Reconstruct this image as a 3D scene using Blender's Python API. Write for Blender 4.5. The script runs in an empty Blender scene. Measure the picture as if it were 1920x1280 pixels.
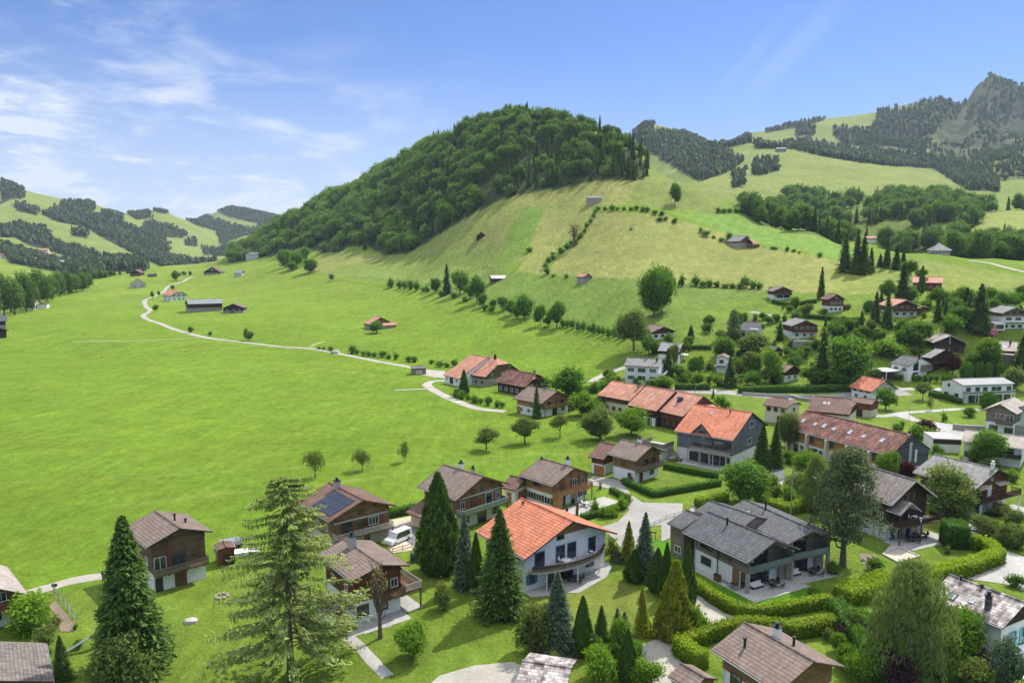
import bpy, math, random
import numpy as np
from mathutils import Vector, Matrix
R_ = math.radians
rng = np.random.default_rng(7)
random.seed(7)
scene = bpy.context.scene
COL = scene.collection
# ------------------------------------------------------------------ camera, sky, sun, exposure
CAM_H = 46.0; FPX = 1400.0; CX = 960.0; CY = 686.0; HOR = 485.0
TH = math.atan((CY-HOR)/FPX)
cam = bpy.data.cameras.new('camera'); camo = bpy.data.objects.new('camera', cam); COL.objects.link(camo)
camo.location = (0, 0, CAM_H); camo.rotation_euler = (math.pi/2-TH, 0, 0)
cam.sensor_width = 36; cam.lens = 36*FPX/1920; cam.shift_y = (CY-640)/1920
cam.clip_start = 0.5; cam.clip_end = 30000
scene.camera = camo
SUN_AZ = R_(40); SUN_EL = R_(50)          # azimuth measured from the view direction towards the right
sdir = Vector((math.sin(SUN_AZ)*math.cos(SUN_EL), math.cos(SUN_AZ)*math.cos(SUN_EL), math.sin(SUN_EL)))
sun = bpy.data.lights.new('sun', 'SUN'); suno = bpy.data.objects.new('sun', sun); COL.objects.link(suno)
suno.rotation_euler = sdir.to_track_quat('Z', 'Y').to_euler()
sun.energy = 4.2; sun.angle = R_(0.6); sun.color = (1.0, 0.95, 0.86)
world = bpy.data.worlds.new('World'); scene.world = world; world.use_nodes = True
def build_world():
    nt = world.node_tree; nt.nodes.clear(); N = nt.nodes.new; L = nt.links.new
    out = N('ShaderNodeOutputWorld'); bg = N('ShaderNodeBackground'); sky = N('ShaderNodeTexSky')
    sky.sky_type = 'NISHITA'; sky.sun_disc = False; sky.sun_elevation = SUN_EL; sky.sun_rotation = SUN_AZ
    sky.altitude = 900; sky.air_density = 1.0; sky.dust_density = 0.6; sky.ozone_density = 2.2
    bg.inputs['Strength'].default_value = 0.15
    # thin clouds: stretched noise over the sky direction
    tc = N('ShaderNodeTexCoord'); sep = N('ShaderNodeSeparateXYZ'); L(tc.outputs['Generated'], sep.inputs[0])
    def mth(op, a, b=None, c=None):
        m = N('ShaderNodeMath'); m.operation = op
        for i, v in enumerate((a, b, c)):
            if v is None: continue
            if isinstance(v, (int, float)): m.inputs[i].default_value = v
            else: L(v, m.inputs[i])
        return m.outputs[0]
    def mr(v, a, b, c=0.0, d=1.0):
        m = N('ShaderNodeMapRange'); m.interpolation_type = 'SMOOTHSTEP'; L(v, m.inputs[0])
        for i, q in enumerate((a, b, c, d)): m.inputs[i+1].default_value = q
        return m.outputs[0]
    az = mth('ARCTAN2', sep.outputs['X'], sep.outputs['Y']); el = mth('ARCSINE', sep.outputs['Z'])
    comb = N('ShaderNodeCombineXYZ'); L(mth('MULTIPLY', az, 5.0), comb.inputs[0]); L(mth('MULTIPLY', el, 17.0), comb.inputs[1])
    L(mth('MULTIPLY', az, 1.0), comb.inputs[2])
    def noise(vec, sc, det, ro, dist=0.0):
        n = N('ShaderNodeTexNoise'); n.inputs['Scale'].default_value = sc; n.inputs['Detail'].default_value = det
        n.inputs['Roughness'].default_value = ro; n.inputs['Distortion'].default_value = dist; L(vec, n.inputs['Vector']); return n.outputs[0]
    n1 = noise(comb.outputs[0], 0.9, 7, 0.6, 0.7); n2 = noise(comb.outputs[0], 3.2, 6, 0.62, 0.3)
    mix = mth('ADD', mth('MULTIPLY', n1, 0.7), mth('MULTIPLY', n2, 0.3))
    side = mr(az, R_(-8), R_(-34), 0, 1)                   # more cloud to the left
    # soft veil bank over the left part plus puffs further left
    low = mr(el, R_(17), R_(3.5), 0, 1)
    cover = mth('MULTIPLY', mth('MULTIPLY', low, mr(az, R_(2), R_(-14), 0.0, 1)), 1.0)
    wisp = mth('MULTIPLY', mr(mix, 0.44, 0.66), mth('ADD', mth('MULTIPLY', cover, 0.95), mth('MULTIPLY', side, 0.45)))
    puff = mth('MULTIPLY', mth('MULTIPLY', mr(n2, 0.50, 0.64), mr(n1, 0.42, 0.56)), mth('MULTIPLY', mth('MULTIPLY', mr(az, R_(-29), R_(-35)), mr(el, R_(13), R_(9))), 0.9))
    # diagonal contrail-like wisp high on the right
    def band(a0, e0, a1, e1, w, strength):
        dx, dy = a1-a0, e1-e0; ln = math.hypot(dx, dy); nx, ny = -dy/ln, dx/ln
        t = mth('ADD', mth('MULTIPLY', mth('SUBTRACT', az, R_(a0)), dx/ln), mth('MULTIPLY', mth('SUBTRACT', el, R_(e0)), dy/ln))
        q = mth('ABSOLUTE', mth('ADD', mth('MULTIPLY', mth('SUBTRACT', az, R_(a0)), nx), mth('MULTIPLY', mth('SUBTRACT', el, R_(e0)), ny)))
        return mth('MULTIPLY', mth('MULTIPLY', mr(q, R_(w), 0, 0, 1), mth('MULTIPLY', mr(t, 0, R_(ln*0.5)), mr(t, R_(ln*1.2), R_(ln*0.6)))), mth('MULTIPLY', mr(n1, 0.3, 0.6, 0.5, 1), strength))
    b1 = band(15.5, 10.0, 23.5, 17.5, 1.3, 0.15)
    b2 = band(13.5, 10.0, 19.5, 16.5, 0.8, 0.08)
    hz = mr(el, R_(16), R_(-1), 0.0, 0.75)
    hz = mth('MULTIPLY', hz, mr(az, R_(16), R_(-12), 0.45, 1))
    high = mth('MULTIPLY', mr(el, R_(26), R_(45)), mr(mix, 0.40, 0.62, 0.35, 0.95))     # unseen bright cloud layer, added overhead to lift the ambient light
    fac = mth('MINIMUM', mth('ADD', mth('ADD', mth('ADD', wisp, puff), mth('ADD', b1, b2)), hz), 0.95)
    mx = N('ShaderNodeMixRGB'); L(fac, mx.inputs[0])
    # deep alpine blue
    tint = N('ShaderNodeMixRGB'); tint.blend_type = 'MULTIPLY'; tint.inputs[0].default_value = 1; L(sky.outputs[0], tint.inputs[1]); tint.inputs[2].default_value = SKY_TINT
    L(tint.outputs[0], mx.inputs[1]); mx.inputs[2].default_value = CLOUD
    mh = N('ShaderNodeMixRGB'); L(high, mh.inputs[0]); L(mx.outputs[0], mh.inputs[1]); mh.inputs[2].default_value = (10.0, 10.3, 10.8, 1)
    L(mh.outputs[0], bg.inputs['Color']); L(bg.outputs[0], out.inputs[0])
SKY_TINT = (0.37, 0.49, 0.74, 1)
CLOUD = (4.4, 4.8, 5.5, 1)
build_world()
vs = scene.view_settings; vs.view_transform = 'Standard'; vs.look = 'None'; vs.gamma = 1; vs.exposure = 0.37
vs.use_curve_mapping = False
scene.cycles.max_bounces = 6; scene.cycles.transparent_max_bounces = 6; scene.cycles.volume_bounces = 0
scene.cycles.use_adaptive_sampling = True; scene.cycles.use_denoising = True

# ------------------------------------------------------------------ pixel <-> world helpers (photo pixels, 1920 x 1280)
CT, ST = math.cos(TH), math.sin(TH)
def ray_as(px, py):
    px = np.asarray(px, float); py = np.asarray(py, float)
    xc = (px-CX)/FPX; yc = -(py-CY)/FPX
    dy = CT+yc*ST; dz = -ST+yc*CT
    return xc/dy, dz/dy
def project(X, Y, Z):
    Zr = np.asarray(Z)-CAM_H; fw = Y*CT-Zr*ST; up = Y*ST+Zr*CT
    return CX+FPX*X/fw, CY-FPX*up/fw
def crop(ox, oy, s): return lambda x, y: (ox+x/s, oy+y/s)
r1 = crop(0, 840, 2.908); r2 = crop(480, 840, 2.908); r3 = crop(860, 820, 2.783); r4 = crop(1240, 820, 2.783); r5 = crop(1560, 820, 2.783)
r6 = crop(740, 620, 4.571); r7 = crop(1100, 620, 4.5725); r8 = crop(1460, 620, 4.174)
s1 = crop(0, 320, 3.556); s2 = crop(420, 180, 3.765); s3 = crop(860, 180, 3.765); s4 = crop(1140, 120, 2.4615)
s5 = crop(500, 440, 3.84); s6 = crop(940, 400, 3.84); s7 = crop(1400, 420, 4.265); s8 = crop(1620, 420, 4.267)

# ------------------------------------------------------------------ terrain height field
TP = []
def plain(px, ds, z=0.0):
    for d in ds:
        a = ray_as(px, 900)[0]; TP.append((float(a), d, z))
def cp(px, py, d):
    a, s = ray_as(px, py); TP.append((float(a), d, CAM_H+float(s)*d))
def col(px, *pts):
    for py, d in pts: cp(px, py, d)
def hid(px, *pts):                      # ground hidden behind a crest: height given directly
    a = float(ray_as(px, 480)[0])
    for d, z in pts: TP.append((a, d, CAM_H+(z-50)*1280/FPX))
for px in (-600, -250, 150, 550, 960, 1350, 1700, 2150, 2500): plain(px, (25, 45, 75, 120, 180, 240))
for px in (-600, -250, 150, 550, 900): plain(px, (300, 360))
plain(-500, (430, 560), 0)
col(0, (600, 490), (585, 560), (562, 700), (536, 850), (512, 1050), (482, 1350), (448, 1600), (405, 1900), (370, 2100), (340, 2300)); hid(0, (3000, 250), (4500, 150))
hid(-350, (700, 2), (1050, 30), (1500, 110), (2000, 290), (2400, 330), (4500, 200))
hid(-700, (700, 10), (1500, 190), (2400, 360), (4500, 200))
col(150, (620, 427), (575, 580), (545, 740), (512, 1000), (498, 1250), (478, 1500), (440, 1900), (405, 2200), (376, 2500)); hid(150, (3200, 200), (4500, 150))
col(300, (620, 427), (560, 640), (522, 860), (502, 1080), (496, 1400), (485, 1750), (450, 2200), (420, 2600), (392, 2950)); hid(300, (3300, 220), (4600, 150))
col(430, (620, 427), (560, 620), (522, 850), (495, 1030), (480, 1150)); hid(430, (1350, 28), (1600, 18), (2200, 25)); col(430, (468, 2600), (440, 3100), (405, 3600), (388, 3900)); hid(430, (4600, 220))
col(520, (600, 480), (540, 680), (500, 860), (470, 1030), (424, 1150)); hid(520, (1500, 30), (2200, 30)); col(520, (440, 3300), (405, 4000)); hid(520, (4700, 200))
col(616, (600, 480), (552, 610), (520, 710), (485, 820), (458, 900), (375, 1120)); hid(616, (1500, 50), (2300, 40), (4000, 120))
col(720, (600, 490), (550, 600), (510, 680), (461, 800), (325, 1050)); hid(720, (1500, 80), (2300, 50), (4000, 100))
col(802, (600, 460), (550, 560), (500, 650), (435, 740), (278, 980)); hid(802, (1500, 100), (2300, 60), (4000, 100))
col(887, (615, 415), (560, 500), (500, 590), (440, 650), (378, 715), (300, 830), (245, 930)); hid(887, (1300, 130), (2300, 60), (4000, 100))
col(969, (640, 370), (600, 425), (560, 470), (530, 500), (480, 560), (440, 600), (400, 645), (345, 700), (280, 790), (222, 900)); hid(969, (1200, 150), (2000, 70), (4000, 150))
col(1050, (650, 350), (600, 405), (560, 445), (520, 485), (470, 545), (420, 600), (370, 655), (328, 695), (280, 780), (230, 870)); hid(1050, (1150, 150), (2000, 80), (3500, 250))
col(1120, (680, 300), (640, 335), (600, 380), (560, 420), (520, 460), (460, 525), (400, 590), (350, 645), (320, 685), (248, 800)); hid(1120, (1050, 150), (1700, 120))
col(1200, (700, 278), (650, 305), (600, 352), (560, 385), (520, 425), (460, 500), (400, 570), (350, 635), (318, 680), (283, 720)); hid(1200, (900, 110), (1300, 120)); col(1200, (290, 1900), (240, 2300)); hid(1200, (3000, 380), (4500, 300))
col(1300, (700, 278), (640, 305), (600, 340), (560, 380), (520, 428), (460, 510), (400, 590), (368, 630), (345, 655)); hid(1300, (760, 95), (950, 95)); col(1300, (345, 1250), (330, 1450), (290, 1800), (262, 2200)); hid(1300, (3000, 380), (4500, 300))
col(1400, (700, 275), (640, 305), (600, 338), (560, 380), (520, 430), (460, 515), (425, 575), (396, 630)); hid(1400, (720, 78), (850, 85)); col(1400, (372, 1100), (330, 1400), (290, 1650), (268, 1850)); hid(1400, (2200, 330)); col(1400, (250, 2900)); hid(1400, (4500, 350))
col(1520, (700, 270), (650, 292), (620, 310), (585, 335), (560, 365), (520, 420), (490, 460), (460, 505), (430, 570)); hid(1520, (680, 58), (800, 70)); col(1520, (372, 1100), (330, 1350), (290, 1650), (276, 1800)); hid(1520, (2100, 330)); col(1520, (222, 2900)); hid(1520, (4500, 350))
col(1640, (720, 255), (680, 272), (630, 290), (600, 305), (560, 345), (520, 402), (490, 445), (462, 510)); hid(1640, (600, 44), (700, 52)); col(1640, (400, 900), (365, 1150), (330, 1380), (302, 1600)); hid(1640, (2000, 330)); col(1640, (212, 3000)); hid(1640, (4500, 400))
col(1760, (740, 245), (690, 262), (640, 278), (600, 298), (560, 340), (520, 395), (485, 455), (472, 490)); hid(1760, (580, 44), (680, 52)); col(1760, (420, 800), (385, 1000), (365, 1120), (335, 1350)); hid(1760, (1700, 240), (2300, 420)); col(1760, (195, 3000)); hid(1760, (4500, 400))
col(1865, (760, 235), (700, 255), (640, 275), (600, 295), (560, 335), (520, 390), (490, 450), (484, 480)); hid(1865, (560, 40)); col(1865, (440, 700), (395, 880)); hid(1865, (1050, 112), (1300, 150), (1700, 280)); col(1865, (250, 2500), (155, 3000)); hid(1865, (3400, 640), (4500, 400))
col(1960, (760, 235), (700, 253), (640, 272), (600, 292), (560, 330), (520, 385), (495, 450)); col(1960, (440, 690), (390, 880)); hid(1960, (1050, 118), (1300, 160), (1700, 290)); col(1960, (250, 2500), (175, 3000)); hid(1960, (3400, 620), (4500, 400))
hid(2300, (280, 15), (400, 45), (700, 80), (1200, 180), (2000, 380), (3000, 600), (4500, 500))
hid(2700, (280, 20), (500, 60), (1200, 180), (2000, 380), (3000, 600), (4500, 500))
def _tps():
    P = np.array(TP); U = np.c_[P[:, 0]*3.2, np.log(P[:, 1])]; S = (P[:, 2]-CAM_H)/P[:, 1]
    # interpolate slope residual against a flat plain so that the near ground stays flat
    S0 = S+CAM_H/P[:, 1]; n = len(P)
    d2 = ((U[:, None]-U[None])**2).sum(-1); K = np.sqrt(d2+0.004)
    K = K-0  # linear (biharmonic-like) kernel: no overshoot
    A = np.zeros((n+3, n+3)); A[:n, :n] = -K+np.eye(n)*-0.0+np.eye(n)*0.006; A[:n, n] = 1; A[:n, n+1:] = U; A[n, :n] = 1; A[n+1:, :n] = U.T
    w = np.linalg.solve(A, np.r_[S0, 0, 0, 0]); return U, w
_U, _w = _tps()
A0, A1, NA = -1.15, 1.15, 760
D0, D1, ND = 22.0, 5200.0, 760
ga = np.linspace(A0, A1, NA); gl = np.linspace(math.log(D0), math.log(D1), ND)
def vnoise(x, y, seed=0):               # smooth value noise in -1..1
    xi = np.floor(x).astype(np.int64); yi = np.floor(y).astype(np.int64); fx = x-xi; fy = y-yi
    fx = fx*fx*(3-2*fx); fy = fy*fy*(3-2*fy)
    def h(i, j):
        n = (i*374761393+j*668265263+seed*982451653) & 0x7fffffff
        n = (n ^ (n >> 13))*1274126177 & 0x7fffffff
        return ((n ^ (n >> 16)) & 0xffff)/32767.5-1
    return (h(xi, yi)*(1-fx)+h(xi+1, yi)*fx)*(1-fy)+(h(xi, yi+1)*(1-fx)+h(xi+1, yi+1)*fx)*fy
def fbm(x, y, o=4, seed=0):
    r = 0; am = 1
    for k in range(o): r = r+am*vnoise(x*2**k, y*2**k, seed+k); am *= .5
    return r
def smooth(x, a, b): t = np.clip((x-a)/(b-a), 0, 1); return t*t*(3-2*t)
def _grid():
    AA, LL = np.meshgrid(ga, gl, indexing='ij'); u = AA.ravel()*3.2; v = LL.ravel(); out = np.zeros(u.size)
    n = len(_U)
    for i in range(0, u.size, 40000):
        sl = slice(i, i+40000)
        d2 = (u[sl, None]-_U[None, :, 0])**2+(v[sl, None]-_U[None, :, 1])**2
        out[sl] = -np.sqrt(d2+0.004)@_w[:n]+_w[n]+u[sl]*_w[n+1]+v[sl]*_w[n+2]
    Y = np.exp(LL); X = AA*Y; Z = out.reshape(AA.shape)*Y
    Z = Z*smooth(Y, 215, 300)+0.0
    und = fbm(X/45, Y/45, 3, 5)*smooth(Y, 380, 700)*1.0+fbm(X/160, Y/160, 4, 9)*smooth(Y, 1200, 2000)*7
    Z = Z+und
    px, py = project(X, Y, Z)
    mt = smooth(px, 1560, 1800)*smooth(Y, 1900, 2500)
    Z = Z+mt*(fbm(X/170, Y/170, 5, 21)*26-np.abs(fbm(X/420, Y/420, 3, 31))*25-np.abs(fbm(X/75, Y/75, 3, 41))*20)
    # jagged rocky crest at the far right
    cx = [1500, 1600, 1640, 1700, 1745, 1762, 1780, 1800, 1815, 1828, 1845, 1858, 1866, 1876, 1886, 1896, 1906, 1918, 1932, 1960, 2050, 2300]
    cy = [225, 216, 211, 196, 186, 184, 192, 194, 186, 164, 150, 139, 138, 146, 152, 150, 162, 158, 172, 190, 215, 240]
    a_, s_ = ray_as(cx, cy); want = np.interp(ga, a_, s_); want = want+0.0016*fbm(ga*420, ga*0+3, 3, 55)*smooth(ga, a_[2], a_[4])
    bnd = (Y > 2300) & (Y < 3700); cur = np.where(bnd, (Z-CAM_H)/Y, -9).max(1); k = np.clip(want/np.maximum(cur, 0.02), 0.6, 1.8)[:, None]
    wgt = smooth(Y, 1900, 2700)*smooth(AA, a_[0], a_[2]); Z = Z*(1-wgt)+(CAM_H+(Z-CAM_H)*k)*wgt
    return X, Y, Z
GX, GY, GZ = _grid()
def H(x, y):
    x = np.asarray(x, float); y = np.asarray(y, float)
    fi = np.clip((x/y-A0)/(A1-A0)*(NA-1), 0, NA-1.001); fj = np.clip((np.log(y)-gl[0])/(gl[-1]-gl[0])*(ND-1), 0, ND-1.001)
    i = fi.astype(int); j = fj.astype(int); s = fi-i; t = fj-j
    return GZ[i, j]*(1-s)*(1-t)+GZ[i+1, j]*s*(1-t)+GZ[i, j+1]*(1-s)*t+GZ[i+1, j+1]*s*t
def at(px, py, h=0.0, dmin=45.0, dmax=4500.0):      # first ground point (raised by h) seen through a photo pixel
    a, s = ray_as(px, py); a = float(a); s = float(s)
    Y = np.exp(np.linspace(math.log(dmin), math.log(dmax), 2500))
    f = (H(a*Y, Y)+h)-(CAM_H+s*Y)
    k = np.argmax(f > 0)
    if f[k] <= 0: k = len(Y)-1
    if k > 0:
        t = -f[k-1]/(f[k]-f[k-1]) if f[k] != f[k-1] else 0
        y = Y[k-1]+(Y[k]-Y[k-1])*min(max(t, 0), 1)
    else: y = Y[0]
    return Vector((a*y, y, float(H(a*y, y))))
# visible ground: true where no nearer ground hides it
def in_poly(x, y, poly):
    x = np.asarray(x); y = np.asarray(y); ins = np.zeros(x.shape, bool); n = len(poly)
    for k in range(n):
        x0, y0 = poly[k]; x1, y1 = poly[(k+1) % n]
        if y0 == y1: continue
        c = ((y0 > y) != (y1 > y)) & (x < (x1-x0)*(y-y0)/(y1-y0)+x0); ins ^= c
    return ins
# ------------------------------------------------------------------ materials
MATS = {}
def newmat(name):
    m = bpy.data.materials.new(name); m.use_nodes = True; nt = m.node_tree; nt.nodes.clear()
    o = nt.nodes.new('ShaderNodeOutputMaterial'); p = nt.nodes.new('ShaderNodeBsdfPrincipled'); nt.links.new(p.outputs[0], o.inputs[0])
    MATS[name] = m; return m, nt, p, o
class G:                                 # tiny node helper
    def __init__(s, nt): s.nt = nt
    def n(s, t, **k):
        q = s.nt.nodes.new(t)
        for a, b in k.items(): setattr(q, a, b)
        return q
    def set(s, sock, v):
        if isinstance(v, (int, float)): sock.default_value = v
        elif isinstance(v, (tuple, list)): sock.default_value = tuple(v)+((1,) if len(v) == 3 and sock.type == 'RGBA' else ())
        else: s.nt.links.new(v, sock)
    def math(s, op, a, b=None):
        m = s.n('ShaderNodeMath', operation=op); s.set(m.inputs[0], a)
        if b is not None: s.set(m.inputs[1], b)
        return m.outputs[0]
    def coord(s, kind='Object'): return s.n('ShaderNodeTexCoord').outputs[kind]
    def pos(s): return s.n('ShaderNodeNewGeometry').outputs['Position']
    def mapp(s, v, scale=(1, 1, 1), rot=(0, 0, 0)):
        m = s.n('ShaderNodeMapping'); s.set(m.inputs[0], v); m.inputs['Scale'].default_value = scale; m.inputs['Rotation'].default_value = rot; return m.outputs[0]
    def noise(s, v, sc, det=4, ro=0.55, dist=0.0):
        m = s.n('ShaderNodeTexNoise'); s.set(m.inputs['Vector'], v); m.inputs['Scale'].default_value = sc; m.inputs['Detail'].default_value = det
        m.inputs['Roughness'].default_value = ro; m.inputs['Distortion'].default_value = dist; return m.outputs[0]
    def wave(s, v, sc, dirn='X', prof='SIN', dist=0.0):
        m = s.n('ShaderNodeTexWave', bands_direction=dirn, wave_profile=prof); s.set(m.inputs['Vector'], v); m.inputs['Scale'].default_value = sc; m.inputs['Distortion'].default_value = dist; return m.outputs[1]
    def mr(s, v, a, b, c, d, smooth_=False):
        m = s.n('ShaderNodeMapRange'); s.set(m.inputs[0], v)
        for i, q in enumerate((a, b, c, d)): m.inputs[i+1].default_value = q
        return m.outputs[0]
    def mix(s, f, a, b, mode='MIX'):
        m = s.n('ShaderNodeMixRGB', blend_type=mode); s.set(m.inputs[0], f); s.set(m.inputs[1], a); s.set(m.inputs[2], b); return m.outputs[0]
    def bump(s, h, st, d=0.05):
        b = s.n('ShaderNodeBump'); s.set(b.inputs['Height'], h); b.inputs['Strength'].default_value = st; b.inputs['Distance'].default_value = d; return b.outputs[0]
    def vary(s, c, v, sc, amt, det=4):    # multiply a colour by a noise of +-amt
        f = s.mr(s.noise(v, sc, det), 0.25, 0.75, 1-amt, 1+amt)
        m = s.n('ShaderNodeVectorMath', operation='SCALE'); s.set(m.inputs[0], c); s.set(m.inputs[3], f); return m.outputs[0]
def simple(name, c, rough=0.8, vary=0.12, sc=3.0, spec=0.3, metal=0.0, bump=0.0, bsc=20):
    m, nt, p, o = newmat(name); g = G(nt)
    v = g.coord(); rgb = g.n('ShaderNodeRGB'); rgb.outputs[0].default_value = (*c, 1)
    cc = g.vary(rgb.outputs[0], v, sc, vary) if vary else rgb.outputs[0]
    g.set(p.inputs['Base Color'], cc); p.inputs['Roughness'].default_value = rough; p.inputs['Metallic'].default_value = metal
    p.inputs['Specular IOR Level'].default_value = spec
    if bump: g.set(p.inputs['Normal'], g.bump(g.noise(v, bsc, 5), bump, 0.03))
    return m
def ground_mat():
    m, nt, p, o = newmat('grassland'); g = G(nt)
    at_ = g.n('ShaderNodeAttribute', attribute_name='tint'); c = at_.outputs['Color']; v = g.pos()
    c = g.vary(c, v, 0.012, 0.16, 5); c = g.vary(c, v, 0.09, 0.16, 6); c = g.vary(c, g.mapp(v, (1, 0.55, 1)), 0.55, 0.22, 6); c = g.vary(c, v, 2.2, 0.26, 5); c = g.vary(c, v, 8.0, 0.25, 4)
    # faint drift of hue: dry yellowish and cool green patches
    c = g.mix(g.mr(g.noise(v, 0.035, 6, 0.6), 0.42, 0.72, 0, 0.26), c, g.mix(1, c, (1.35, 0.98, 1.1), 'MULTIPLY'))
    c = g.mix(g.mr(g.noise(g.mapp(v, (1, 1, 0), (0, 0, 1.0)), 0.06, 5, 0.6), 0.5, 0.75, 0, 0.5), c, g.mix(1, c, (0.72, 0.9, 0.85), 'MULTIPLY'))
    # mowing streaks
    st = g.noise(g.mapp(v, (0.5, 0.035, 0.2), (0, 0, R_(-62))), 1.0, 5, 0.6)
    c = g.mix(1, c, g.mix(g.mr(st, 0.35, 0.65, 0, 1), (0.91, 0.93, 0.91), (1.08, 1.05, 1.03)), 'MULTIPLY')
    st2 = g.wave(g.mapp(v, (1, 1, 0), (0, 0, R_(24))), 0.035, 'X', 'SIN', 6.0)
    c = g.mix(1, c, g.mix(st2, (0.96, 0.965, 0.95), (1.04, 1.03, 1.02)), 'MULTIPLY')
    g.set(p.inputs['Base Color'], c); p.inputs['Roughness'].default_value = 0.95; p.inputs['Specular IOR Level'].default_value = 0.1
    h = g.math('ADD', g.noise(v, 3.0, 6, 0.7), g.math('MULTIPLY', g.noise(v, 0.3, 4, 0.6), 3.0))
    g.set(p.inputs['Normal'], g.bump(h, 0.8, 0.45))
    return m
def road_mat(name, c, worn=(1.25, 1.2, 1.15)):
    m, nt, p, o = newmat(name); g = G(nt); v = g.pos()
    rgb = g.n('ShaderNodeRGB'); rgb.outputs[0].default_value = (*c, 1)
    cc = g.vary(rgb.outputs[0], v, 0.15, 0.2, 6); cc = g.vary(cc, v, 2.0, 0.14, 5); cc = g.vary(cc, v, 18, 0.12, 3)
    cc = g.mix(g.mr(g.noise(v, 0.5, 6, 0.65), 0.5, 0.7, 0, 0.6), cc, g.mix(1, cc, worn, 'MULTIPLY'))
    g.set(p.inputs['Base Color'], cc); p.inputs['Roughness'].default_value = 0.9; g.set(p.inputs['Normal'], g.bump(g.noise(v, 12, 5), 0.3, 0.03)); return m
def tile_mat(name, c, c2=None, row=0.45, colw=0.30, amt=0.16, rough=0.75, bump=0.8, stain=0.35, line=0.45, rib=0.0):
    # rows of tiles run along the ridge (local y); courses step down the slope (local x)
    m, nt, p, o = newmat(name); g = G(nt); v = g.coord(); c2 = c2 or c
    sep = g.n('ShaderNodeSeparateXYZ'); g.set(sep.inputs[0], v); ax = g.math('ABSOLUTE', sep.outputs[0])
    q = g.math('MULTIPLY', ax, 1/row); fr = g.math('FRACT', q); r_ = g.math('FLOOR', q)
    off = g.math('MULTIPLY', g.math('FRACT', g.math('MULTIPLY', r_, 0.5)), 1.0)
    qc = g.math('ADD', g.math('MULTIPLY', sep.outputs[1], 1/colw), off); fc = g.math('FRACT', qc); cc_ = g.math('FLOOR', qc)
    comb = g.n('ShaderNodeCombineXYZ'); g.set(comb.inputs[0], r_); g.set(comb.inputs[1], cc_); wn = g.n('ShaderNodeTexWhiteNoise', noise_dimensions='2D'); g.set(wn.inputs['Vector'], comb.outputs[0])
    col_ = g.mix(wn.outputs[0], tuple(x*(1-amt) for x in c), tuple(x*(1+amt) for x in c2))
    edge = g.mr(fr, 0.70, 1.0, 1.0, 1-line); edge2 = g.mr(fr, 0.0, 0.12, 1-line*0.5, 1.0); rb = g.mr(g.math('ABSOLUTE', g.math('SUBTRACT', fc, 0.5)), 0.36, 0.5, 1.0, 1-0.35*max(rib, 0.3))
    k = g.math('MULTIPLY', g.math('MULTIPLY', edge, edge2), rb)
    s_ = g.n('ShaderNodeVectorMath', operation='SCALE'); g.set(s_.inputs[0], col_); g.set(s_.inputs[3], k)
    cc = g.vary(s_.outputs[0], v, 0.35, stain*0.55, 6); cc = g.vary(cc, g.mapp(v, (0.3, 1.7, 0.3)), 1.0, stain*0.5, 6)
    g.set(p.inputs['Base Color'], cc); p.inputs['Roughness'].default_value = rough; p.inputs['Specular IOR Level'].default_value = 0.25
    g.set(p.inputs['Normal'], g.bump(g.math('SUBTRACT', g.math('MULTIPLY', rb, 0.5), g.math('MULTIPLY', fr, -0.9)), bump, 0.07)); return m
def plank_mat(name, c, pitch=0.18, amt=0.22, vertical=False, rough=0.8):
    m, nt, p, o = newmat(name); g = G(nt); v = g.coord(); sep = g.n('ShaderNodeSeparateXYZ'); g.set(sep.inputs[0], v)
    ax = g.math('ADD', sep.outputs[0], sep.outputs[1]) if vertical else sep.outputs[2]
    q = g.math('MULTIPLY', ax, 1/pitch); fr = g.math('FRACT', q); idx = g.math('FLOOR', q)
    wn = g.n('ShaderNodeTexWhiteNoise', noise_dimensions='1D'); g.set(wn.inputs['W'], idx)
    rgb = g.n('ShaderNodeRGB'); rgb.outputs[0].default_value = (*c, 1)
    gap = g.mr(g.math('ABSOLUTE', g.math('SUBTRACT', fr, 0.5)), 0.40, 0.5, 1, 0.45)
    f = g.math('MULTIPLY', gap, g.mr(wn.outputs[0], 0, 1, 1-amt, 1+amt))
    s_ = g.n('ShaderNodeVectorMath', operation='SCALE'); g.set(s_.inputs[0], rgb.outputs[0]); g.set(s_.inputs[3], f)
    cc = g.vary(s_.outputs[0], g.mapp(v, (1, 1, 0.25) if vertical else (0.3, 0.3, 2)), 3.0, 0.25, 6); cc = g.vary(cc, v, 0.5, 0.18, 4)
    g.set(p.inputs['Base Color'], cc); p.inputs['Roughness'].default_value = rough; p.inputs['Specular IOR Level'].default_value = 0.2
    g.set(p.inputs['Normal'], g.bump(gap, 0.6, 0.03)); return m
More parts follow.
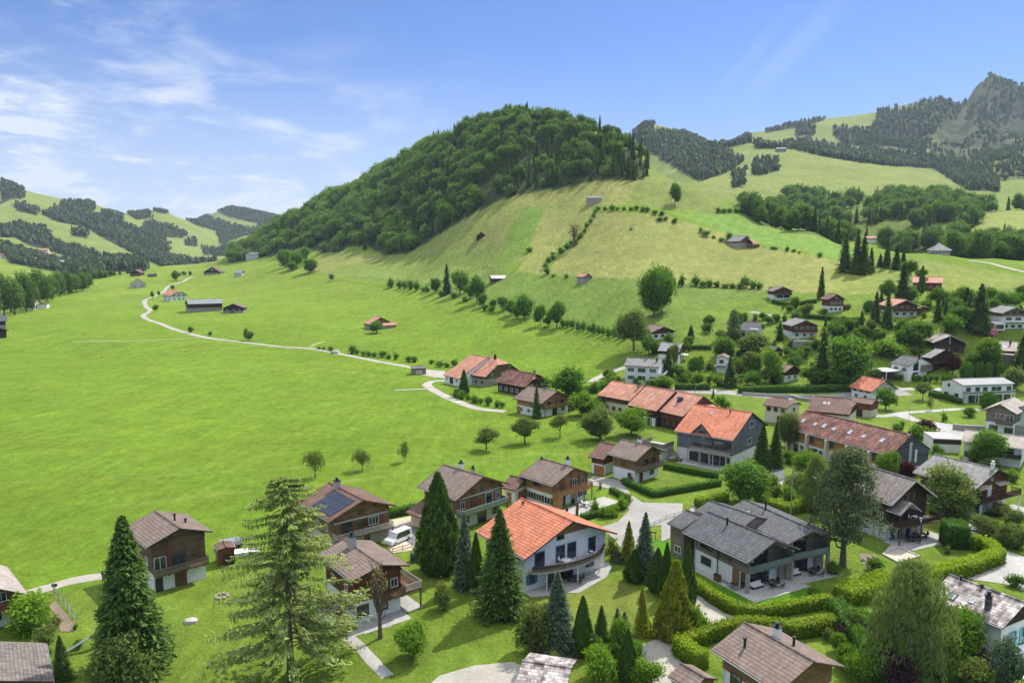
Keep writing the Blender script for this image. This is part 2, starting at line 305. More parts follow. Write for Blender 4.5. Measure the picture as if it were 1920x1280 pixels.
def leaf_mat(name, c, var=0.35, trans=0.35):
    var = min(0.62, var*1.3)
    m, nt, p, o = newmat(name); g = G(nt)
    at_ = g.n('ShaderNodeAttribute', attribute_name='var'); oi = g.n('ShaderNodeObjectInfo')
    rgb = g.n('ShaderNodeRGB'); rgb.outputs[0].default_value = (*c, 1)
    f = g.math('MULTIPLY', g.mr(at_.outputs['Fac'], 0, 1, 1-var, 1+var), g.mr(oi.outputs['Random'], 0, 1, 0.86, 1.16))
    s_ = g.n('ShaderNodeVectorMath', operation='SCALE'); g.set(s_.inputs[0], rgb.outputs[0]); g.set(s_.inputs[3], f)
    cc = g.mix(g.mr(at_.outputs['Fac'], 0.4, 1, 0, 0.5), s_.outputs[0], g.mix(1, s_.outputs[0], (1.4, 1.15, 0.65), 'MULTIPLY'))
    g.set(p.inputs['Base Color'], cc); p.inputs['Roughness'].default_value = 0.7; p.inputs['Specular IOR Level'].default_value = 0.12
    t = g.n('ShaderNodeBsdfTranslucent'); g.set(t.inputs[0], g.mix(1, cc, (1.25, 1.35, 0.6), 'MULTIPLY')); mx = g.n('ShaderNodeMixShader'); mx.inputs[0].default_value = trans
    nt.links.new(p.outputs[0], mx.inputs[1]); nt.links.new(t.outputs[0], mx.inputs[2]); nt.links.new(mx.outputs[0], o.inputs[0]); return m

M_GROUND = ground_mat()
M = dict(
 asphalt=road_mat('asphalt', (0.30, 0.285, 0.26)), gravel=road_mat('gravel', (0.37, 0.345, 0.29)), track=road_mat('track', (0.24, 0.28, 0.09)),
 paving=road_mat('paving', (0.37, 0.36, 0.33)), slab=road_mat('concrete_slab', (0.40, 0.39, 0.36)), soil=road_mat('soil', (0.22, 0.17, 0.12)), darkasphalt=road_mat('dark_asphalt', (0.14, 0.14, 0.15)),
 sand=road_mat('sand', (0.50, 0.43, 0.32)),
 white=simple('white_render', (0.78, 0.78, 0.76), 0.85, 0.05, 1.2), cream=simple('cream_render', (0.66, 0.60, 0.47), 0.85, 0.07, 1.2), greyr=simple('grey_render', (0.50, 0.50, 0.48), 0.85, 0.07, 1.2),
 beige=simple('beige_render', (0.55, 0.49, 0.40), 0.85, 0.07, 1.2),
 wood=plank_mat('brown_timber', (0.25, 0.14, 0.068)), oldwood=plank_mat('weathered_timber', (0.16, 0.10, 0.06)), honey=plank_mat('honey_timber', (0.38, 0.21, 0.09)),
 dark=plank_mat('dark_timber', (0.055, 0.035, 0.026)), greywood=plank_mat('grey_timber', (0.23, 0.19, 0.15)), redwood=plank_mat('red_timber', (0.16, 0.06, 0.035)), orange=plank_mat('orange_timber', (0.46, 0.23, 0.08), 0.14, vertical=True),
 slate=plank_mat('slate_shingle', (0.085, 0.09, 0.105), 0.35, 0.35), greyclad=plank_mat('grey_cladding', (0.17, 0.18, 0.18), 0.2, 0.12, vertical=True), mason=simple('stone', (0.33, 0.30, 0.26), 0.9, 0.35, 2.5, bump=0.5, bsc=4),
 r_orange=tile_mat('orange_tiles', (0.50, 0.165, 0.085), (0.57, 0.21, 0.115), 0.50, 0.30, 0.10, line=0.55), r_clay=tile_mat('clay_tiles', (0.48, 0.225, 0.145), (0.54, 0.26, 0.17), 0.45, 0.28, 0.12, stain=0.5, line=0.3),
 r_red=tile_mat('red_brown_tiles', (0.125, 0.072, 0.056), (0.215, 0.088, 0.06), 0.42, 0.26, 0.25, stain=1.1, line=0.3), r_brown=tile_mat('brown_tiles', (0.19, 0.14, 0.112), (0.23, 0.172, 0.14), 0.46, 0.34, 0.08, stain=0.25, line=0.5),
 r_dbrown=tile_mat('dark_brown_tiles', (0.15, 0.09, 0.068), (0.19, 0.11, 0.08), 0.46, 0.34, 0.1, line=0.4), r_grey=tile_mat('anthracite_tiles', (0.088, 0.09, 0.096), (0.118, 0.12, 0.126), 0.46, 0.42, 0.08, stain=0.2, line=0.5),
 r_slate=tile_mat('grey_slates', (0.20, 0.193, 0.182), (0.25, 0.242, 0.228), 0.45, 0.45, 0.1, line=0.3), r_lichen=tile_mat('lichen_tiles', (0.22, 0.18, 0.165), (0.42, 0.38, 0.35), 0.42, 0.55, 0.3, stain=1.3, line=0.4),
 r_light=tile_mat('taupe_tiles', (0.36, 0.31, 0.27), (0.41, 0.355, 0.31), 0.45, 0.3, 0.08, line=0.35), r_tin=simple('grey_roofing_sheet', (0.24, 0.245, 0.25), 0.6, 0.15, 0.6),
 r_shingle=tile_mat('wood_shingles', (0.165, 0.14, 0.125), (0.21, 0.18, 0.16), 0.36, 0.24, 0.15, stain=0.4),
 fascia=simple('fascia', (0.06, 0.042, 0.034), 0.7, 0.15), beam=simple('pale_beam', (0.42, 0.33, 0.24), 0.75, 0.15), lightbeam=simple('grey_beam', (0.48, 0.45, 0.40), 0.75, 0.1), post=simple('brown_post', (0.13, 0.075, 0.04), 0.75, 0.2),
 frame=simple('white_frame', (0.75, 0.75, 0.74), 0.5, 0.03), dframe=simple('dark_frame', (0.04, 0.04, 0.045), 0.5, 0.05), bframe=simple('brown_frame', (0.15, 0.075, 0.035), 0.6, 0.1), bluef=simple('blue_frame', (0.05, 0.22, 0.33), 0.5, 0.05),
 shutter=simple('brown_shutter', (0.17, 0.08, 0.04), 0.7, 0.12), turq=simple('turquoise_shutter', (0.14, 0.46, 0.55), 0.6, 0.06), garage=plank_mat('garage_boards', (0.34, 0.15, 0.06), 0.2),
 metal=simple('galvanised_metal', (0.45, 0.46, 0.47), 0.4, 0.06, metal=0.7), black=simple('black_metal', (0.02, 0.02, 0.022), 0.45, 0.05), concrete=simple('concrete', (0.42, 0.41, 0.39), 0.85, 0.12, 1.5, bump=0.2),
 cloth=simple('white_fabric', (0.8, 0.79, 0.76), 0.9, 0.04), plastic=simple('white_plastic', (0.8, 0.8, 0.8), 0.4, 0.02), rattan=simple('dark_rattan', (0.05, 0.045, 0.045), 0.8, 0.2), red=simple('red_paint', (0.45, 0.05, 0.04), 0.5, 0.05),
 carwhite=simple('white_car_paint', (0.78, 0.78, 0.77), 0.25, 0.0, spec=0.6), cargrey=simple('grey_car_paint', (0.16, 0.17, 0.19), 0.25, 0.0, spec=0.6), carblue=simple('blue_car_paint', (0.05, 0.09, 0.2), 0.25, 0.0, spec=0.6), carred=simple('red_car_paint', (0.35, 0.03, 0.03), 0.25, 0.0, spec=0.6),
 tyre=simple('tyre', (0.02, 0.02, 0.02), 0.9, 0), bark=simple('bark', (0.13, 0.105, 0.085), 0.95, 0.3, 4, bump=0.4), palebark=simple('pale_bark', (0.30, 0.27, 0.22), 0.95, 0.3, 4),
 turf=simple('bright_turf', (0.10, 0.26, 0.02), 0.95, 0.3, 4, spec=0.1), flower=simple('pink_blossom', (0.55, 0.25, 0.28), 0.8, 0.3), hay=simple('timber_stack', (0.35, 0.22, 0.12), 0.9, 0.3),
)
def glass(name, c, rough=0.08):
    m, nt, p, o = newmat(name); p.inputs['Base Color'].default_value = (*c, 1); p.inputs['Roughness'].default_value = rough; p.inputs['Specular IOR Level'].default_value = 1.0; M[name] = m
glass('pane', (0.025, 0.032, 0.04)); glass('solar', (0.012, 0.016, 0.028), 0.35); glass('skylight', (0.35, 0.40, 0.45), 0.12); glass('balustrade_glass', (0.16, 0.21, 0.22), 0.1); glass('awning', (0.7, 0.68, 0.6), 0.8)
L = dict(
 spruce=leaf_mat('spruce_needles', (0.082, 0.145, 0.032), 0.4, 0.2), spruceblue=leaf_mat('blue_spruce_needles', (0.1219, 0.1787, 0.1137), 0.35, 0.15), larch=leaf_mat('larch_needles', (0.324, 0.396, 0.138), 0.38, 0.3),
 pine=leaf_mat('pine_needles', (0.1313, 0.1688, 0.085), 0.4, 0.2), thuja=leaf_mat('thuja_foliage', (0.0837, 0.1553, 0.0297), 0.35, 0.2), gold=leaf_mat('golden_thuja_foliage', (0.2415, 0.273, 0.0315), 0.4, 0.25),
 leaf=leaf_mat('broad_leaves', (0.1121, 0.2242, 0.0329), 0.4, 0.3), lime=leaf_mat('bright_leaves', (0.143, 0.2585, 0.0275), 0.38, 0.35), olive=leaf_mat('olive_leaves', (0.155, 0.205, 0.055), 0.38, 0.3),
 hedge=leaf_mat('hedge_leaves', (0.0823, 0.1868, 0.0269), 0.35, 0.25), ghedge=leaf_mat('yellow_hedge_leaves', (0.2128, 0.3024, 0.0224), 0.4, 0.3), willow=leaf_mat('birch_leaves', (0.1705, 0.22, 0.077), 0.35, 0.35),
 copper=leaf_mat('copper_leaves', (0.07, 0.018, 0.02), 0.4, 0.2), darkcopper=leaf_mat('dark_purple_leaves', (0.049, 0.028, 0.035), 0.4, 0.2), forest=leaf_mat('forest_leaves', (0.1068, 0.1929, 0.0414), 0.42, 0.25), dry=leaf_mat('sparse_dry_leaves', (0.2, 0.17, 0.08), 0.4, 0.2),
 grassy=leaf_mat('rough_grass', (0.13, 0.2, 0.04), 0.4, 0.3), fforest=leaf_mat('far_forest_leaves', (0.0526, 0.0878, 0.0351), 0.35, 0.15), fspruce=leaf_mat('far_spruce_needles', (0.0346, 0.0594, 0.0281), 0.35, 0.1),
)

# ------------------------------------------------------------------ object helpers
def tag(o, label=None, cat=None, group=None, kind=None):
    if label: o['label'] = label
    if cat: o['category'] = cat
    if group: o['group'] = group
    if kind: o['kind'] = kind
    return o
def mesh_obj(name, V, F, mats, parent=None, mi=None, smooth_=False, var=None):
    me = bpy.data.meshes.new(name)
    V = np.asarray(V, np.float32).reshape(-1, 3)
    if isinstance(F, np.ndarray) and F.ndim == 2:
        k = F.shape[1]; n = len(F); me.vertices.add(len(V)); me.vertices.foreach_set('co', V.ravel()); me.loops.add(n*k); me.loops.foreach_set('vertex_index', F.astype(np.int32).ravel())
        me.polygons.add(n); me.polygons.foreach_set('loop_start', np.arange(0, n*k, k, dtype=np.int32)); me.polygons.foreach_set('loop_total', np.full(n, k, np.int32)); me.update(calc_edges=True)
    else: me.from_pydata([tuple(map(float, v)) for v in V], [], F); me.update()
    for m in (mats if isinstance(mats, (list, tuple)) else [mats]): me.materials.append(m)
    if mi is not None: me.polygons.foreach_set('material_index', np.asarray(mi, np.int32))
    if var is not None:
        a = me.attributes.new('var', 'FLOAT', 'FACE'); a.data.foreach_set('value', np.asarray(var, np.float32))
    if smooth_: me.polygons.foreach_set('use_smooth', np.ones(len(me.polygons), bool))
    o = bpy.data.objects.new(name, me); COL.objects.link(o)
    if parent is not None: o.parent = parent
    return o
def empty(name, loc, rz=0.0):
    o = bpy.data.objects.new(name, None); o.empty_display_size = 0.5; COL.objects.link(o); o.location = loc; o.rotation_euler = (0, 0, rz); return o
class MB:                                # mesh builder: boxes, prisms, tubes, polygons -> one object
    def __init__(s): s.V = []; s.F = []; s.mi = []
    def add(s, V, F, m=0):
        b = len(s.V); s.V += [tuple(v) for v in V]; s.F += [tuple(b+i for i in f) for f in F]; s.mi += [m]*len(F)
    def box(s, x0, x1, y0, y1, z0, z1, m=0):
        s.add([(x0, y0, z0), (x1, y0, z0), (x1, y1, z0), (x0, y1, z0), (x0, y0, z1), (x1, y0, z1), (x1, y1, z1), (x0, y1, z1)],
              [(3, 2, 1, 0), (4, 5, 6, 7), (0, 1, 5, 4), (1, 2, 6, 5), (2, 3, 7, 6), (3, 0, 4, 7)], m)
    def bar(s, p, q, w, h=None, m=0):      # square bar between two points
        p = Vector(p); q = Vector(q); d = (q-p).normalized(); h = h or w
        u = d.cross(Vector((0, 0, 1)));
        if u.length < 1e-3: u = Vector((1, 0, 0))
        u.normalize(); v = u.cross(d)
        c = [(-1, -1), (1, -1), (1, 1), (-1, 1)]; V = [b+u*(a*w/2)+v*(e*h/2) for b in (p, q) for a, e in c]
        s.add(V, [(0, 1, 2, 3)[::-1], (4, 5, 6, 7), (0, 1, 5, 4), (1, 2, 6, 5), (2, 3, 7, 6), (3, 0, 4, 7)], m)
    def tube(s, pts, rad, n=6, m=0, caps=True):
        P = [Vector(p) for p in pts]; V = []; F = []
        for i, p in enumerate(P):
            d = (P[min(i+1, len(P)-1)]-P[max(i-1, 0)]).normalized(); u = d.cross(Vector((0.13, 0.97, 0.2))).normalized(); v = d.cross(u)
            r = rad[i] if isinstance(rad, (list, tuple)) else rad
            V += [p+u*(r*math.cos(2*math.pi*k/n))+v*(r*math.sin(2*math.pi*k/n)) for k in range(n)]
        for i in range(len(P)-1):
            for k in range(n): a = i*n+k; b = i*n+(k+1) % n; F.append((a, b, b+n, a+n))
        if caps: F.append(tuple(range(n))[::-1]); F.append(tuple((len(P)-1)*n+k for k in range(n)))
        s.add(V, F, m)
    def cyl(s, x, y, z0, z1, r0, r1=None, n=12, m=0): s.tube([(x, y, z0), (x, y, z1)], [r0, r0 if r1 is None else r1], n, m)
    def poly(s, pts, t=(0, 0, 0), m=0, me=None):     # flat polygon given thickness vector t (down)
        n = len(pts); P = [Vector(p) for p in pts]; T = Vector(t); V = P+[p+T for p in P]
        s.add(V, [tuple(range(n))], m)
        if T.length > 0:
            s.add(V, [tuple(range(n, 2*n))[::-1]]+[(i, i+n, (i+1) % n+n, (i+1) % n) for i in range(n)], m if me is None else me)
    def build(s, name, mats, parent=None, smooth_=False):
        if not s.V: return None
        return mesh_obj(name, s.V, s.F, mats, parent, s.mi, smooth_)

# ------------------------------------------------------------------ the ground sheet
def paint_ground():
    px, py = project(GX, GY, GZ); n = px.shape
    C = np.empty(n+(3,)); C[:] = (0.150, 0.248, 0.021)
    def mixc(mask, c): C[:] = C*(1-mask[..., None])+np.array(c)*mask[..., None]
    jx = px+fbm(GX/14, GY/14, 2, 3)*1.5; jy = py+fbm(GX/14, GY/14, 2, 4)*1.0
    def P(poly, c, d0=0, d1=9999, k=1.0): mixc((in_poly(jx, jy, poly) & (GY > d0) & (GY < d1)).astype(float)*k, c)
    far = smooth(GY, 300, 800); mixc(far*0.8, (0.195, 0.275, 0.036))
    mixc(smooth(GY, 1000, 1600), (0.20, 0.25, 0.065))
    hay = (0.262, 0.285, 0.078); hay2 = (0.24, 0.278, 0.070); green = (0.165, 0.27, 0.045); midg = (0.135, 0.225, 0.035)
    # slope between the tree belt and the hay fields
    P([(560, 500), (700, 470), (880, 480), (960, 510), (1030, 518), (1300, 530), (1430, 545), (1440, 640), (1190, 640), (1000, 600), (820, 545), (700, 530)], (0.15, 0.235, 0.04), 300, 900)
    P([(560, 505), (620, 470), (700, 475), (800, 440), (885, 385), (985, 388), (952, 430), (940, 485), (780, 500), (640, 520)], hay2, 400, 1200)
    P([(600, 512), (760, 480), (955, 470), (1000, 480), (950, 500), (850, 535), (720, 522)], (0.20, 0.275, 0.055), 400, 1100)
    P([(885, 384), (915, 368), (1000, 350), (1110, 330), (1205, 318), (1175, 383), (1115, 388), (985, 386)], hay, 400, 1000)
    P([(985, 388), (1022, 386), (1000, 430), (975, 480), (940, 500), (925, 495), (955, 440)], green, 400, 1000)
    P([(1022, 388), (1112, 390), (1095, 430), (1020, 490), (1030, 516), (970, 508), (992, 470), (1005, 430)], hay, 400, 1000)
    P([(1120, 395), (1250, 403), (1272, 415), (1380, 440), (1420, 462), (1530, 480), (1645, 506), (1650, 560), (1560, 550), (1400, 545), (1300, 532), (1120, 522), (1035, 515), (1030, 500), (1090, 440)], hay, 360, 900)
    P([(1180, 383), (1200, 330), (1210, 286), (1290, 330), (1390, 395), (1340, 400), (1260, 392)], (0.185, 0.235, 0.055), 500, 800)
    P([(1260, 400), (1400, 398), (1480, 420), (1580, 455), (1640, 500), (1540, 480), (1420, 455), (1300, 415)], (0.175, 0.29, 0.05), 440, 700)
    P([(1560, 500), (1680, 480), (1760, 490), (1930, 520), (1930, 560), (1820, 540), (1700, 560), (1640, 580), (1560, 575)], (0.22, 0.27, 0.06), 300, 600)
    P([(1300, 340), (1500, 275), (1640, 300), (1760, 330), (1810, 360), (1640, 372), (1400, 376), (1330, 370)], (0.21, 0.26, 0.062), 1000, 2200)
    P([(1820, 385), (1930, 380), (1930, 450), (1820, 440)], (0.25, 0.30, 0.075), 600, 1000)
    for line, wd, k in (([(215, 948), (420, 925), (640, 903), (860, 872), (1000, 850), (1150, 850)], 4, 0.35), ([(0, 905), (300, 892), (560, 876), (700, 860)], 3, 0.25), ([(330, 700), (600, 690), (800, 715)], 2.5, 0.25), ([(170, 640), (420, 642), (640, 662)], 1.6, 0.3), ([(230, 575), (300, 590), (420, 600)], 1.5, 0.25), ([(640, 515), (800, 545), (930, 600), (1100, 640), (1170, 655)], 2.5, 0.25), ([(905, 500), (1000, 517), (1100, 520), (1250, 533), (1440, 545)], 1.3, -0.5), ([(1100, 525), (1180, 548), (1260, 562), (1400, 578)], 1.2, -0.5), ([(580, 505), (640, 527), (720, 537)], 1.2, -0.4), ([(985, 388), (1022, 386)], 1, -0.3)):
        d = np.full(n, 1e9)
        for (x0, y0), (x1, y1) in zip(line[:-1], line[1:]):
            t = np.clip(((jx-x0)*(x1-x0)+(jy-y0)*(y1-y0))/((x1-x0)**2+(y1-y0)**2), 0, 1); d = np.minimum(d, np.hypot(jx-x0-t*(x1-x0), jy-y0-t*(y1-y0)))
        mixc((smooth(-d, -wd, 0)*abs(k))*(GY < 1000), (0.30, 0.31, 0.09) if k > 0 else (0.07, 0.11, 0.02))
    # rough wood floor
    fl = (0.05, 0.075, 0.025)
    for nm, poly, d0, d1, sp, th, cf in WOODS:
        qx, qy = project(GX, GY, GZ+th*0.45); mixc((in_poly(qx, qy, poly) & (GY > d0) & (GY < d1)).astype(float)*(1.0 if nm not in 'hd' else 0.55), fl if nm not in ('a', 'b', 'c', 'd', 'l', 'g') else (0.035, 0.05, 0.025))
    mixc(smooth(px, 1640, 1800)*smooth(GY, 2100, 2400), (0.065, 0.085, 0.045))
    mixc(smooth(px, 1680, 1850)*smooth(GY, 2500, 2800)*smooth(fbm(GX/50, GY/50, 4, 77), 0.25, 0.7), (0.085, 0.09, 0.085))
    # village lawns a little drier than the meadow
    lawn = (0.155, 0.232, 0.030)
    P([(400, 1070), (760, 1040), (980, 1080), (1240, 900), (1100, 800), (1200, 770), (1130, 700), (1190, 640), (1380, 560), (1930, 540), (1930, 1280), (0, 1280), (0, 1120), (200, 1100)], lawn, 0, 420, 0.85)
    P([(990, 1110), (1130, 1080), (1215, 1110), (1230, 1150), (1150, 1200), (1000, 1180)], (0.21, 0.22, 0.05), 0, 200, 0.5)
    P([(1215, 1010), (1262, 1010), (1290, 1075), (1400, 1115), (1400, 1130), (1290, 1110)], (0.10, 0.27, 0.015), 0, 200)
    P([(1395, 1118), (1510, 1090), (1510, 1118), (1420, 1136)], (0.10, 0.27, 0.015), 0, 200)
    return C
def build_ground():
    C = paint_ground(); V = np.stack([GX, GY, GZ], -1).reshape(-1, 3)
    idx = np.arange(NA*ND).reshape(NA, ND); F = np.stack([idx[:-1, :-1], idx[1:, :-1], idx[1:, 1:], idx[:-1, 1:]], -1).reshape(-1, 4)
    # an apron carries the ground under and behind the camera
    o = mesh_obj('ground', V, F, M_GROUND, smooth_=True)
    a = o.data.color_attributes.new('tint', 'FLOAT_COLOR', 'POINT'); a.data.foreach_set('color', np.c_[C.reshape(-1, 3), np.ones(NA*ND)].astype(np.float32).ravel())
    tag(o, 'rolling green meadows and hay slopes', 'ground', kind='structure')
    del o['category']
    n = 48; ring = [(A0*D0, D0, 0)]+[(x, D0, 0) for x in np.linspace(A0*D0, A1*D0, 30)[1:]]
    mb = MB(); mb.add([(A0*D0*1.0, D0, 0), (A1*D0, D0, 0), (900, 780, 0-0.5), (900, -700, 0), (-900, -700, 0), (-900, 780, -0.5)], [(0, 4, 3, 1), (0, 5, 4), (1, 3, 2)])
    b = mb.build('ground', M_GROUND); a = b.data.color_attributes.new('tint', 'FLOAT_COLOR', 'POINT'); a.data.foreach_set('color', np.tile([0.16, 0.262, 0.024, 1], len(b.data.vertices)).astype(np.float32)); tag(b, kind='structure')
# forests: (photo polygon, nearest depth, farthest depth)
HILL = [(426, 482), (510, 467), (569, 449), (603, 460), (638, 457), (650, 448), (688, 447), (720, 462), (765, 457), (802, 436), (834, 415), (890, 380), (945, 354), (987, 343), (1072, 330), (1107, 319), (1208, 318), (1215, 300), (1200, 270), (1090, 225), (969, 196), (880, 220), (776, 254), (675, 320), (600, 365), (510, 412), (430, 462)]
FORESTS = []
# ------------------------------------------------------------------ houses
def fit_house(pts, hr=8.0, pitch=0.44, L=None, W=None, th=None, oe=0.9, og=1.1, wts=None, sl=None, sw=None):
    """least squares placing of a gabled house on the terrain. pts: dict of photo pixels for roof points
    F,B ridge ends; EL,ER,BL,BR eave corners; GL,GR wall feet of the front."""
    keys = list(pts)
    T = np.array([pts[k] for k in keys], float)
    F0 = pts.get('F') or pts.get('EL') or pts.get('ER'); p0 = at(*F0, h=hr if 'F' in pts else hr-2)
    if 'B' in pts: p1 = at(*pts['B'], h=hr)
    else: p1 = p0+Vector((math.cos(R_(th or 90)), math.sin(R_(th or 90)), 0))*(L or 10)
    t0 = math.atan2(p1.y-p0.y, p1.x-p0.x) if th is None else R_(th)
    L0 = L or min(max((p1-p0).xy.length, 6), 40)
    x = np.array([p0.x, p0.y, t0, L0, W or 5.5, hr, pitch])
    pr_m = x.copy(); pr_s = np.array([1e6, 1e6, 1e6 if th is None else 0.12, (sl or 1.0) if L else 8.0, (sw or 0.4) if W else 2.0, 0.8, 0.06])
    def proj(x):
        X, Y, t, Ln, Wd, h, pt = x; g = float(H(X, Y)); b = (math.cos(t), math.sin(t)); r = (math.sin(t), -math.cos(t)); e = h-pt*Wd
        D = dict(F=(0, 0, h), B=(0, Ln, h), EL=(-Wd, 0, e), ER=(Wd, 0, e), BL=(-Wd, Ln, e), BR=(Wd, Ln, e), GL=(-(Wd-oe), og, 0), GR=(Wd-oe, og, 0), GBL=(-(Wd-oe), Ln-og, 0), GBR=(Wd-oe, Ln-og, 0))
        out = []
        for k in keys:
            u, v, z = D[k]; xx = X+r[0]*u+b[0]*v; yy = Y+r[1]*u+b[1]*v; zz = (float(H(xx, yy)) if k[0] == 'G' else g+z)
            q = project(xx, yy, zz); out += [float(q[0]), float(q[1])]
        return np.array(out)
    def res(x): return np.r_[(proj(x)-T.ravel())/1.5, (x-pr_m)/pr_s]
    lam = 1e-2; r = res(x)
    for it in range(60):
        J = np.zeros((len(r), 7))
        for k in range(7):
            h_ = [0.02, 0.02, 1e-4, 0.02, 0.02, 0.02, 1e-3][k]; x2 = x.copy(); x2[k] += h_; J[:, k] = (res(x2)-r)/h_
        A = J.T@J; dx = np.linalg.solve(A+lam*np.diag(np.diag(A)+1e-9), -J.T@r); xn = x+dx
        if xn[3] < 2 or xn[4] < 1: lam *= 4; continue
        rn = res(xn)
        if rn@rn < r@r: x, r = xn, rn; lam = max(lam*0.4, 1e-6)
        else: lam *= 3
        if lam > 1e6: break
    err = np.abs(proj(x)-T.ravel()).max()
    return x, err
FITLOG = []
HOUSES = {}
class House:
    def __init__(s, name, label, cat, pts=None, pos=None, rot=None, L=None, W=None, hr=8.0, pitch=0.44, th=None, oe=0.9, og=1.1, hip=(0, 0), lower=('white', 2.6), upper='wood', roof='r_brown', ft=0.2,
                 wing_of=None, group=None, fasc='fascia', trim=None, sl=None, sw=None, purlins=False, key=None, ridgecap=True, base=0.0):
        s.oe, s.og = oe, og
        if pts is not None:
            x, err = fit_house(pts, hr, pitch, L, W, th, oe, og, sl=sl, sw=sw); FITLOG.append((key or name, [round(float(v), 2) for v in x], round(float(err), 1)))
            X, Y, t, s.L, s.W, s.hr, s.p = [float(v) for v in x]
        else:
            q = at(*pos); t = R_(rot); s.L, s.W, s.hr, s.p = L, W, hr, pitch
            X = q.x-math.cos(t)*og; Y = q.y-math.sin(t)*og
        s.X, s.Y, s.t = X, Y, t
        s.w = s.W-oe; s.y0 = og; s.y1 = s.L-og; s.he = s.hr-s.p*s.W   # roof surface height at eave edge
        b = Vector((math.cos(t), math.sin(t), 0)); r = Vector((math.sin(t), -math.cos(t), 0)); s.b, s.r = b, r
        hs = [float(H(X+r.x*u+b.x*v, Y+r.y*u+b.y*v)) for u in (-s.w, s.w) for v in (s.y0, s.y1)]
        s.g = float(H(X, Y)); s.dz = min(hs)-s.g-0.4
        s.M = Matrix.Translation((X, Y, s.g)) @ Matrix.Rotation(t-math.pi/2, 4, 'Z')
        s.root = wing_of.root if wing_of else empty(name, (X, Y, s.g), t-math.pi/2)
        s.rel = (wing_of.M.inverted() @ s.M) if wing_of else Matrix.Identity(4)
        s.wing = wing_of
        if not wing_of: tag(s.root, label, cat, group)
        s.hw = s.hr-s.p*s.w-ft*1.25                      # wall height at the long sides
        lm, lh = lower; lh = min(lh, s.hw); s.lh = lh; w, y0, y1 = s.w, s.y0, s.y1
        mb = MB(); mb.box(-w, w, y0, y1, s.dz, lh if upper else s.hw)
        s.put(mb.build('wall', M[lm]))
        if upper or True:
            mb = MB(); z0 = lh; e = 0.06 if upper else 0.0; pk = s.hr-ft*1.25; W1 = w+e; hw = s.hw-e*s.p
            z0 = z0+0.003 if upper else s.hw
            V = [(-W1, y0-e, z0), (W1, y0-e, z0), (W1, y0-e, hw), (0, y0-e, pk), (-W1, y0-e, hw)]; V += [(a, y1+e, c) for a, _, c in V]
            h0, h1 = hip
            def gab(k0, hp):                              # clip the gable by a half hip
                return hp
            F = [(0, 1, 2, 3, 4), (9, 8, 7, 6, 5), (0, 5, 6, 1), (1, 6, 7, 2), (2, 7, 8, 3), (3, 8, 9, 4), (4, 9, 5, 0)]
            if h0 or h1:
                q0 = h0; q1 = h1; zc0 = pk-(pk-hw)*q0; zc1 = pk-(pk-hw)*q1; V = [];
                for yy, q, zc in ((y0-e, q0, zc0), (y1+e, q1, zc1)):
                    V += [(-W1, yy, z0), (W1, yy, z0), (W1, yy, hw), (W1*q, yy, zc), (-W1*q, yy, zc), (-W1, yy, hw)]
                F = [(0, 1, 2, 3, 4, 5), (11, 10, 9, 8, 7, 6), (0, 6, 7, 1), (1, 7, 8, 2), (5, 11, 6, 0)]
            mb.add(V, F); s.put(mb.build('upper_wall' if upper else 'gable_wall', M[upper or lm]))
        # roof
        rb = MB(); W, Ln, hr_, he = s.W, s.L, s.hr, s.he; h0, h1 = hip
        yr0 = W*h0*0.95; yr1 = Ln-W*h1*0.95; T = ft
        def slope(sg):
            pts_ = [(sg*W, 0, he), (sg*W, Ln, he)]
            if h1: pts_.append((sg*W*h1, Ln, hr_-(hr_-he)*h1))
            pts_ += [(0, yr1, hr_), (0, yr0, hr_)]
            if h0: pts_.append((sg*W*h0, 0, hr_-(hr_-he)*h0))
            return pts_ if sg > 0 else pts_[::-1]
        for sg in (1, -1): rb.poly(slope(sg), (0, 0, -T), 0, 1)
        if h0: rb.poly([(-W*h0, 0, hr_-(hr_-he)*h0), (W*h0, 0, hr_-(hr_-he)*h0), (0, yr0, hr_)], (0, 0, -T), 0, 1)
        if h1: rb.poly([(W*h1, Ln, hr_-(hr_-he)*h1), (-W*h1, Ln, hr_-(hr_-he)*h1), (0, yr1, hr_)], (0, 0, -T), 0, 1)
        if ridgecap: rb.tube([(0, yr0-0.02, hr_+0.02), (0, yr1+0.02, hr_+0.02)], 0.13, 6, 0)
        s.roof = s.put(rb.build('roof', [M[roof], M[fasc]]))
        if trim:                                          # bargeboards along the verges
            for yy, sg in ((-0.05, 1), (-0.05, -1), (Ln+0.01, 1), (Ln+0.01, -1)):
                tb = MB(); tb.bar((sg*W, yy, he-0.1), (sg*W*h0, yy, hr_-(hr_-he)*h0-0.1) if yy < 0 else (sg*W*h1, yy, hr_-(hr_-he)*h1-0.1), 0.08, 0.26)
                s.put(tb.build('bargeboard', M[trim]), s.roof)
        if purlins:
            for u in (-0.92, -0.5, 0, 0.5, 0.92):
                pb = MB(); z = hr_-s.p*abs(u)*W-T-0.16; pb.bar((u*w, 0.12, z), (u*w, y0+0.02, z), 0.2, 0.24); s.put(pb.build('purlin', M['post' if purlins is True else purlins]))
        if Y < 175 and not wing_of:
            for sg in (1, -1): gb = MB(); gb.tube([(sg*(W+0.06), 0.05, he-0.16), (sg*(W+0.06), Ln-0.05, he-0.16)], 0.08, 6); s.put(gb.build('gutter', M['metal' if lm != 'greywood' else 'black']), s.roof)
            for sg in (1, -1): gb = MB(); gb.cyl(sg*(s.w+0.16), s.y1-0.3, s.dz, s.hw-0.2, 0.05, n=6); s.put(gb.build('downpipe', M['metal']))
        HOUSES[key or name] = s
    def put(s, o, parent=None):
        if o is None: return None
        if parent is not None: o.parent = parent
        else: o.parent = s.root; o.matrix_local = s.rel
        return o
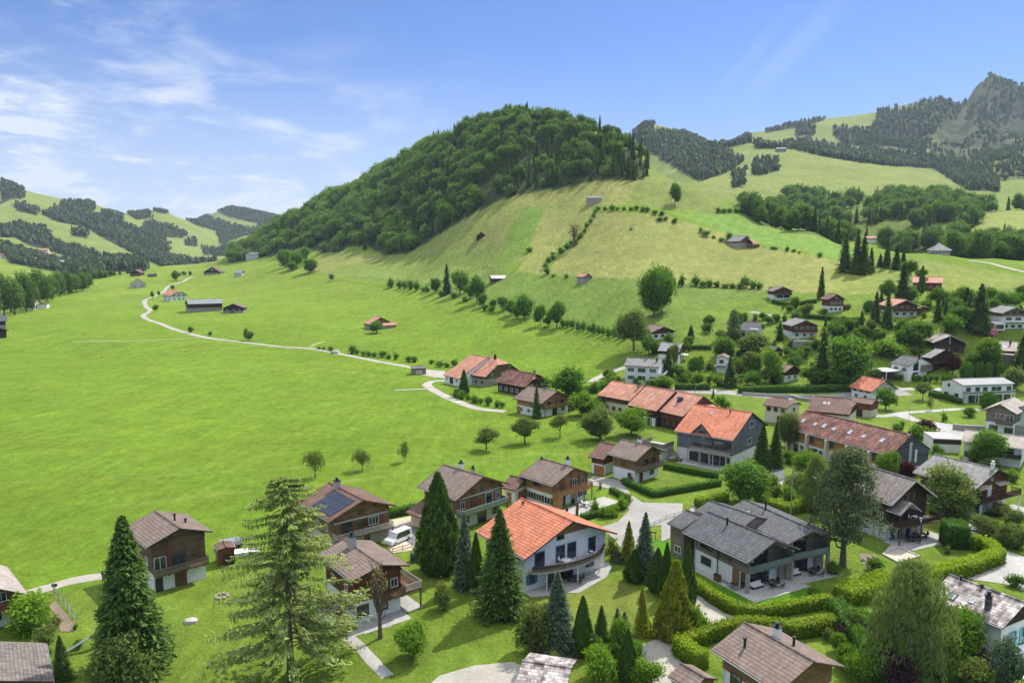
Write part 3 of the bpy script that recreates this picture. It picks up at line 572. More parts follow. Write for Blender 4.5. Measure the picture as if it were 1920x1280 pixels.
    def face(s, f):
        w, y0, y1 = s.w+0.06, s.y0-0.06, s.y1+0.06
        if f == 'F': return Vector((-w, y0, 0)), Vector((1, 0, 0)), Vector((0, -1, 0)), 2*w
        if f == 'B': return Vector((w, y1, 0)), Vector((-1, 0, 0)), Vector((0, 1, 0)), 2*w
        if f == 'L': return Vector((-w, y0, 0)), Vector((0, 1, 0)), Vector((-1, 0, 0)), y1-y0
        return Vector((w, y0, 0)), Vector((0, 1, 0)), Vector((1, 0, 0)), y1-y0
    def fbox(s, mb, f, u0, u1, z0, z1, d0, d1, m=0):     # box on a face; d = distance out of the wall
        o, t, n, ln = s.face(f); P = [o+t*u+n*d+Vector((0, 0, z)) for z in (z0, z1) for u, d in ((u0, d0), (u1, d0), (u1, d1), (u0, d1))]
        mb.add(P, [(3, 2, 1, 0), (4, 5, 6, 7), (0, 1, 5, 4), (1, 2, 6, 5), (2, 3, 7, 6), (3, 0, 4, 7)], m)
    def win(s, f, u, z, w=1.1, h=1.2, fr='frame', sh=None, bars=1, hb=0, name='window', pane='pane', tilt=None):
        # u: centre as a fraction of the face
        ln = s.face(f)[3]; c = u*ln; a, b = c-w/2, c+w/2; t = 0.07; mb = MB()
        s.fbox(mb, f, a-t, b+t, z+h, z+h+t, -0.05, 0.07); s.fbox(mb, f, a-t-0.04, b+t+0.04, z-t, z, -0.05, 0.12)
        s.fbox(mb, f, a-t, a, z, z+h, -0.05, 0.07); s.fbox(mb, f, b, b+t, z, z+h, -0.05, 0.07)
        for k in range(bars): x = a+(k+1)*w/(bars+1); s.fbox(mb, f, x-0.03, x+0.03, z, z+h, -0.05, 0.045)
        for k in range(hb): x = z+(k+1)*h/(hb+1); s.fbox(mb, f, a, b, x-0.02, x+0.02, -0.05, 0.043)
        o = s.put(mb.build(name, M[fr])); pb = MB(); s.fbox(pb, f, a+0.002, b-0.002, z+0.002, z+h-0.002, -0.04, 0.02); s.put(pb.build('pane', M[pane]), o)
        if sh:
            for q0, q1 in ((a-t-w*0.5, a-t-0.01), (b+t+0.01, b+t+w*0.5)):
                sb = MB(); s.fbox(sb, f, q0, q1, z-0.03, z+h+0.03, 0.005, 0.05); s.put(sb.build('shutter', M[sh]), o)
        return o
    def door(s, f, u, z=0.0, w=1.0, h=2.05, m='shutter', fr=None, handle=True):
        ln = s.face(f)[3]; c = u*ln; mb = MB(); s.fbox(mb, f, c-w/2, c+w/2, z+0.02, z+h, -0.02, 0.05); o = s.put(mb.build('door', M[m]))
        if fr:
            fb = MB(); s.fbox(fb, f, c-w/2-0.1, c-w/2-0.003, z, z+h+0.1, -0.03, 0.08); s.fbox(fb, f, c+w/2+0.003, c+w/2+0.1, z, z+h+0.1, -0.03, 0.08); s.fbox(fb, f, c-w/2-0.003, c+w/2+0.003, z+h+0.003, z+h+0.1, -0.03, 0.08); s.put(fb.build('frame', M[fr]), o)
        if handle: hb = MB(); s.fbox(hb, f, c+w/2-0.16, c+w/2-0.1, z+0.95, z+1.1, 0.05, 0.11); s.put(hb.build('handle', M['metal']), o)
        return o
    def band(s, f, u0, u1, z0, z1, d, m, name='trim'):
        ln = s.face(f)[3]; mb = MB(); s.fbox(mb, f, u0*ln, u1*ln, z0, z1, -0.03, d); return s.put(mb.build(name, M[m]))
    def balcony(s, f, u0, u1, z, d=1.4, style='wood', m='wood', deck='post', posts=0, h=0.95, brackets=4, postm='post', flowers=None):
        ln = s.face(f)[3]; a, b = u0*ln, u1*ln; mb = MB(); s.fbox(mb, f, a, b, z-0.18, z, 0.0, d)
        for k in range(brackets): x = a+(k+0.5)*(b-a)/brackets; s.fbox(mb, f, x-0.09, x+0.09, z-0.4, z-0.183, 0.0, d*0.85)
        o = s.put(mb.build('balcony', M[deck])); rb = MB()
        sides = [(a, b, d-0.08, d-0.02, False), (a, a+0.06, 0.0, d-0.083, True), (b-0.06, b, 0.0, d-0.083, True)]
        for p, q, e0, e1, sd in sides:
            s.fbox(rb, f, p, q, z+h-0.07, z+h, e0, e1)
            if style == 'wood': s.fbox(rb, f, p, q, z+0.1, z+h-0.16, e0+0.01 if not sd else e0, e1-0.01 if not sd else e1)
            elif style == 'glass': s.fbox(rb, f, p+0.01, q-0.01, z+0.06, z+h-0.1, e0+0.02 if not sd else e0, e1-0.02 if not sd else e1, 1)
            elif style == 'rail':
                for zz in (0.12, 0.38, 0.64): s.fbox(rb, f, p, q, z+zz, z+zz+0.1, e0+0.01, e1-0.01)
            elif style == 'slats':
                s.fbox(rb, f, p, q, z+0.08, z+0.16, e0, e1); n = max(2, int((q-p if not sd else e1-e0)/0.22))
                for k in range(n):
                    if not sd: x = p+(k+0.5)*(q-p)/n; s.fbox(rb, f, x-0.05, x+0.05, z+0.163, z+h-0.073, e0+0.01, e1-0.01)
                    else: x = e0+(k+0.5)*(e1-e0)/n; s.fbox(rb, f, p+0.01, q-0.01, z+0.163, z+h-0.073, x-0.05, x+0.05)
        s.put(rb.build('railing', [M[m], M['balustrade_glass']]), o)
        for k in range(posts):
            x = a+0.15+(k)*(b-a-0.3)/max(1, posts-1); pb = MB(); s.fbox(pb, f, x-0.09, x+0.09, s.dz, z-0.185, d-0.25, d-0.07); s.put(pb.build('post', M[postm]), o)
        if flowers:
            n = 60; q = []
            fb = MB(); s.fbox(fb, f, a+0.2, b-0.2, z+h-0.3, z+h-0.08, d, d+0.25); s.put(fb.build('flower_box', M['post']), o)
        return o
    def rz(s, u): return s.hr-s.p*abs(u)
    def chimney(s, u, v, w=0.7, h=1.3, m='white', cap='black', kind='box', l=None):
        # u across (m from ridge), v fraction along the ridge
        y = v*s.L; z = s.rz(u); mb = MB(); l = l or w
        if kind == 'pipe':
            mb.cyl(u, y, z-0.3, z+h, 0.14, n=10); mb.cyl(u, y, z+h-0.02, z+h+0.16, 0.22, 0.2, n=10)
            o = mb.build('chimney', M[cap]); return s.put(o, s.roof)
        mb.box(u-w/2, u+w/2, y-l/2, y+l/2, z-0.8, z+h); o = s.put(mb.build('chimney', M[m]), s.roof)
        cb = MB(); cb.box(u-w/2-0.08, u+w/2+0.08, y-l/2-0.08, y+l/2+0.08, z+h+0.003, z+h+0.1); cb.cyl(u, y, z+h+0.1, z+h+0.5, 0.2, 0.2, 8); cb.cyl(u, y, z+h+0.5, z+h+0.56, 0.3, 0.3, 8)
        c2 = s.put(cb.build('chimney_cap', M[cap]), s.roof)
        return o
    def roofpatch(s, name, sg, u0, u1, v0, v1, mat, fr=None, up=0.06, grid=None):
        # rectangle lying on the slope (sg=-1 left, 1 right), u metres from the ridge, v fractions along
        y0, y1 = v0*s.L, v1*s.L
        def pt(u, y, e): return (sg*u+sg*e*s.p*0.9, y, s.hr-s.p*u+e)
        def slab(mb, a, b, c, d, e0, e1, m=0):
            P = [pt(a, c, e0), pt(b, c, e0), pt(b, d, e0), pt(a, d, e0), pt(a, c, e1), pt(b, c, e1), pt(b, d, e1), pt(a, d, e1)]
            F = [(3, 2, 1, 0), (4, 5, 6, 7), (0, 1, 5, 4), (1, 2, 6, 5), (2, 3, 7, 6), (3, 0, 4, 7)]
            if sg < 0: F = [f[::-1] for f in F]
            mb.add(P, F, m)
        mb = MB(); f = 0.09 if fr else 0
        if fr:
            slab(mb, u0, u1, y0, y0+f, -0.05, up+0.04); slab(mb, u0, u1, y1-f, y1, -0.05, up+0.04); slab(mb, u0, u0+f, y0+f, y1-f, -0.05, up+0.04); slab(mb, u1-f, u1, y0+f, y1-f, -0.05, up+0.04)
            o = s.put(mb.build(name, M[fr]), s.roof); pb = MB(); slab(pb, u0+f+0.002, u1-f-0.002, y0+f+0.002, y1-f-0.002, -0.04, up); p = pb.build('skylight_pane', M[mat]); p.parent = s.roof; return o
        if grid:
            nu, nv = grid; du = (u1-u0)/nu; dv = (y1-y0)/nv
            for i in range(nu):
                for j in range(nv): slab(mb, u0+i*du+0.02, u0+(i+1)*du-0.02, y0+j*dv+0.02, y0+(j+1)*dv-0.02, 0.04, up+0.04)
        else: slab(mb, u0, u1, y0, y1, -0.05, up)
        return s.put(mb.build(name, M[mat]), s.roof)
    def box(s, name, x0, x1, y0, y1, z0, z1, m, parent=None):
        mb = MB(); mb.box(x0, x1, y0, y1, z0, z1); return s.put(mb.build(name, M[m]), parent)
    def world(s, x, y, z=None):
        p = s.M @ Vector((x, y, 0 if z is None else z))
        if z is None: p.z = float(H(p.x, p.y))
        return p
# ------------------------------------------------------------------ the houses, near to far
q1 = crop(1720, 700, 7.11); q2 = crop(1140, 600, 7.385); q3 = crop(1400, 480, 8); q4 = crop(1600, 600, 6); q5 = crop(0, 540, 10.667); q6 = crop(220, 460, 7.385)
q7 = crop(1460, 740, 6); q8 = crop(1600, 860, 6); w1 = crop(1380, 560, 6); w2 = crop(1560, 1040, 5.333); w3 = crop(1230, 920, 5.189); w4 = crop(960, 920, 6.095); w5 = crop(0, 400, 6.4)
def PT(c, **k): return {a: c(*v) for a, v in k.items()}
def chalet_front(h, up=3, lo=2, fr='frame', sh='shutter', upz=None, ww=1.0):
    z1 = h.lh+0.9 if upz is None else upz
    for k in range(up): h.win('F', (k+0.7)/(up+0.4), z1, ww, 1.15, fr, sh)
    for k in range(lo): h.win('F', (k+0.7)/(lo+0.4), 0.95, 1.2, 1.1, fr)
def side_wins(h, f, n, z, w=0.9, hh=1.0, fr='frame', sh=None):
    for k in range(n): h.win(f, (k+0.6)/(n+0.2), z, w, hh, fr, sh)

# chalet with white base left of the larch
h = House('chalet', 'dark timber chalet on a white base with slatted grey-brown roof, beside a rusty shed', 'chalet', PT(r1, F=(945, 430), B=(835, 350), EL=(815, 513), ER=(1185, 478), GR=(1133, 706)), hr=8.3, lower=('white', 2.7), upper='oldwood', roof='r_brown', purlins=True, key='A')
h.balcony('F', 0.0, 1.0, 2.75, 1.3, 'slats', 'greywood', brackets=6); h.win('F', 0.14, 3.2, 1.5, 1.7, 'frame'); h.door('F', 0.42, 2.78, 1.0, 2.0, 'dframe'); h.door('F', 0.55, 2.78, 1.0, 2.0, 'dframe'); h.win('F', 0.8, 3.9, 0.9, 0.9, 'bframe')
h.door('F', 0.5, -0.1, 1.7, 2.2, 'post', 'frame'); h.door('F', 0.1, -0.1, 1.0, 2.1, 'dframe'); h.chimney(0.9, 0.45, 0.5, 0.9, kind='pipe'); h.chimney(2.2, 0.4, 0.5, 0.45, kind='pipe')
h.box('corner_post', -h.w*0.45-0.12, -h.w*0.45+0.12, 0.3, 0.55, 2.8, h.rz(h.w*0.45)-0.3, 'redwood')
side_wins(h, 'L', 2, 3.5); side_wins(h, 'R', 2, 3.4)

# chalet with solar panels
h = House('chalet', 'brown timber chalet with dark solar panels on its roof, in front of the meadow', 'chalet', PT(r2, F=(575, 272), B=(392, 200), EL=(405, 380), ER=(780, 330)), hr=8.0, lower=('beige', 2.5), upper='wood', roof='r_dbrown', purlins=True, trim='post', key='B')
h.roofpatch('solar_panel', -1, 0.8, h.W-0.7, 0.10, 0.66, 'solar', grid=(3, 5)); h.chimney(-0.2, 0.72, 0.9, 1.2, 'concrete')
h.band('F', 0.02, 0.98, 4.7, 4.95, 0.16, 'lightbeam', 'beam'); h.balcony('F', 0.0, 1.0, 2.5, 1.6, 'slats', 'lightbeam', brackets=5, posts=3)
h.win('F', 0.72, 3.25, 1.7, 1.2, 'frame', 'shutter', 2); h.door('F', 0.25, 2.53, 1.9, 2.0, 'pane', 'bframe'); h.win('F', 0.5, 3.3, 1.1, 1.1, 'bframe', 'shutter'); h.win('F', 0.5, 5.4, 0.9, 0.8, 'bframe'); h.door('F', 0.6, 0, 1.0, 2.0, 'shutter'); h.win('F', 0.25, 0.8, 1.3, 1.1)
side_wins(h, 'L', 3, 3.3); side_wins(h, 'R', 3, 3.3)

# chalet below it
h = House('chalet', 'low brown chalet on a white base behind a nearly bare pollarded tree, side balcony', 'chalet', PT(r2, F=(635, 628), B=(470, 512), EL=(540, 692), ER=(878, 665), GR=(790, 882)), hr=7.0, lower=('white', 2.8), upper='redwood', roof='r_brown', purlins=True, key='C')
h.chimney(-0.3, 0.72, 0.9, 1.6, 'concrete', l=1.1); h.win('F', 0.16, 3.5, 2.0, 1.3, 'bframe'); h.win('F', 0.16, 0.9, 1.5, 1.4, 'dframe'); h.door('F', 0.62, 2.85, 1.6, 2.0, 'pane', 'bframe'); h.win('F', 0.85, 3.6, 0.9, 1.1, 'frame'); h.win('F', 0.6, 0.9, 1.2, 1.2, 'dframe')
h.balcony('F', 0.45, 1.0, 2.85, 1.5, 'slats', 'post'); h.balcony('R', -0.12, 0.62, 2.85, 2.6, 'slats', 'lightbeam', posts=2); side_wins(h, 'L', 2, 3.5); side_wins(h, 'R', 2, 0.9)
h.box('terrace', h.w+0.07, h.w+2.8, 0.0, h.L*0.7, -0.25, 0.08, 'slab'); h.box('terrace', -h.w-0.3, h.w+0.0, -1.9, h.y0-0.07, -0.25, 0.06, 'slab')
h.box('annex_wall', -h.w-3.2, -h.w-0.07, h.y0+0.6, h.y0+4.2, h.dz, 2.2, 'white'); h.box('annex_roof', -h.w-3.7, -h.w-0.065, h.y0+0.1, h.y0+4.7, 2.2, 2.42, 'r_brown'); h.box('annex_door', -h.w-2.4, -h.w-1.4, h.y0+0.52, h.y0+0.597, 0, 1.9, 'garage')

# chalet left of the tall thuja
h = House('chalet', 'large brown chalet with two white chimneys, partly hidden by a tall dark spruce', 'chalet', PT(r2, F=(1235, 150), B=(1030, 92), EL=(1100, 262), ER=(1385, 205), BL=(868, 218)), hr=8.6, lower=('cream', 2.8), upper='wood', roof='r_brown', purlins=True, trim='post', key='D')
h.chimney(0.6, 0.62, 0.7, 1.2, 'white'); h.chimney(1.2, 0.38, 0.5, 0.8, 'concrete'); h.chimney(-3.4, 0.7, 0.3, 0.3, kind='pipe'); h.band('F', 0.05, 0.95, 5.2, 5.42, 0.2, 'lightbeam', 'beam')
h.balcony('F', 0.0, 1.0, 2.85, 1.7, 'glass', 'lightbeam', brackets=5, posts=3); h.win('F', 0.13, 3.5, 0.9, 1.2, 'frame'); h.door('F', 0.38, 2.9, 1.2, 2.0, 'shutter', 'post'); h.door('F', 0.7, 2.9, 1.5, 2.1, 'pane', 'frame'); h.win('F', 0.9, 3.5, 0.8, 1.2, 'frame')
h.door('F', 0.55, 0, 1.9, 2.1, 'pane', 'bframe'); h.win('F', 0.85, 0.8, 1.4, 1.2, 'bframe'); h.win('F', 0.2, 0.8, 1.4, 1.2, 'bframe'); h.win('F', 0.35, 5.7, 0.7, 0.7, 'bframe'); h.win('F', 0.55, 5.7, 0.7, 0.7, 'bframe')
h.box('garage_wall', -h.w-3.6, -h.w-0.07, h.L*0.45, h.L*0.85, h.dz, 2.5, 'cream'); mb = MB(); mb.poly([(-h.w-4.4, h.L*0.4, 2.3), (-h.w+0.3, h.L*0.4, 4.0), (-h.w+0.3, h.L*0.9, 4.0), (-h.w-4.4, h.L*0.9, 2.3)], (0, 0, -0.2), 0, 1); h.put(mb.build('garage_roof', [M['r_dbrown'], M['fascia']]))
side_wins(h, 'L', 3, 3.5)

# honey chalet with garden terrace
h = House('chalet', 'honey-coloured timber chalet with white ground floor, paved terrace and round lawn', 'chalet', PT(r3, F=(600, 155), B=(430, 110), EL=(487, 248), ER=(710, 192), BL=(312, 198), GL=(500, 372)), hr=8.4, lower=('white', 2.7), upper='honey', roof='r_brown', purlins='beam', trim='post', key='E')
h.chimney(0.5, 0.25, 0.75, 1.3, 'white'); h.chimney(-0.3, 0.93, 0.3, 0.35, kind='pipe'); h.balcony('F', 0.0, 1.0, 2.75, 1.5, 'slats', 'honey', 'honey', posts=3, postm='honey', brackets=5)
h.door('F', 0.28, 2.8, 1.4, 2.0, 'shutter', 'honey'); h.win('F', 0.62, 3.5, 1.1, 1.2, 'frame', 'shutter'); h.win('F', 0.85, 3.5, 0.9, 1.2, 'frame', 'shutter'); h.door('F', 0.25, 0, 2.2, 2.1, 'pane', 'frame'); h.door('F', 0.6, 0, 1.6, 2.1, 'pane', 'frame'); h.win('F', 0.85, 0.9, 1.1, 1.2, 'frame', 'shutter')
h.door('F', 0.5, 5.3, 0.8, 1.4, 'shutter'); side_wins(h, 'L', 3, 0.8, 1.4, 1.2, 'frame', 'shutter'); h.win('L', 0.6, 3.5, 1.1, 1.0, 'bframe', 'shutter'); h.box('corner_wall', -h.w-0.05, -h.w+1.3, h.y0-1.45, h.y0-0.07, h.dz, 2.55, 'honey')
g = House('chalet_wing', None, None, PT(r3, B=(262, 198), F=(352, 212), BL=(225, 255), EL=(290, 280)), hr=4.6, L=6.5, W=3.6, oe=0.5, og=0.5, lower=('white', 2.6), upper='honey', roof='r_dbrown', wing_of=h, key='E2')
g.door('L', 0.5, 0, 1.0, 2.0, 'garage'); g.door('F', 0.4, 0, 2.4, 2.1, 'garage')
h.box('terrace', -h.w-0.5, h.w+3.2, -4.6, h.y0-1.5, -0.3, 0.07, 'paving')

# red-roofed white house
h = House('villa', 'white house with bright orange-red tiled roof and curved balcony with white table', 'house', dict(F=w4(750, 337), B=w4(98, 88), EL=w4(115, 775), ER=w4(1180, 492), GL=w4(158, 1150)), hr=8.6, pitch=0.40, oe=1.1, og=1.5, lower=('white', 2.8), upper='white', roof='r_orange', ft=0.24, key='F')
W_, L_ = h.w, h.L
mb = MB(); z5 = h.hr-h.p*W_*0.62-0.3; mb.poly([(-W_*0.62, h.y0-0.09, z5), (W_*0.62, h.y0-0.09, z5), (0, h.y0-0.09, h.hr-0.33)], (0, 0.02, 0)); h.put(mb.build('gable_panel', M['orange'])).data.materials[0] = M['honey']
mb = MB(); n = 14; pts = [(-W_*0.93+(W_*1.9)*k/n, h.y0-0.1-2.6*math.sin(math.pi*min(1, (k+0.6)/n*0.98))**0.55) for k in range(n+1)]
top = [(x, y, 2.95) for x, y in pts]+[(pts[-1][0], h.y0-0.07, 2.95), (pts[0][0], h.y0-0.07, 2.95)]
mb.poly(top, (0, 0, -0.25)); o = h.put(mb.build('balcony', M['concrete']))
mb = MB()
for k in range(n): mb.bar((pts[k][0], pts[k][1]+0.05, 3.3), (pts[k+1][0], pts[k+1][1]+0.05, 3.3), 0.12, 0.66)
h.put(mb.build('railing', M['greywood']), o); mb = MB()
for k in range(n): mb.bar((pts[k][0], pts[k][1]-0.12, 3.75), (pts[k+1][0], pts[k+1][1]-0.12, 3.75), 0.26, 0.2)
h.put(mb.build('flower_box', M['fascia']), o)
for k in (2, 7, 12): mb = MB(); mb.cyl(pts[k][0], pts[k][1]+0.25, -0.3, 2.7, 0.09, n=8); h.put(mb.build('post', M['white']), o)
h.door('F', 0.17, 2.97, 1.6, 2.2, 'pane', 'bluef'); h.door('F', 0.42, 2.97, 1.5, 2.35, 'pane', 'bluef'); h.door('F', 0.56, 2.97, 1.5, 2.35, 'pane', 'bluef'); h.door('F', 0.82, 2.97, 1.3, 2.3, 'pane', 'bluef'); h.win('F', 0.42, 6.3, 1.2, 0.6, 'bframe')
h.win('F', 0.08, 0.9, 0.9, 1.4, 'bluef', 'bluef'); h.door('F', 0.5, 0, 2.2, 2.1, 'pane', 'bframe'); h.door('F', 0.3, 0, 1.2, 2.1, 'pane', 'bluef'); h.win('F', 0.8, 0.9, 1.3, 1.2, 'bluef'); side_wins(h, 'R', 3, 3.9, 1.1, 1.1, 'bluef'); side_wins(h, 'L', 3, 3.9, 1.1, 1.1, 'bluef'); h.chimney(0.2, 0.05, 0.01, 0.01, kind='pipe') if False else None
h.chimney(-0.9, 0.86, 0.3, 0.3, kind='pipe')
mb = MB(); mb.poly([(x*1.12, y-0.9, 0.05) for x, y in pts]+[(W_+1.8, h.y0+1, 0.05), (-W_-0.3, h.y0+1, 0.05)], (0, 0, -0.3)); h.put(mb.build('terrace', M['paving'])); HV = h
mb = MB(); mb.box(-0.06, 0.06, 0, 0.9, 3.0, 4.2)
# chalet with garage wing next to the hedge garden
h = House('chalet', 'brown-roofed chalet with white base and orange garage door inside a square hedge', 'chalet', PT(r7, F=(578, 990), B=(300, 928), EL=(418, 1112), ER=(668, 1040)), hr=7.4, lower=('white', 2.6), upper='wood', roof='r_brown', purlins=True, trim='post', key='G')
h.chimney(0.6, 0.45, 0.7, 1.1, 'white'); h.balcony('F', 0.0, 1.0, 2.65, 1.3, 'slats', 'greywood', brackets=5); h.door('F', 0.25, 0, 1.2, 2.0, 'redwood', 'frame'); h.win('F', 0.7, 0.9, 1.2, 0.9, 'dframe'); h.win('F', 0.45, 3.3, 1.2, 1.2, 'bframe', 'shutter'); h.win('F', 0.75, 3.3, 1.0, 1.2, 'bframe', 'shutter'); h.door('L', 0.22, 0, 1.0, 2.0, 'redwood', 'frame'); h.win('L', 0.5, 3.2, 1.2, 0.9, 'bframe')
g = House('chalet_wing', None, None, PT(r7, F=(240, 968), B=(130, 952), EL=(155, 1112), BL=(0, 1075)), hr=6.0, L=5.5, W=4.2, oe=0.7, og=0.6, lower=('white', 2.4), upper='redwood', roof='r_dbrown', wing_of=h, key='G2'); g.door('L', 0.32, 0, 2.6, 2.1, 'garage', 'frame')
mb = MB()
for k in range(8): mb.box(-h.w-1.6+0.0, -h.w-0.4, h.y0+0.2+k*0.3, h.y0+0.5+k*0.3, 0.02, 0.18*(8-k))
h.put(mb.build('stair', M['post']))

# grey apartment house with orange roof
h = House('apartment_house', 'grey clad apartment house with orange roof, gabled dormer and wide terraces', 'house', PT(r7, F=(1442, 705), B=(925, 630), EL=(1245, 948), ER=(1550, 800), BL=(750, 848), GL=(1245, 1175)), hr=10.5, pitch=0.6, oe=0.8, og=0.5, lower=('white', 2.7), upper='greyclad', roof='r_orange', key='H')
h.balcony('L', 0.02, 0.72, 3.3, 2.4, 'slats', 'greywood', 'concrete', posts=4, postm='concrete', brackets=0); h.win('F', 0.55, h.hw+1.0, 2.6, 1.3, 'frame', None, 3); h.win('F', 0.5, 3.8, 2.2, 1.3, 'frame', None, 2)
for u in (0.1, 0.25, 0.42, 0.6): h.door('L', u, 3.33, 1.9, 2.1, 'pane', 'dframe')
for u in (0.12, 0.3, 0.5, 0.68): h.door('L', u, 0, 2.0, 2.1, 'pane', 'dframe')
# dormer
dm = (h.y0+h.y1)/2+0.5; dw = 2.4; zt = h.rz(h.w*0.48); mb = MB(); xo = -h.w-0.25; zb = h.hw-2.3
mb.add([(xo, dm-dw, zb), (xo, dm+dw, zb), (xo, dm+dw, h.hw-0.1), (xo, dm, zt-0.3), (xo, dm-dw, h.hw-0.1), (0, dm-dw, zb), (0, dm+dw, zb), (0, dm+dw, h.hw-0.1), (0, dm, zt-0.3), (0, dm-dw, h.hw-0.1)], [(0, 1, 2, 3, 4)[::-1], (0, 5, 6, 1)[::-1], (1, 6, 7, 2)[::-1], (4, 9, 5, 0)[::-1]]); dd = h.put(mb.build('dormer', M['greyclad']))
mb = MB(); xe = xo-0.5; e = 0.6
mb.poly([(xe, dm-dw-e, h.hw-0.45), (xe, dm, zt+0.05), (-h.w*0.48+0.6, dm, zt+0.05), (-h.w*0.9, dm-dw-e, h.hw-0.45)][::-1], (0, 0, -0.2), 0, 1); mb.poly([(xe, dm+dw+e, h.hw-0.45), (xe, dm, zt+0.05), (-h.w*0.48+0.6, dm, zt+0.05), (-h.w*0.9, dm+dw+e, h.hw-0.45)], (0, 0, -0.2), 0, 1); h.put(mb.build('dormer_roof', [M['r_orange'], M['greywood']]), dd)
mb = MB(); mb.box(xo-0.06, xo-0.01, dm-0.7, dm+0.7, h.hw-1.0, h.hw+0.7); h.put(mb.build('window', M['pane'])); h.chimney(-1.4, 0.33, 0.3, 0.8, kind='pipe'); h.roofpatch('skylight', -1, 1.6, 2.6, 0.6, 0.64, 'skylight', 'metal')
h.box('terrace_wall', -h.w-5.5, -h.w-0.5, h.y1+0.6, h.y1+6.5, h.dz, 3.0, 'concrete'); mb = MB(); x0, x1, y0, y1 = -h.w-5.5, -h.w-0.5, h.y1+0.6, h.y1+6.5
for a in ((x0, x1, y0, y0+0.1), (x0, x0+0.1, y0+0.103, y1-0.103), (x0, x1, y1-0.1, y1)): mb.box(*a, 3.003, 4.0)
h.put(mb.build('railing', M['greywood'])); h.box('terrace', -h.w-4.2, -h.w-0.07, h.y0, h.y1*0.85, -0.3, 0.08, 'slab')
mb = MB()
for k in range(10): mb.box(-h.w-3.6, -h.w-2.5, h.y1-2.8+k*0.3, h.y1-2.5+k*0.3, 0.02+0.3*k, 0.3*(k+1))
h.put(mb.build('stair', M['greywood']))

# row of old farmhouses with clay roofs
h = House('row_house', 'clay-roofed farmhouse at the left end of the old orange row', 'house', PT(r7, F=(500, 467), B=(215, 430), EL=(365, 605), BL=(90, 552)), hr=8.2, pitch=0.5, W=6.5, oe=0.5, og=0.1, lower=('cream', 3.2), upper='oldwood', roof='r_clay', key='I1', group=None)
side_wins(h, 'L', 5, 1.0, 1.0, 1.0, 'bframe'); side_wins(h, 'L', 4, 3.7, 0.8, 0.8, 'bframe'); h.chimney(-0.8, 0.12, 0.9, 0.9, 'mason')
h = House('row_house', 'middle house of the old orange row, sunlit tiles and dark glazed front', 'house', PT(r7, F=(770, 513), B=(505, 468), EL=(590, 690), BL=(350, 640)), hr=8.8, pitch=0.5, W=7.2, oe=0.6, og=0.1, lower=('dark', 2.6), upper='dark', roof='r_clay', key='I2')
for k in range(6): h.door('L', 0.12+k*0.15, 0, 1.1, 2.2, 'pane' if k % 2 else 'frame', 'frame')
side_wins(h, 'L', 3, 3.2, 1.0, 0.8, 'bframe'); h.roofpatch('skylight', -1, 2.4, 3.3, 0.5, 0.56, 'skylight', 'metal')
h = House('row_house', 'right house of the old orange row with a dark oval dormer in the roof', 'house', PT(r7, F=(1010, 556), B=(775, 514), EL=(818, 732), BL=(603, 692)), hr=8.6, pitch=0.5, W=7.4, oe=0.6, og=0.3, lower=('dark', 2.6), upper='redwood', roof='r_clay', key='I3')
side_wins(h, 'L', 4, 0.9, 1.1, 1.2, 'bframe'); side_wins(h, 'F', 3, 0.9, 1.1, 1.2, 'bframe'); mb = MB(); u = 2.9; y = h.L*0.6; mb.cyl(-u, y, h.rz(u)-0.5, h.rz(u)+0.9, 1.0, 0.75, 12); h.put(mb.build('dormer', M['slate'])); h.roofpatch('skylight', -1, 4.3, 5.2, 0.6, 0.66, 'skylight', 'metal'); h.roofpatch('skylight', -1, 1.6, 2.3, 0.25, 0.3, 'skylight', 'metal')
mb = MB(); mb.box(-0.5, 3.3, -3.4, 0.3, h.dz, 4.9); h.put(mb.build('annex_wall', M['beige'])); mb = MB(); mb.poly([(-1.3, -4.0, 5.0), (3.8, -4.0, 5.0), (3.8, 0.4, 6.6), (-1.3, 0.4, 6.6)], (0, 0, -0.2)); h.put(mb.build('annex_roof', M['r_clay']))

# orange farmhouse above them
h = House('farmhouse', 'big farmhouse with clipped gable and pale orange roof beside the meadow road', 'farmhouse', PT(r6, F=(940, 240), B=(800, 222), EL=(776, 403), ER=(1075, 345), BL=(640, 373)), hr=9.2, pitch=0.58, oe=0.8, og=0.7, hip=(0.35, 0), lower=('mason', 2.6), upper='oldwood', roof='r_clay', key='J')
h.chimney(-0.6, 0.45, 0.7, 1.5, 'dark', 'black'); side_wins(h, 'L', 2, 0.9, 1.1, 1.0, 'bframe'); side_wins(h, 'F', 3, 3.4, 0.9, 0.9, 'frame'); side_wins(h, 'F', 3, 0.8, 1.0, 1.0, 'frame'); side_wins(h, 'F', 2, 6.0, 0.8, 0.7, 'frame')
mb = MB(); u = 3.2; y = h.L*0.95; mb.cyl(-u, y, h.rz(u)-0.4, h.rz(u)+0.8, 0.9, 0.7, 12); h.put(mb.build('dormer', M['dark']))
g = House('farmhouse_wing', None, None, PT(r6, F=(800, 222), B=(655, 205), EL=(548, 413), BL=(415, 377)), hr=9.2, pitch=0.50, oe=0.6, og=0.2, lower=('white', 2.8), upper='white', roof='r_clay', wing_of=h, key='J2')
g.door('L', 0.55, 0, 2.2, 2.3, 'dark'); g.win('L', 0.2, 1.0, 1.0, 1.0, 'frame'); g.win('L', 0.85, 1.0, 0.8, 0.9, 'frame')
h = House('farmhouse', 'long farmhouse with dark timber wall and rust-red roof between two other farm roofs', 'farmhouse', PT(r6, F=(1240, 357), B=(975, 335), EL=(1122, 472), BL=(850, 436), ER=(1320, 475)), hr=7.2, pitch=0.55, oe=0.8, og=0.6, hip=(0.4, 0), lower=('dark', 2.5), upper='dark', roof='r_red', key='K')
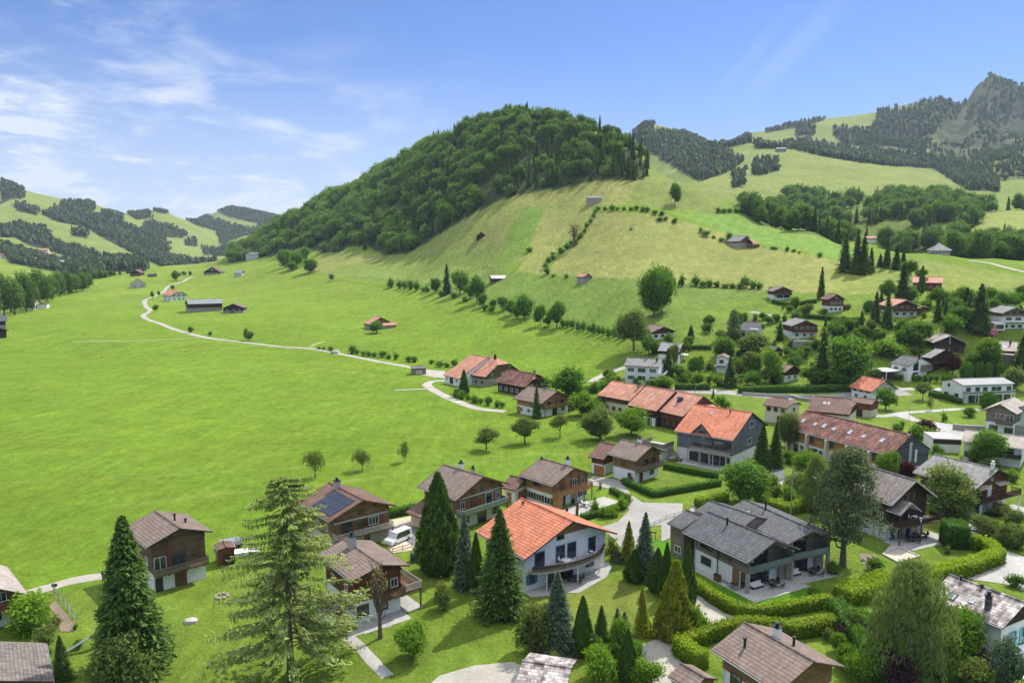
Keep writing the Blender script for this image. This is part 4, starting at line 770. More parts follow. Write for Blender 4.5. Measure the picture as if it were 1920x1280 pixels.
h.chimney(-0.2, 0.1, 0.6, 0.9, 'mason'); side_wins(h, 'L', 5, 0.8, 1.2, 1.2, 'frame'); side_wins(h, 'F', 2, 3, 0.9, 0.9, 'frame')
mb = MB(); mb.poly([(0.0, -0.4, h.hr-0.05), (h.W+3.2, -1.4, h.he-0.6), (h.W+4.4, 5.2, h.he-0.6), (1.5, 5.8, h.hr-0.3)], (0, 0, -0.2)); h.put(mb.build('side_roof', M['r_orange']))
h = House('chalet', 'light timber farm chalet behind a slim dark spruce', 'chalet', PT(r6, F=(1395, 510), B=(1150, 478), EL=(1258, 612), ER=(1527, 582), BL=(1008, 585)), hr=7.3, lower=('white', 2.5), upper='honey', roof='r_brown', trim='post', key='L')
h.balcony('F', 0.05, 0.95, 2.7, 1.2, 'slats', 'honey', brackets=4, posts=2); h.door('F', 0.55, 2.8, 0.9, 1.9, 'shutter'); h.win('F', 0.3, 3.2, 0.9, 1.0, 'bframe', 'shutter'); h.win('F', 0.75, 3.2, 0.9, 1.0, 'bframe', 'shutter'); h.door('F', 0.5, 0, 2.0, 2.0, 'dframe'); h.win('F', 0.8, 0.8, 1.4, 1.1, 'frame'); side_wins(h, 'L', 3, 0.9, 1.0, 1.0, 'frame'); h.door('L', 0.93, 0, 1.4, 2.1, 'garage'); h.chimney(0.2, 0.4, 0.5, 0.6, 'mason')
h.box('annex_wall', h.w+0.3, h.w+4.2, h.y0+0.5, h.y0+5, h.dz, 2.1, 'redwood'); mb = MB(); mb.poly([(h.w+0.1, h.y0, 3.2), (h.w+5.0, h.y0, 2.2), (h.w+5.0, h.y0+5.6, 2.2), (h.w+0.1, h.y0+5.6, 3.2)][::1], (0, 0, -0.18)); h.put(mb.build('annex_roof', M['r_clay']))

# long terrace with skylights
h = House('terraced_row', 'long brown-red terraced row with white skylights and a slate-clad gable', 'house', PT(r8, F=(1035, 803), B=(200, 632), EL=(873, 955), ER=(1205, 943), BL=(65, 765)), hr=9.0, pitch=0.55, oe=0.5, og=0.25, lower=('white', 2.6), upper='orange', roof='r_red', fasc='post', key='R')
for k, v in enumerate((0.16, 0.32, 0.45, 0.60, 0.70, 0.79, 0.92)): h.roofpatch('skylight', -1, 2.6+(0.3 if k % 2 else 0), 3.7, v-0.012, v+0.014, 'skylight', 'frame')
mb = MB(); pk = h.hr-0.28; mb.poly([(-h.w-0.05, h.y0-0.12, h.dz+0.2), (h.w+0.05, h.y0-0.12, h.dz+0.2), (h.w+0.05, h.y0-0.12, h.hw), (0, h.y0-0.12, pk), (-h.w-0.05, h.y0-0.12, h.hw)], (0, 0.04, 0)); h.put(mb.build('slate_gable', M['slate']))
mb = MB(); mb.box(-0.35, 0.35, h.y0-0.2, h.y0-0.125, 0.3, h.hr-1.7); w_ = h.put(mb.build('window', M['frame'])); mb = MB(); mb.box(-0.22, 0.22, h.y0-0.24, h.y0-0.203, 0.5, h.hr-1.9); h.put(mb.build('pane', M['skylight']), w_)
mb = MB(); mb.box(1.5, 2.1, h.y0-0.2, h.y0-0.125, 2.9, 5.7); h.put(mb.build('window', M['frame'])); mb = MB(); mb.box(1.4, 2.9, h.y0-0.2, h.y0-0.125, 1.0, 1.9); h.put(mb.build('window', M['frame']))
ln = h.y1-h.y0
for k in range(5):
    u = (k+0.93)/5; h.band('L', u-0.025, u-0.005, 0, h.hw-0.3, 0.9, 'cream', 'party_wall'); h.door('L', u-0.09, 0, 1.5, 2.1, 'pane', 'frame'); h.win('L', u-0.055, 3.3, 1.0, 1.9, 'bframe'); h.win('L', u-0.15, 1.0, 1.0, 1.0, 'frame')
h.chimney(-0.1, 0.02, 0.5, 0.35, 'white')
h = House('house', 'brown half-hipped house behind the long terraced row, two skylights', 'house', PT(q7, F=(850, 35), B=(395, 22), EL=(810, 233), BL=(305, 165)), hr=6.6, pitch=0.5, W=6.2, oe=0.6, og=0.4, hip=(0.5, 0.1), lower=('cream', 2.8), upper='dark', roof='r_dbrown', key='M')
h.roofpatch('skylight', -1, 2.2, 3.2, 0.62, 0.69, 'skylight', 'frame'); h.roofpatch('skylight', -1, 2.2, 3.2, 0.53, 0.58, 'skylight', 'frame'); side_wins(h, 'L', 4, 1, 1.2, 1.1)
g = House('house_wing', None, None, PT(q7, F=(1090, 62), B=(850, 32), EL=(1050, 95)), hr=5.6, L=9, W=3.6, oe=0.4, og=0.4, lower=('beige', 2.2), upper='redwood', roof='r_dbrown', wing_of=h, key='M2'); g.door('L', 0.6, 0, 2.4, 2.2, 'black')
h = House('house', 'cream house with clipped brown roof left of the terraced row', 'house', PT(r8, F=(115, 530), B=(-70, 518), EL=(80, 603), ER=(190, 580)), hr=6.8, pitch=0.45, oe=0.6, og=0.5, hip=(0.55, 0.3), lower=('cream', 4.0), upper='cream', roof='r_dbrown', key='N')
side_wins(h, 'L', 3, 3.4, 1.0, 1.0, 'bframe'); h.win('F', 0.55, 3.4, 0.9, 0.9, 'bframe'); h.door('L', 0.25, 0, 2.4, 2.2, 'dframe')
h = House('house', 'small white house with vivid orange roof beside the main road', 'house', PT(r8, F=(845, 385), B=(655, 352), EL=(727, 471), ER=(940, 466), BL=(545, 440)), hr=7.0, pitch=0.5, oe=0.7, og=0.8, lower=('white', 2.8), upper='greyr', roof='r_orange', key='O')
side_wins(h, 'L', 3, 2.9, 1.2, 1.0, 'dframe'); side_wins(h, 'F', 2, 2.9, 1.2, 1.2, 'dframe'); side_wins(h, 'F', 2, 0.9, 1.2, 1.2, 'dframe'); side_wins(h, 'L', 2, 0.9, 1.2, 1.0, 'frame'); h.chimney(-0.1, 0.14, 0.5, 1.0, 'mason')
h = House('modern_house', 'modern white and dark clad house with slanted gable window and flat garage', 'house', PT(q4, F=(790, 418), B=(530, 402), EL=(612, 512), BL=(432, 482)), hr=7.4, pitch=0.42, W=6.5, oe=0.4, og=0.4, lower=('white', 4.9), upper='white', roof='r_grey', key='P')
mb = MB(); zz = h.rz(1.2)-0.5; y_ = h.y0-0.1; mb.poly([(-3.7, y_, 2.9), (-1.0, y_, 2.9), (-1.0, y_, h.rz(1.0)-0.8), (-3.7, y_, h.rz(3.7)-0.9)], (0, 0.03, 0)); h.put(mb.build('window', M['pane'])); mb = MB(); mb.box(-3.8, -1.0, y_-0.03, y_, 1.6, 2.2); h.put(mb.build('window', M['pane']))
h.box('clad_wall', 0.3, h.w+0.4, h.y0-0.5, h.y0-0.08, 2.4, h.rz(h.w)-0.4, 'greywood'); h.box('flat_roof', -h.w-8.2, -h.w-0.3, h.y0+2.5, h.y0+9.5, 2.7, 3.0, 'frame'); h.box('carport_wall', -h.w-7.9, -h.w-0.6, h.y0+6.0, h.y0+9.2, h.dz, 2.697, 'slate'); h.box('post', -h.w-8.0, -h.w-7.8, h.y0+2.7, h.y0+2.9, h.dz, 2.697, 'frame'); side_wins(h, 'L', 2, 2.9, 1.4, 1.0, 'dframe'); h.door('F', 0.9, 0, 2.0, 2.1, 'pane'); h.chimney(-0.3, 0.1, 0.5, 0.7, 'dark')
h = House('house', 'dark timber house with grey roof above the modern white house', 'house', PT(q4, F=(1075, 345), B=(925, 318), EL=(850, 432), ER=(1165, 385)), hr=6.8, pitch=0.42, oe=0.6, og=0.6, lower=('dark', 2.5), upper='dark', roof='r_slate', key='Q')
chalet_front(h, 3, 2, 'bframe', None); h.balcony('F', 0.0, 1.0, 2.55, 1.2, 'slats', 'dark')
h = House('chalet', 'dark chalet with pale bargeboards facing the valley, above the grey-roofed timber house', 'chalet', PT(q4, F=(1100, 168), EL=(893, 248), ER=(1293, 272)), hr=6.8, th=80, L=11, pitch=0.44, oe=0.8, og=1.0, lower=('oldwood', 2.6), upper='dark', roof='r_light', trim='lightbeam', key='S')
chalet_front(h, 3, 2, 'bframe', None); h.box('centre_post', -0.12, 0.12, 0.5, 0.75, 0, h.hr-0.5, 'lightbeam'); h.balcony('F', 0, 1, 2.6, 1.0, 'wood', 'dark', posts=2, postm='lightbeam')
# long white two-storey house
h = House('apartment_house', 'long white two-storey house with low grey roof and full-width balcony', 'house', PT(q1, F=(455, 75), ER=(605, 155), EL=(320, 95), B=(1130, 48), BR=(1320, 135)), hr=7.0, pitch=0.25, oe=0.5, og=0.3, lower=('white', 5.4), upper='white', roof='r_tin', key='T')
for u in (0.12, 0.3, 0.45, 0.62, 0.72, 0.92): h.win('R', u, 3.4, 1.4, 1.4, 'dframe')
for u in (0.2, 0.35, 0.55, 0.75, 0.9): h.door('R', u, 0.0, 2.0, 2.1, 'pane', 'dframe')
h.balcony('R', 0.02, 0.98, 2.85, 1.6, 'glass', 'frame', 'white', brackets=0, posts=5, postm='frame'); h.win('F', 0.35, 4.4, 0.8, 0.9, 'dframe'); h.win('F', 0.25, 1.4, 1.4, 0.9, 'dframe'); h.win('F', 0.75, 1.6, 1.3, 1.0, 'dframe')
h = House('chalet', 'grey timber and white chalet with pale roof at the right edge above a stone wall', 'chalet', PT(q1, F=(1175, 395), B=(1300, 322), EL=(815, 550), ER=(1300, 490)), hr=8.4, pitch=0.45, oe=0.9, og=1.1, lower=('white', 3.3), upper='greywood', roof='r_light', key='U')
h.win('F', 0.3, 1.0, 1.8, 1.4, 'dframe', None, 2); h.win('F', 0.85, 0.9, 1.8, 1.3, 'dframe', None, 2); h.win('F', 0.5, 4.4, 1.8, 1.3, 'frame'); h.win('F', 0.85, 4.0, 1.6, 1.6, 'frame'); h.balcony('F', 0.4, 1.0, 3.3, 1.2, 'slats', 'greywood')
g = House('chalet_wing', None, None, PT(q1, F=(1440, 400), EL=(1300, 490)), hr=8.8, th=52, L=12, W=5.5, pitch=0.45, oe=0.4, og=0.9, lower=('white', 6.4), upper='white', roof='r_light', wing_of=h, key='U2'); g.win('F', 0.2, 1.0, 0.7, 0.8, 'dframe'); g.win('F', 0.7, 4.2, 1.4, 1.4, 'dframe'); g.roofpatch('skylight', -1, 1.2, 3.5, 0.05, 0.12, 'skylight', 'frame')
# big dark chalet
h = House('chalet', 'large dark brown chalet with open corner balcony and white table, behind a pine', 'chalet', PT(q8, F=(680, 218), B=(160, 95), EL=(372, 528), ER=(955, 408), GL=(440, 925)), hr=9.6, pitch=0.6, oe=0.9, og=1.3, lower=('greyr', 2.8), upper='dark', roof='r_shingle', trim='lightbeam', key='V')
h.balcony('F', 0.0, 1.12, 3.0, 2.6, 'wood', 'dark', posts=3, brackets=5); h.band('F', 0.0, 0.6, 5.3, 5.6, 0.5, 'lightbeam', 'beam'); h.win('F', 0.4, 6.2, 0.8, 1.3, 'bframe', 'shutter'); h.win('F', 0.58, 6.2, 0.8, 1.3, 'bframe', 'shutter')
for u in (0.12, 0.3): h.door('F', u, 3.03, 1.5, 2.1, 'pane', 'bframe')
for u in (0.15, 0.35, 0.55, 0.75): h.door('F', u, 0, 1.2, 2.1, 'pane', 'frame')
mb = MB(); xa, xb = -h.w-0.6, -0.2; xm = (xa+xb)/2; yy = h.y0-2.9; z_ = 5.4; mb.poly([(xa, yy, z_), (xm, yy, z_+1.7), (xm, h.y0-0.1, z_+1.7), (xa, h.y0-0.1, z_)][::-1], (0, 0, -0.18), 0, 1); mb.poly([(xb, yy, z_), (xm, yy, z_+1.7), (xm, h.y0-0.1, z_+1.7), (xb, h.y0-0.1, z_)], (0, 0, -0.18), 0, 1); h.put(mb.build('porch_roof', [M['r_shingle'], M['lightbeam']]))
for x in (xa+0.4, xb-0.3): h.box('porch_post', x-0.1, x+0.1, yy+0.2, yy+0.4, 3.0, z_+0.0, 'dark')
h.box('terrace', -h.w-0.8, h.w+1.5, -3.6, h.y0-0.07, -0.5, 0.06, 'paving'); side_wins(h, 'L', 3, 3.6); HVd = h
h = House('chalet', 'brown chalet with grey roof, rolled-out yellow awnings and long balcony at the right edge', 'chalet', PT(q8, F=(1640, 85), B=(900, -10), EL=(1385, 318), ER=(1850, 232)), hr=8.2, pitch=0.5, oe=0.9, og=1.2, lower=('white', 2.8), upper='redwood', roof='r_slate', trim='fascia', key='W')
h.balcony('F', -0.02, 1.12, 2.85, 1.9, 'slats', 'dark', posts=3, brackets=5, postm='frame'); h.door('F', 0.2, 2.9, 2.0, 2.0, 'pane', 'bframe'); h.door('F', 0.48, 2.9, 1.0, 2.0, 'frame', 'frame'); h.win('F', 0.75, 3.5, 1.9, 1.2, 'bframe', 'shutter', 2); h.win('F', 0.52, 5.9, 0.6, 1.2, 'frame'); h.door('F', 0.15, 0, 1.6, 2.1, 'pane', 'frame'); h.win('F', 0.7, 0.9, 1.0, 1.0, 'dframe'); h.chimney(-0.2, 0.08, 0.5, 0.9, 'white', 'frame')
for u0, u1 in ((0.05, 0.38), (0.6, 0.92)):
    mb = MB(); ln = 2*h.w+0.12; a, b = h.face('F')[0].x+u0*ln, h.face('F')[0].x+u1*ln; mb.poly([(a, h.y0-1.2, 5.0), (b, h.y0-1.2, 5.0), (b, h.y0-0.1, 5.3), (a, h.y0-0.1, 5.3)], (0, 0, -0.05)); h.put(mb.build('awning', M['sand']))
side_wins(h, 'L', 3, 3.6); h.box('terrace', 0, h.w+2.5, -3.0, h.y0-0.07, -0.5, 0.06, 'paving')
# lichen roof bottom right
h = House('house', 'white house with lichen-streaked roof, black flue and turquoise shutters at the bottom right', 'house', PT(w2, F=(1960, 480), B=(1165, 195), EL=(1700, 720), BL=(960, 425)), hr=7.0, pitch=0.48, oe=0.7, og=0.5, lower=('white', 4.6), upper='dark', roof='r_lichen', key='X')
h.roofpatch('skylight', -1, h.W*0.55, h.W*0.8, 0.70, 0.80, 'skylight', 'dframe'); h.roofpatch('skylight', -1, h.W*0.5, h.W*0.66, 0.48, 0.54, 'skylight', 'metal'); h.chimney(-h.W*0.62, 0.30, 0.55, 1.6, 'slate', 'black'); h.chimney(-0.2, 0.83, 0.3, 0.4, kind='pipe'); h.chimney(-0.2, 0.55, 0.3, 0.3, kind='pipe')
h.win('F', 0.32, 1.6, 0.9, 1.9, 'bluef', 'turq'); h.win('F', 0.65, 1.6, 0.9, 1.9, 'bluef', 'turq'); side_wins(h, 'L', 2, 2.2, 1.0, 1.0); h.box('terrace_wall', -h.w-0.6, h.w+2, -4.0, h.y0-0.08, -2.0, 0.2, 'white')
# brown roof bottom
h = House('house', 'house with broad brown tiled roof and white chimney at the bottom edge, inside hedges', 'house', PT(r4, F=(785, 1165), B=(440, 965), EL=(625, 1310), BL=(245, 1112), ER=(970, 1205)), hr=6.2, pitch=0.42, oe=0.9, og=1.0, lower=('white', 2.4), upper='wood', roof='r_brown', fasc='post', key='Y')
h.chimney(1.1, 0.62, 0.7, 1.2, 'white'); h.chimney(1.6, 0.42, 0.3, 0.9, kind='pipe'); h.chimney(-2.6, 0.72, 0.3, 0.9, kind='pipe'); side_wins(h, 'L', 2, 1.2, 1.4, 1.4, 'dframe'); side_wins(h, 'F', 2, 1.2, 1.2, 1.2, 'dframe')
# double grey house
h = House('semi_detached_house', 'left half of the grey-tiled double house, glass balcony and slate patio', 'house', PT(w3, F=(1150, 468), B=(505, 205), EL=(860, 686), ER=(1405, 560), BL=(240, 400), GL=(855, 960)), hr=8.0, pitch=0.44, oe=0.7, og=2.2, lower=('white', 2.9), upper='greywood', roof='r_grey', trim='greywood', purlins='lightbeam', fasc='greywood', key='Z1')
def modern_front(h, e=0.0):
    h.balcony('F', 0.0, 1.0, 3.0, 1.7, 'glass', 'dframe', 'greywood', brackets=0)
    for u in (0.12, 0.32, 0.5): h.door('F', u, 3.03, 1.7, 2.1, 'pane', 'dframe')
    for u in (0.2, 0.5): h.door('F', u, 0, 2.6, 2.25, 'pane', 'dframe')
    h.box('side_wall', -h.w-0.06, -h.w+0.18, h.y0-1.75, h.y0-0.065, 2.9, h.rz(h.w)-0.42, 'greywood'); h.box('side_wall', h.w-0.18, h.w+0.06, h.y0-1.75, h.y0-0.065, 2.9, h.rz(h.w)-0.42, 'greywood')
    for x in (-h.w+0.05, h.w-0.05): h.box('stone_pier', x-0.2, x+0.2, h.y0-1.8, h.y0-1.3, h.dz, 2.897, 'mason')
    h.box('stone_pier', h.w-1.3, h.w+0.1, h.y0-0.6, h.y0-0.09, h.dz, 2.8, 'mason'); h.box('patio', -h.w-0.6, h.w+0.8, h.y0-4.2+e*30, h.y0-0.1, -0.5, 0.08+e, 'slab')
modern_front(h); h.win('L', 0.72, 1.3, 1.9, 1.0, 'dframe'); h.win('L', 0.3, 3.7, 2.4, 0.5, 'dframe'); h.win('L', 0.72, 3.7, 2.4, 0.5, 'dframe'); h.chimney(-0.9, 0.62, 0.3, 1.0, kind='pipe'); h.band('L', 0.0, 0.14, 0.0, 2.9, 0.02, 'wood', 'timber_panel'); h.box('side_path', -h.w-1.1, -h.w-0.07, h.y0-4.2, h.y1, -0.5, 0.05, 'slab')
mb = MB(); mb.cyl(-h.w-0.15, (h.y0+h.y1)*0.47, 0, h.hw, 0.07, n=8); h.put(mb.build('downpipe', M['black']))
g = House('house_wing', None, None, PT(w3, F=(440, 245), B=(285, 185), EL=(245, 372), BL=(115, 305)), hr=7.2, L=4.0, W=h.W, pitch=0.44, oe=0.7, og=0.2, lower=('greywood', 2.6), upper='greywood', roof='r_grey', fasc='greywood', wing_of=h, key='Z1b'); g.win('L', 0.4, 1.0, 1.2, 1.0, 'frame')
g = House('house_wing', None, None, PT(w3, F=(980, 250), B=(510, 100), BL=(385, 185)), hr=8.2, L=9, W=h.W, pitch=0.44, oe=0.6, og=0.2, lower=('greywood', 2.6), upper='greywood', roof='r_grey', fasc='greywood', wing_of=h, key='Z1c')
HZ1 = h
h = House('semi_detached_house', 'right half of the grey-tiled double house, two roof windows and a slim flue', 'house', PT(w3, F=(1485, 362), B=(858, 112), EL=(1300, 492), ER=(1750, 442), GR=(1630, 745)), hr=8.0, pitch=0.44, oe=0.7, og=2.2, lower=('white', 2.9), upper='greywood', roof='r_grey', trim='greywood', purlins='lightbeam', fasc='greywood', key='Z2')
modern_front(h, 0.02); h.chimney(-0.2, 0.66, 0.3, 1.5, kind='pipe'); h.roofpatch('skylight', -1, 1.8, 3.0, 0.74, 0.80, 'skylight', 'dframe'); h.roofpatch('skylight', -1, 1.8, 3.0, 0.60, 0.66, 'skylight', 'dframe'); side_wins(h, 'R', 2, 3.6, 1.4, 0.7, 'dframe')
HZ2 = h

# left edge and bottom edge roofs
h = House('chalet', 'chalet cut by the left edge, light brown roof and dark beams', 'chalet', PT(r1, ER=(152, 803), BR=(35, 640), F=(-135, 735)), hr=6.6, L=10, W=5.8, pitch=0.42, lower=('white', 2.4), upper='wood', roof='r_light', key='LA')
chalet_front(h, 3, 2, 'frame'); h.balcony('F', 0, 1, 2.4, 1.3, 'wood', 'redwood'); side_wins(h, 'R', 3, 0.9, 1.3, 1.4, 'dframe')
h = House('house', 'grey-brown flat-pitched roof at the bottom left corner', 'house', PT(r1, BR=(245, 1062), ER=(290, 1270), B=(-60, 1046)), hr=4.6, L=7.5, W=7, pitch=0.22, oe=0.6, og=0.5, lower=('beige', 2.4), upper='wood', roof='r_shingle', key='LB')
h = House('house', 'weathered roof just showing at the bottom edge below the garden trees', 'house', PT(r3, B=(355, 1182), F=(585, 1190), BL=(270, 1290), EL=(560, 1320)), hr=6.0, L=12, pitch=0.45, lower=('white', 2.4), upper='wood', roof='r_lichen', key='LC')
h = House('shed', 'small brown roof at the bottom edge beside the clipped hedge', 'shed', PT(r4, B=(100, 1178), F=(230, 1250), BL=(35, 1240)), hr=3.6, L=5, W=2.6, pitch=0.45, oe=0.3, og=0.3, lower=('white', 2.0), upper='wood', roof='r_brown', key='LD')

# village on the slope
h = House('house', 'tall white two-storey house with grey roof and white parasol beside it', 'house', PT(q2, F=(765, 540), B=(262, 535), EL=(700, 635), BL=(225, 635)), hr=8.2, pitch=0.42, W=5.6, oe=0.5, og=0.4, lower=('white', 5.5), upper='white', roof='r_slate', key='VA')
for z in (1.2, 4.0):
    for u in (0.17, 0.82): h.win('L', u, z, 1.0, 1.2, 'frame', 'dframe')
    h.win('L', 0.5, z, 2.6, 1.2, 'dframe', None, 3)
h.chimney(-0.3, 0.45, 0.6, 0.9, 'mason'); h.chimney(-1.8, 0.13, 0.5, 0.9, 'black'); h.balcony('F', 0, 1, 2.9, 1.8, 'wood', 'frame')
h.box('annex_wall', 0, h.w+4.5, h.y0+4, h.y1-2, h.dz, 6.2, 'white'); mb = MB(); mb.poly([(h.w*0.3, h.y0+3.2, 7.9), (h.w+5, h.y0+3.2, 6.6), (h.w+5, h.y1-1.4, 6.6), (h.w*0.3, h.y1-1.4, 7.9)], (0, 0, -0.2)); h.put(mb.build('annex_roof', M['r_brown']))
h = House('chalet', 'low chalet with wide brown roof and white ground floor below the big green tree', 'chalet', PT(q2, F=(790, 95), EL=(590, 180), ER=(950, 150)), hr=5.4, th=110, L=11, pitch=0.38, lower=('white', 2.4), upper='redwood', roof='r_brown', key='VB'); chalet_front(h, 2, 3, 'dframe')
h = House('house', 'timber house with light blue-grey metal roof behind the tall white house', 'house', PT(q2, F=(1040, 320), B=(740, 320), EL=(985, 432)), hr=6.4, pitch=0.5, W=6, oe=0.5, og=0.4, lower=('white', 2.4), upper='dark', roof='r_tin', key='VC'); chalet_front(h, 2, 2, 'dframe')
h = House('house', 'small white house half buried in trees above the main road', 'house', PT(q2, F=(1580, 490), EL=(1510, 530), ER=(1650, 520)), hr=6.8, th=70, L=8, pitch=0.4, W=4, oe=0.4, og=0.4, lower=('white', 4), upper='white', roof='r_brown', key='VD'); h.win('F', 0.45, 3.8, 1.4, 1.1, 'dframe'); h.balcony('F', 0, 1, 2.8, 1.3, 'wood', 'frame')
h = House('chalet', 'brown chalet with white ground floor just below the hay field', 'chalet', PT(q3, F=(570, 460), EL=(385, 540), ER=(705, 520)), hr=6.6, th=88, L=11, pitch=0.42, lower=('white', 2.6), upper='redwood', roof='r_brown', key='VE'); h.win('F', 0.35, 1.2, 3.0, 1.1, 'dframe', None, 3); h.win('F', 0.72, 1.2, 2.6, 1.1, 'dframe', None, 2); chalet_front(h, 3, 0, 'bframe'); h.balcony('F', 0, 1, 2.7, 1.0, 'wood', 'redwood')
h = House('chalet', 'steep-gabled red-brown chalet with white base right of the pointed spruce', 'chalet', PT(q3, F=(1360, 578), EL=(1215, 655), ER=(1500, 650)), hr=8.0, th=88, L=10, pitch=0.6, lower=('white', 2.7), upper='redwood', roof='r_dbrown', key='VF'); chalet_front(h, 3, 3, 'frame'); h.win('F', 0.5, 6.0, 0.8, 0.9, 'frame')
h.box('annex_wall', h.w+0.1, h.w+3.0, h.y0+1, h.y0+5, h.dz, 2.8, 'redwood'); mb = MB(); mb.poly([(h.w-0.2, h.y0+0.6, 3.9), (h.w+3.4, h.y0+0.6, 3.0), (h.w+3.4, h.y0+5.4, 3.0), (h.w-0.2, h.y0+5.4, 3.9)], (0, 0, -0.15)); h.put(mb.build('annex_roof', M['r_light']))
h = House('chalet', 'red-brown chalet with carved balcony and pale roof edge in the middle of the slope gardens', 'chalet', PT(q3, F=(870, 962), EL=(675, 1045), ER=(1120, 1050)), hr=7.6, th=92, L=12, pitch=0.45, lower=('white', 2.7), upper='redwood', roof='r_slate', trim='lightbeam', key='VG'); chalet_front(h, 4, 3, 'frame'); h.balcony('F', 0, 1, 2.8, 1.1, 'slats', 'redwood')
h.box('garden_terrace', -h.w-3, h.w, -10, -8.5, -2.6, 0.2, 'mason')
h = House('house', 'house with slate-grey hipped roof and pale dormer among trees, left of the slope gardens', 'house', PT(w1, F=(300, 250), B=(60, 255), EL=(250, 375), BL=(45, 360)), hr=6.4, pitch=0.45, W=5.5, oe=0.4, og=0.4, hip=(0.3, 0.3), lower=('greyr', 4), upper='greyr', roof='r_grey', key='VH'); side_wins(h, 'L', 3, 1.2, 1.2, 1.1, 'dframe')
h.box('dormer', -h.w-0.1, -h.w+3, h.y0, h.y0+3.5, 2, h.he+0.9, 'white')
h = House('shed', 'small garden house with steep dark grey roof between bushes', 'shed', PT(w1, F=(470, 600), B=(410, 485), ER=(540, 570), EL=(440, 560)), hr=3.6, L=5.5, W=2.4, pitch=0.6, oe=0.2, og=0.3, lower=('oldwood', 2), upper='dark', roof='r_grey', key='VI')
h = House('chalet', 'small chalet with shingled roof and dark gable behind flowering bushes above the road', 'chalet', PT(w1, F=(665, 752), EL=(545, 835), ER=(738, 795)), hr=5.6, th=120, L=7, W=4.2, pitch=0.45, oe=0.5, og=0.6, lower=('white', 2.2), upper='dark', roof='r_brown', key='VJ'); h.win('F', 0.3, 1.0, 1.2, 1.0); h.win('F', 0.7, 1.0, 1.2, 1.0)
h = House('garden_pavilion', 'tiny stone garden pavilion with pointed shingle roof on the slope', 'pavilion', pos=w1(1465, 655), rot=90, L=4.4, W=2.3, hr=5.0, pitch=1.0, oe=0.3, og=0.3, hip=(0.95, 0.95), lower=('mason', 2.4), upper='mason', roof='r_slate', key='VK'); h.chimney(-0.3, 0.3, 0.8, 0.8, 'dark')
h = House('chalet', 'wide brown chalet with salmon roof edge and white base, half hidden by conifers', 'chalet', PT(s8, F=(340, 602), EL=(222, 655), ER=(455, 665)), hr=7.4, th=92, L=12, pitch=0.4, lower=('white', 2.7), upper='redwood', roof='r_clay', trim='lightbeam', key='VL'); chalet_front(h, 4, 3, 'frame'); h.balcony('F', 0, 1, 2.8, 1.1, 'slats', 'redwood'); h.box('annex_wall', h.w+0.1, h.w+4.5, h.y0+1, h.y0+6, h.dz, 3.5, 'redwood'); mb = MB(); mb.poly([(h.w-0.4, h.y0+0.4, 4.9), (h.w+5, h.y0+0.4, 4.4), (h.w+5, h.y0+6.4, 4.6), (h.w-0.4, h.y0+6.4, 5.1)], (0, 0, -0.2)); h.put(mb.build('annex_roof', M['r_clay']))
h = House('house', 'long low house with pale salmon roof behind a slim cypress above the village', 'house', PT(s8, F=(635, 425), B=(385, 422), EL=(632, 472), BL=(388, 468)), hr=6.0, pitch=0.45, W=5.5, oe=0.5, og=0.5, lower=('redwood', 3), upper='redwood', roof='r_clay', key='VM'); h.box('dormer', -3, -0.8, h.L*0.48, h.L*0.6, 4, 5.9, 'r_clay'); side_wins(h, 'L', 4, 1)
h = House('chalet', 'grey timber chalet with white arcade front at the right edge of the slope', 'chalet', PT(s8, F=(1215, 662), EL=(1105, 712), ER=(1330, 715)), hr=9.0, th=88, L=12, pitch=0.45, lower=('white', 5.2), upper='greywood', roof='r_slate', trim='lightbeam', key='VN'); chalet_front(h, 3, 3, 'dframe'); h.win('F', 0.3, 3.7, 2.0, 1.1, 'dframe'); h.win('F', 0.7, 3.7, 2.0, 1.1, 'dframe'); h.balcony('F', 0, 1, 3.0, 1.2, 'wood', 'frame'); h.box('garage', -h.w-4, -h.w-0.1, -1.5, 4, h.dz, 3.0, 'white'); h.box('garage_door', -h.w-3.5, -h.w-0.6, -1.56, -1.503, 0.6, 2.3, 'dframe')
h = House('house', 'house with light grey roof and two chimneys behind the round green tree, right side', 'house', PT(q4, F=(1850, 245), B=(1650, 240), EL=(1840, 350), BL=(1620, 340)), hr=6.6, pitch=0.5, W=6, oe=0.5, og=0.5, lower=('beige', 3), upper='redwood', roof='r_light', key='VO'); h.chimney(-1.5, 0.4, 0.6, 1.0, 'dark'); h.roofpatch('skylight', -1, 3, 4, 0.6, 0.7, 'skylight', 'frame'); h.box('porch_roof', -h.w-4, -h.w-0.3, h.y0, h.y0+6, 2.5, 2.8, 'r_light')
h = House('farmhouse', 'far farmhouse with broad grey hipped roof on the crest at the upper right', 'farmhouse', PT(s8, F=(650, 145), B=(560, 145), EL=(745, 208), BL=(480, 222)), hr=8.0, pitch=0.6, W=8, L=16, th=170, sl=3, oe=1.0, og=1.0, hip=(0.9, 0.9), lower=('beige', 3), upper='beige', roof='r_slate', key='VP'); side_wins(h, 'L', 5, 1.2, 1.2, 1.2)
h = House('farmhouse', 'grey-roofed barn half hidden beyond the crest, right of the light green field', 'barn', pos=s4(1075, 800), rot=170, L=16, W=6, hr=8, pitch=0.5, hip=(0.5, 0.5), lower=('beige', 3), upper='oldwood', roof='r_slate', key='VQ')
h = House('farmhouse', 'small house with pink-brown roof beyond the crest between dark trees', 'house', pos=s4(1235, 825), rot=150, L=12, W=5, hr=7, pitch=0.5, lower=('white', 3), upper='cream', roof='r_clay', key='VR')

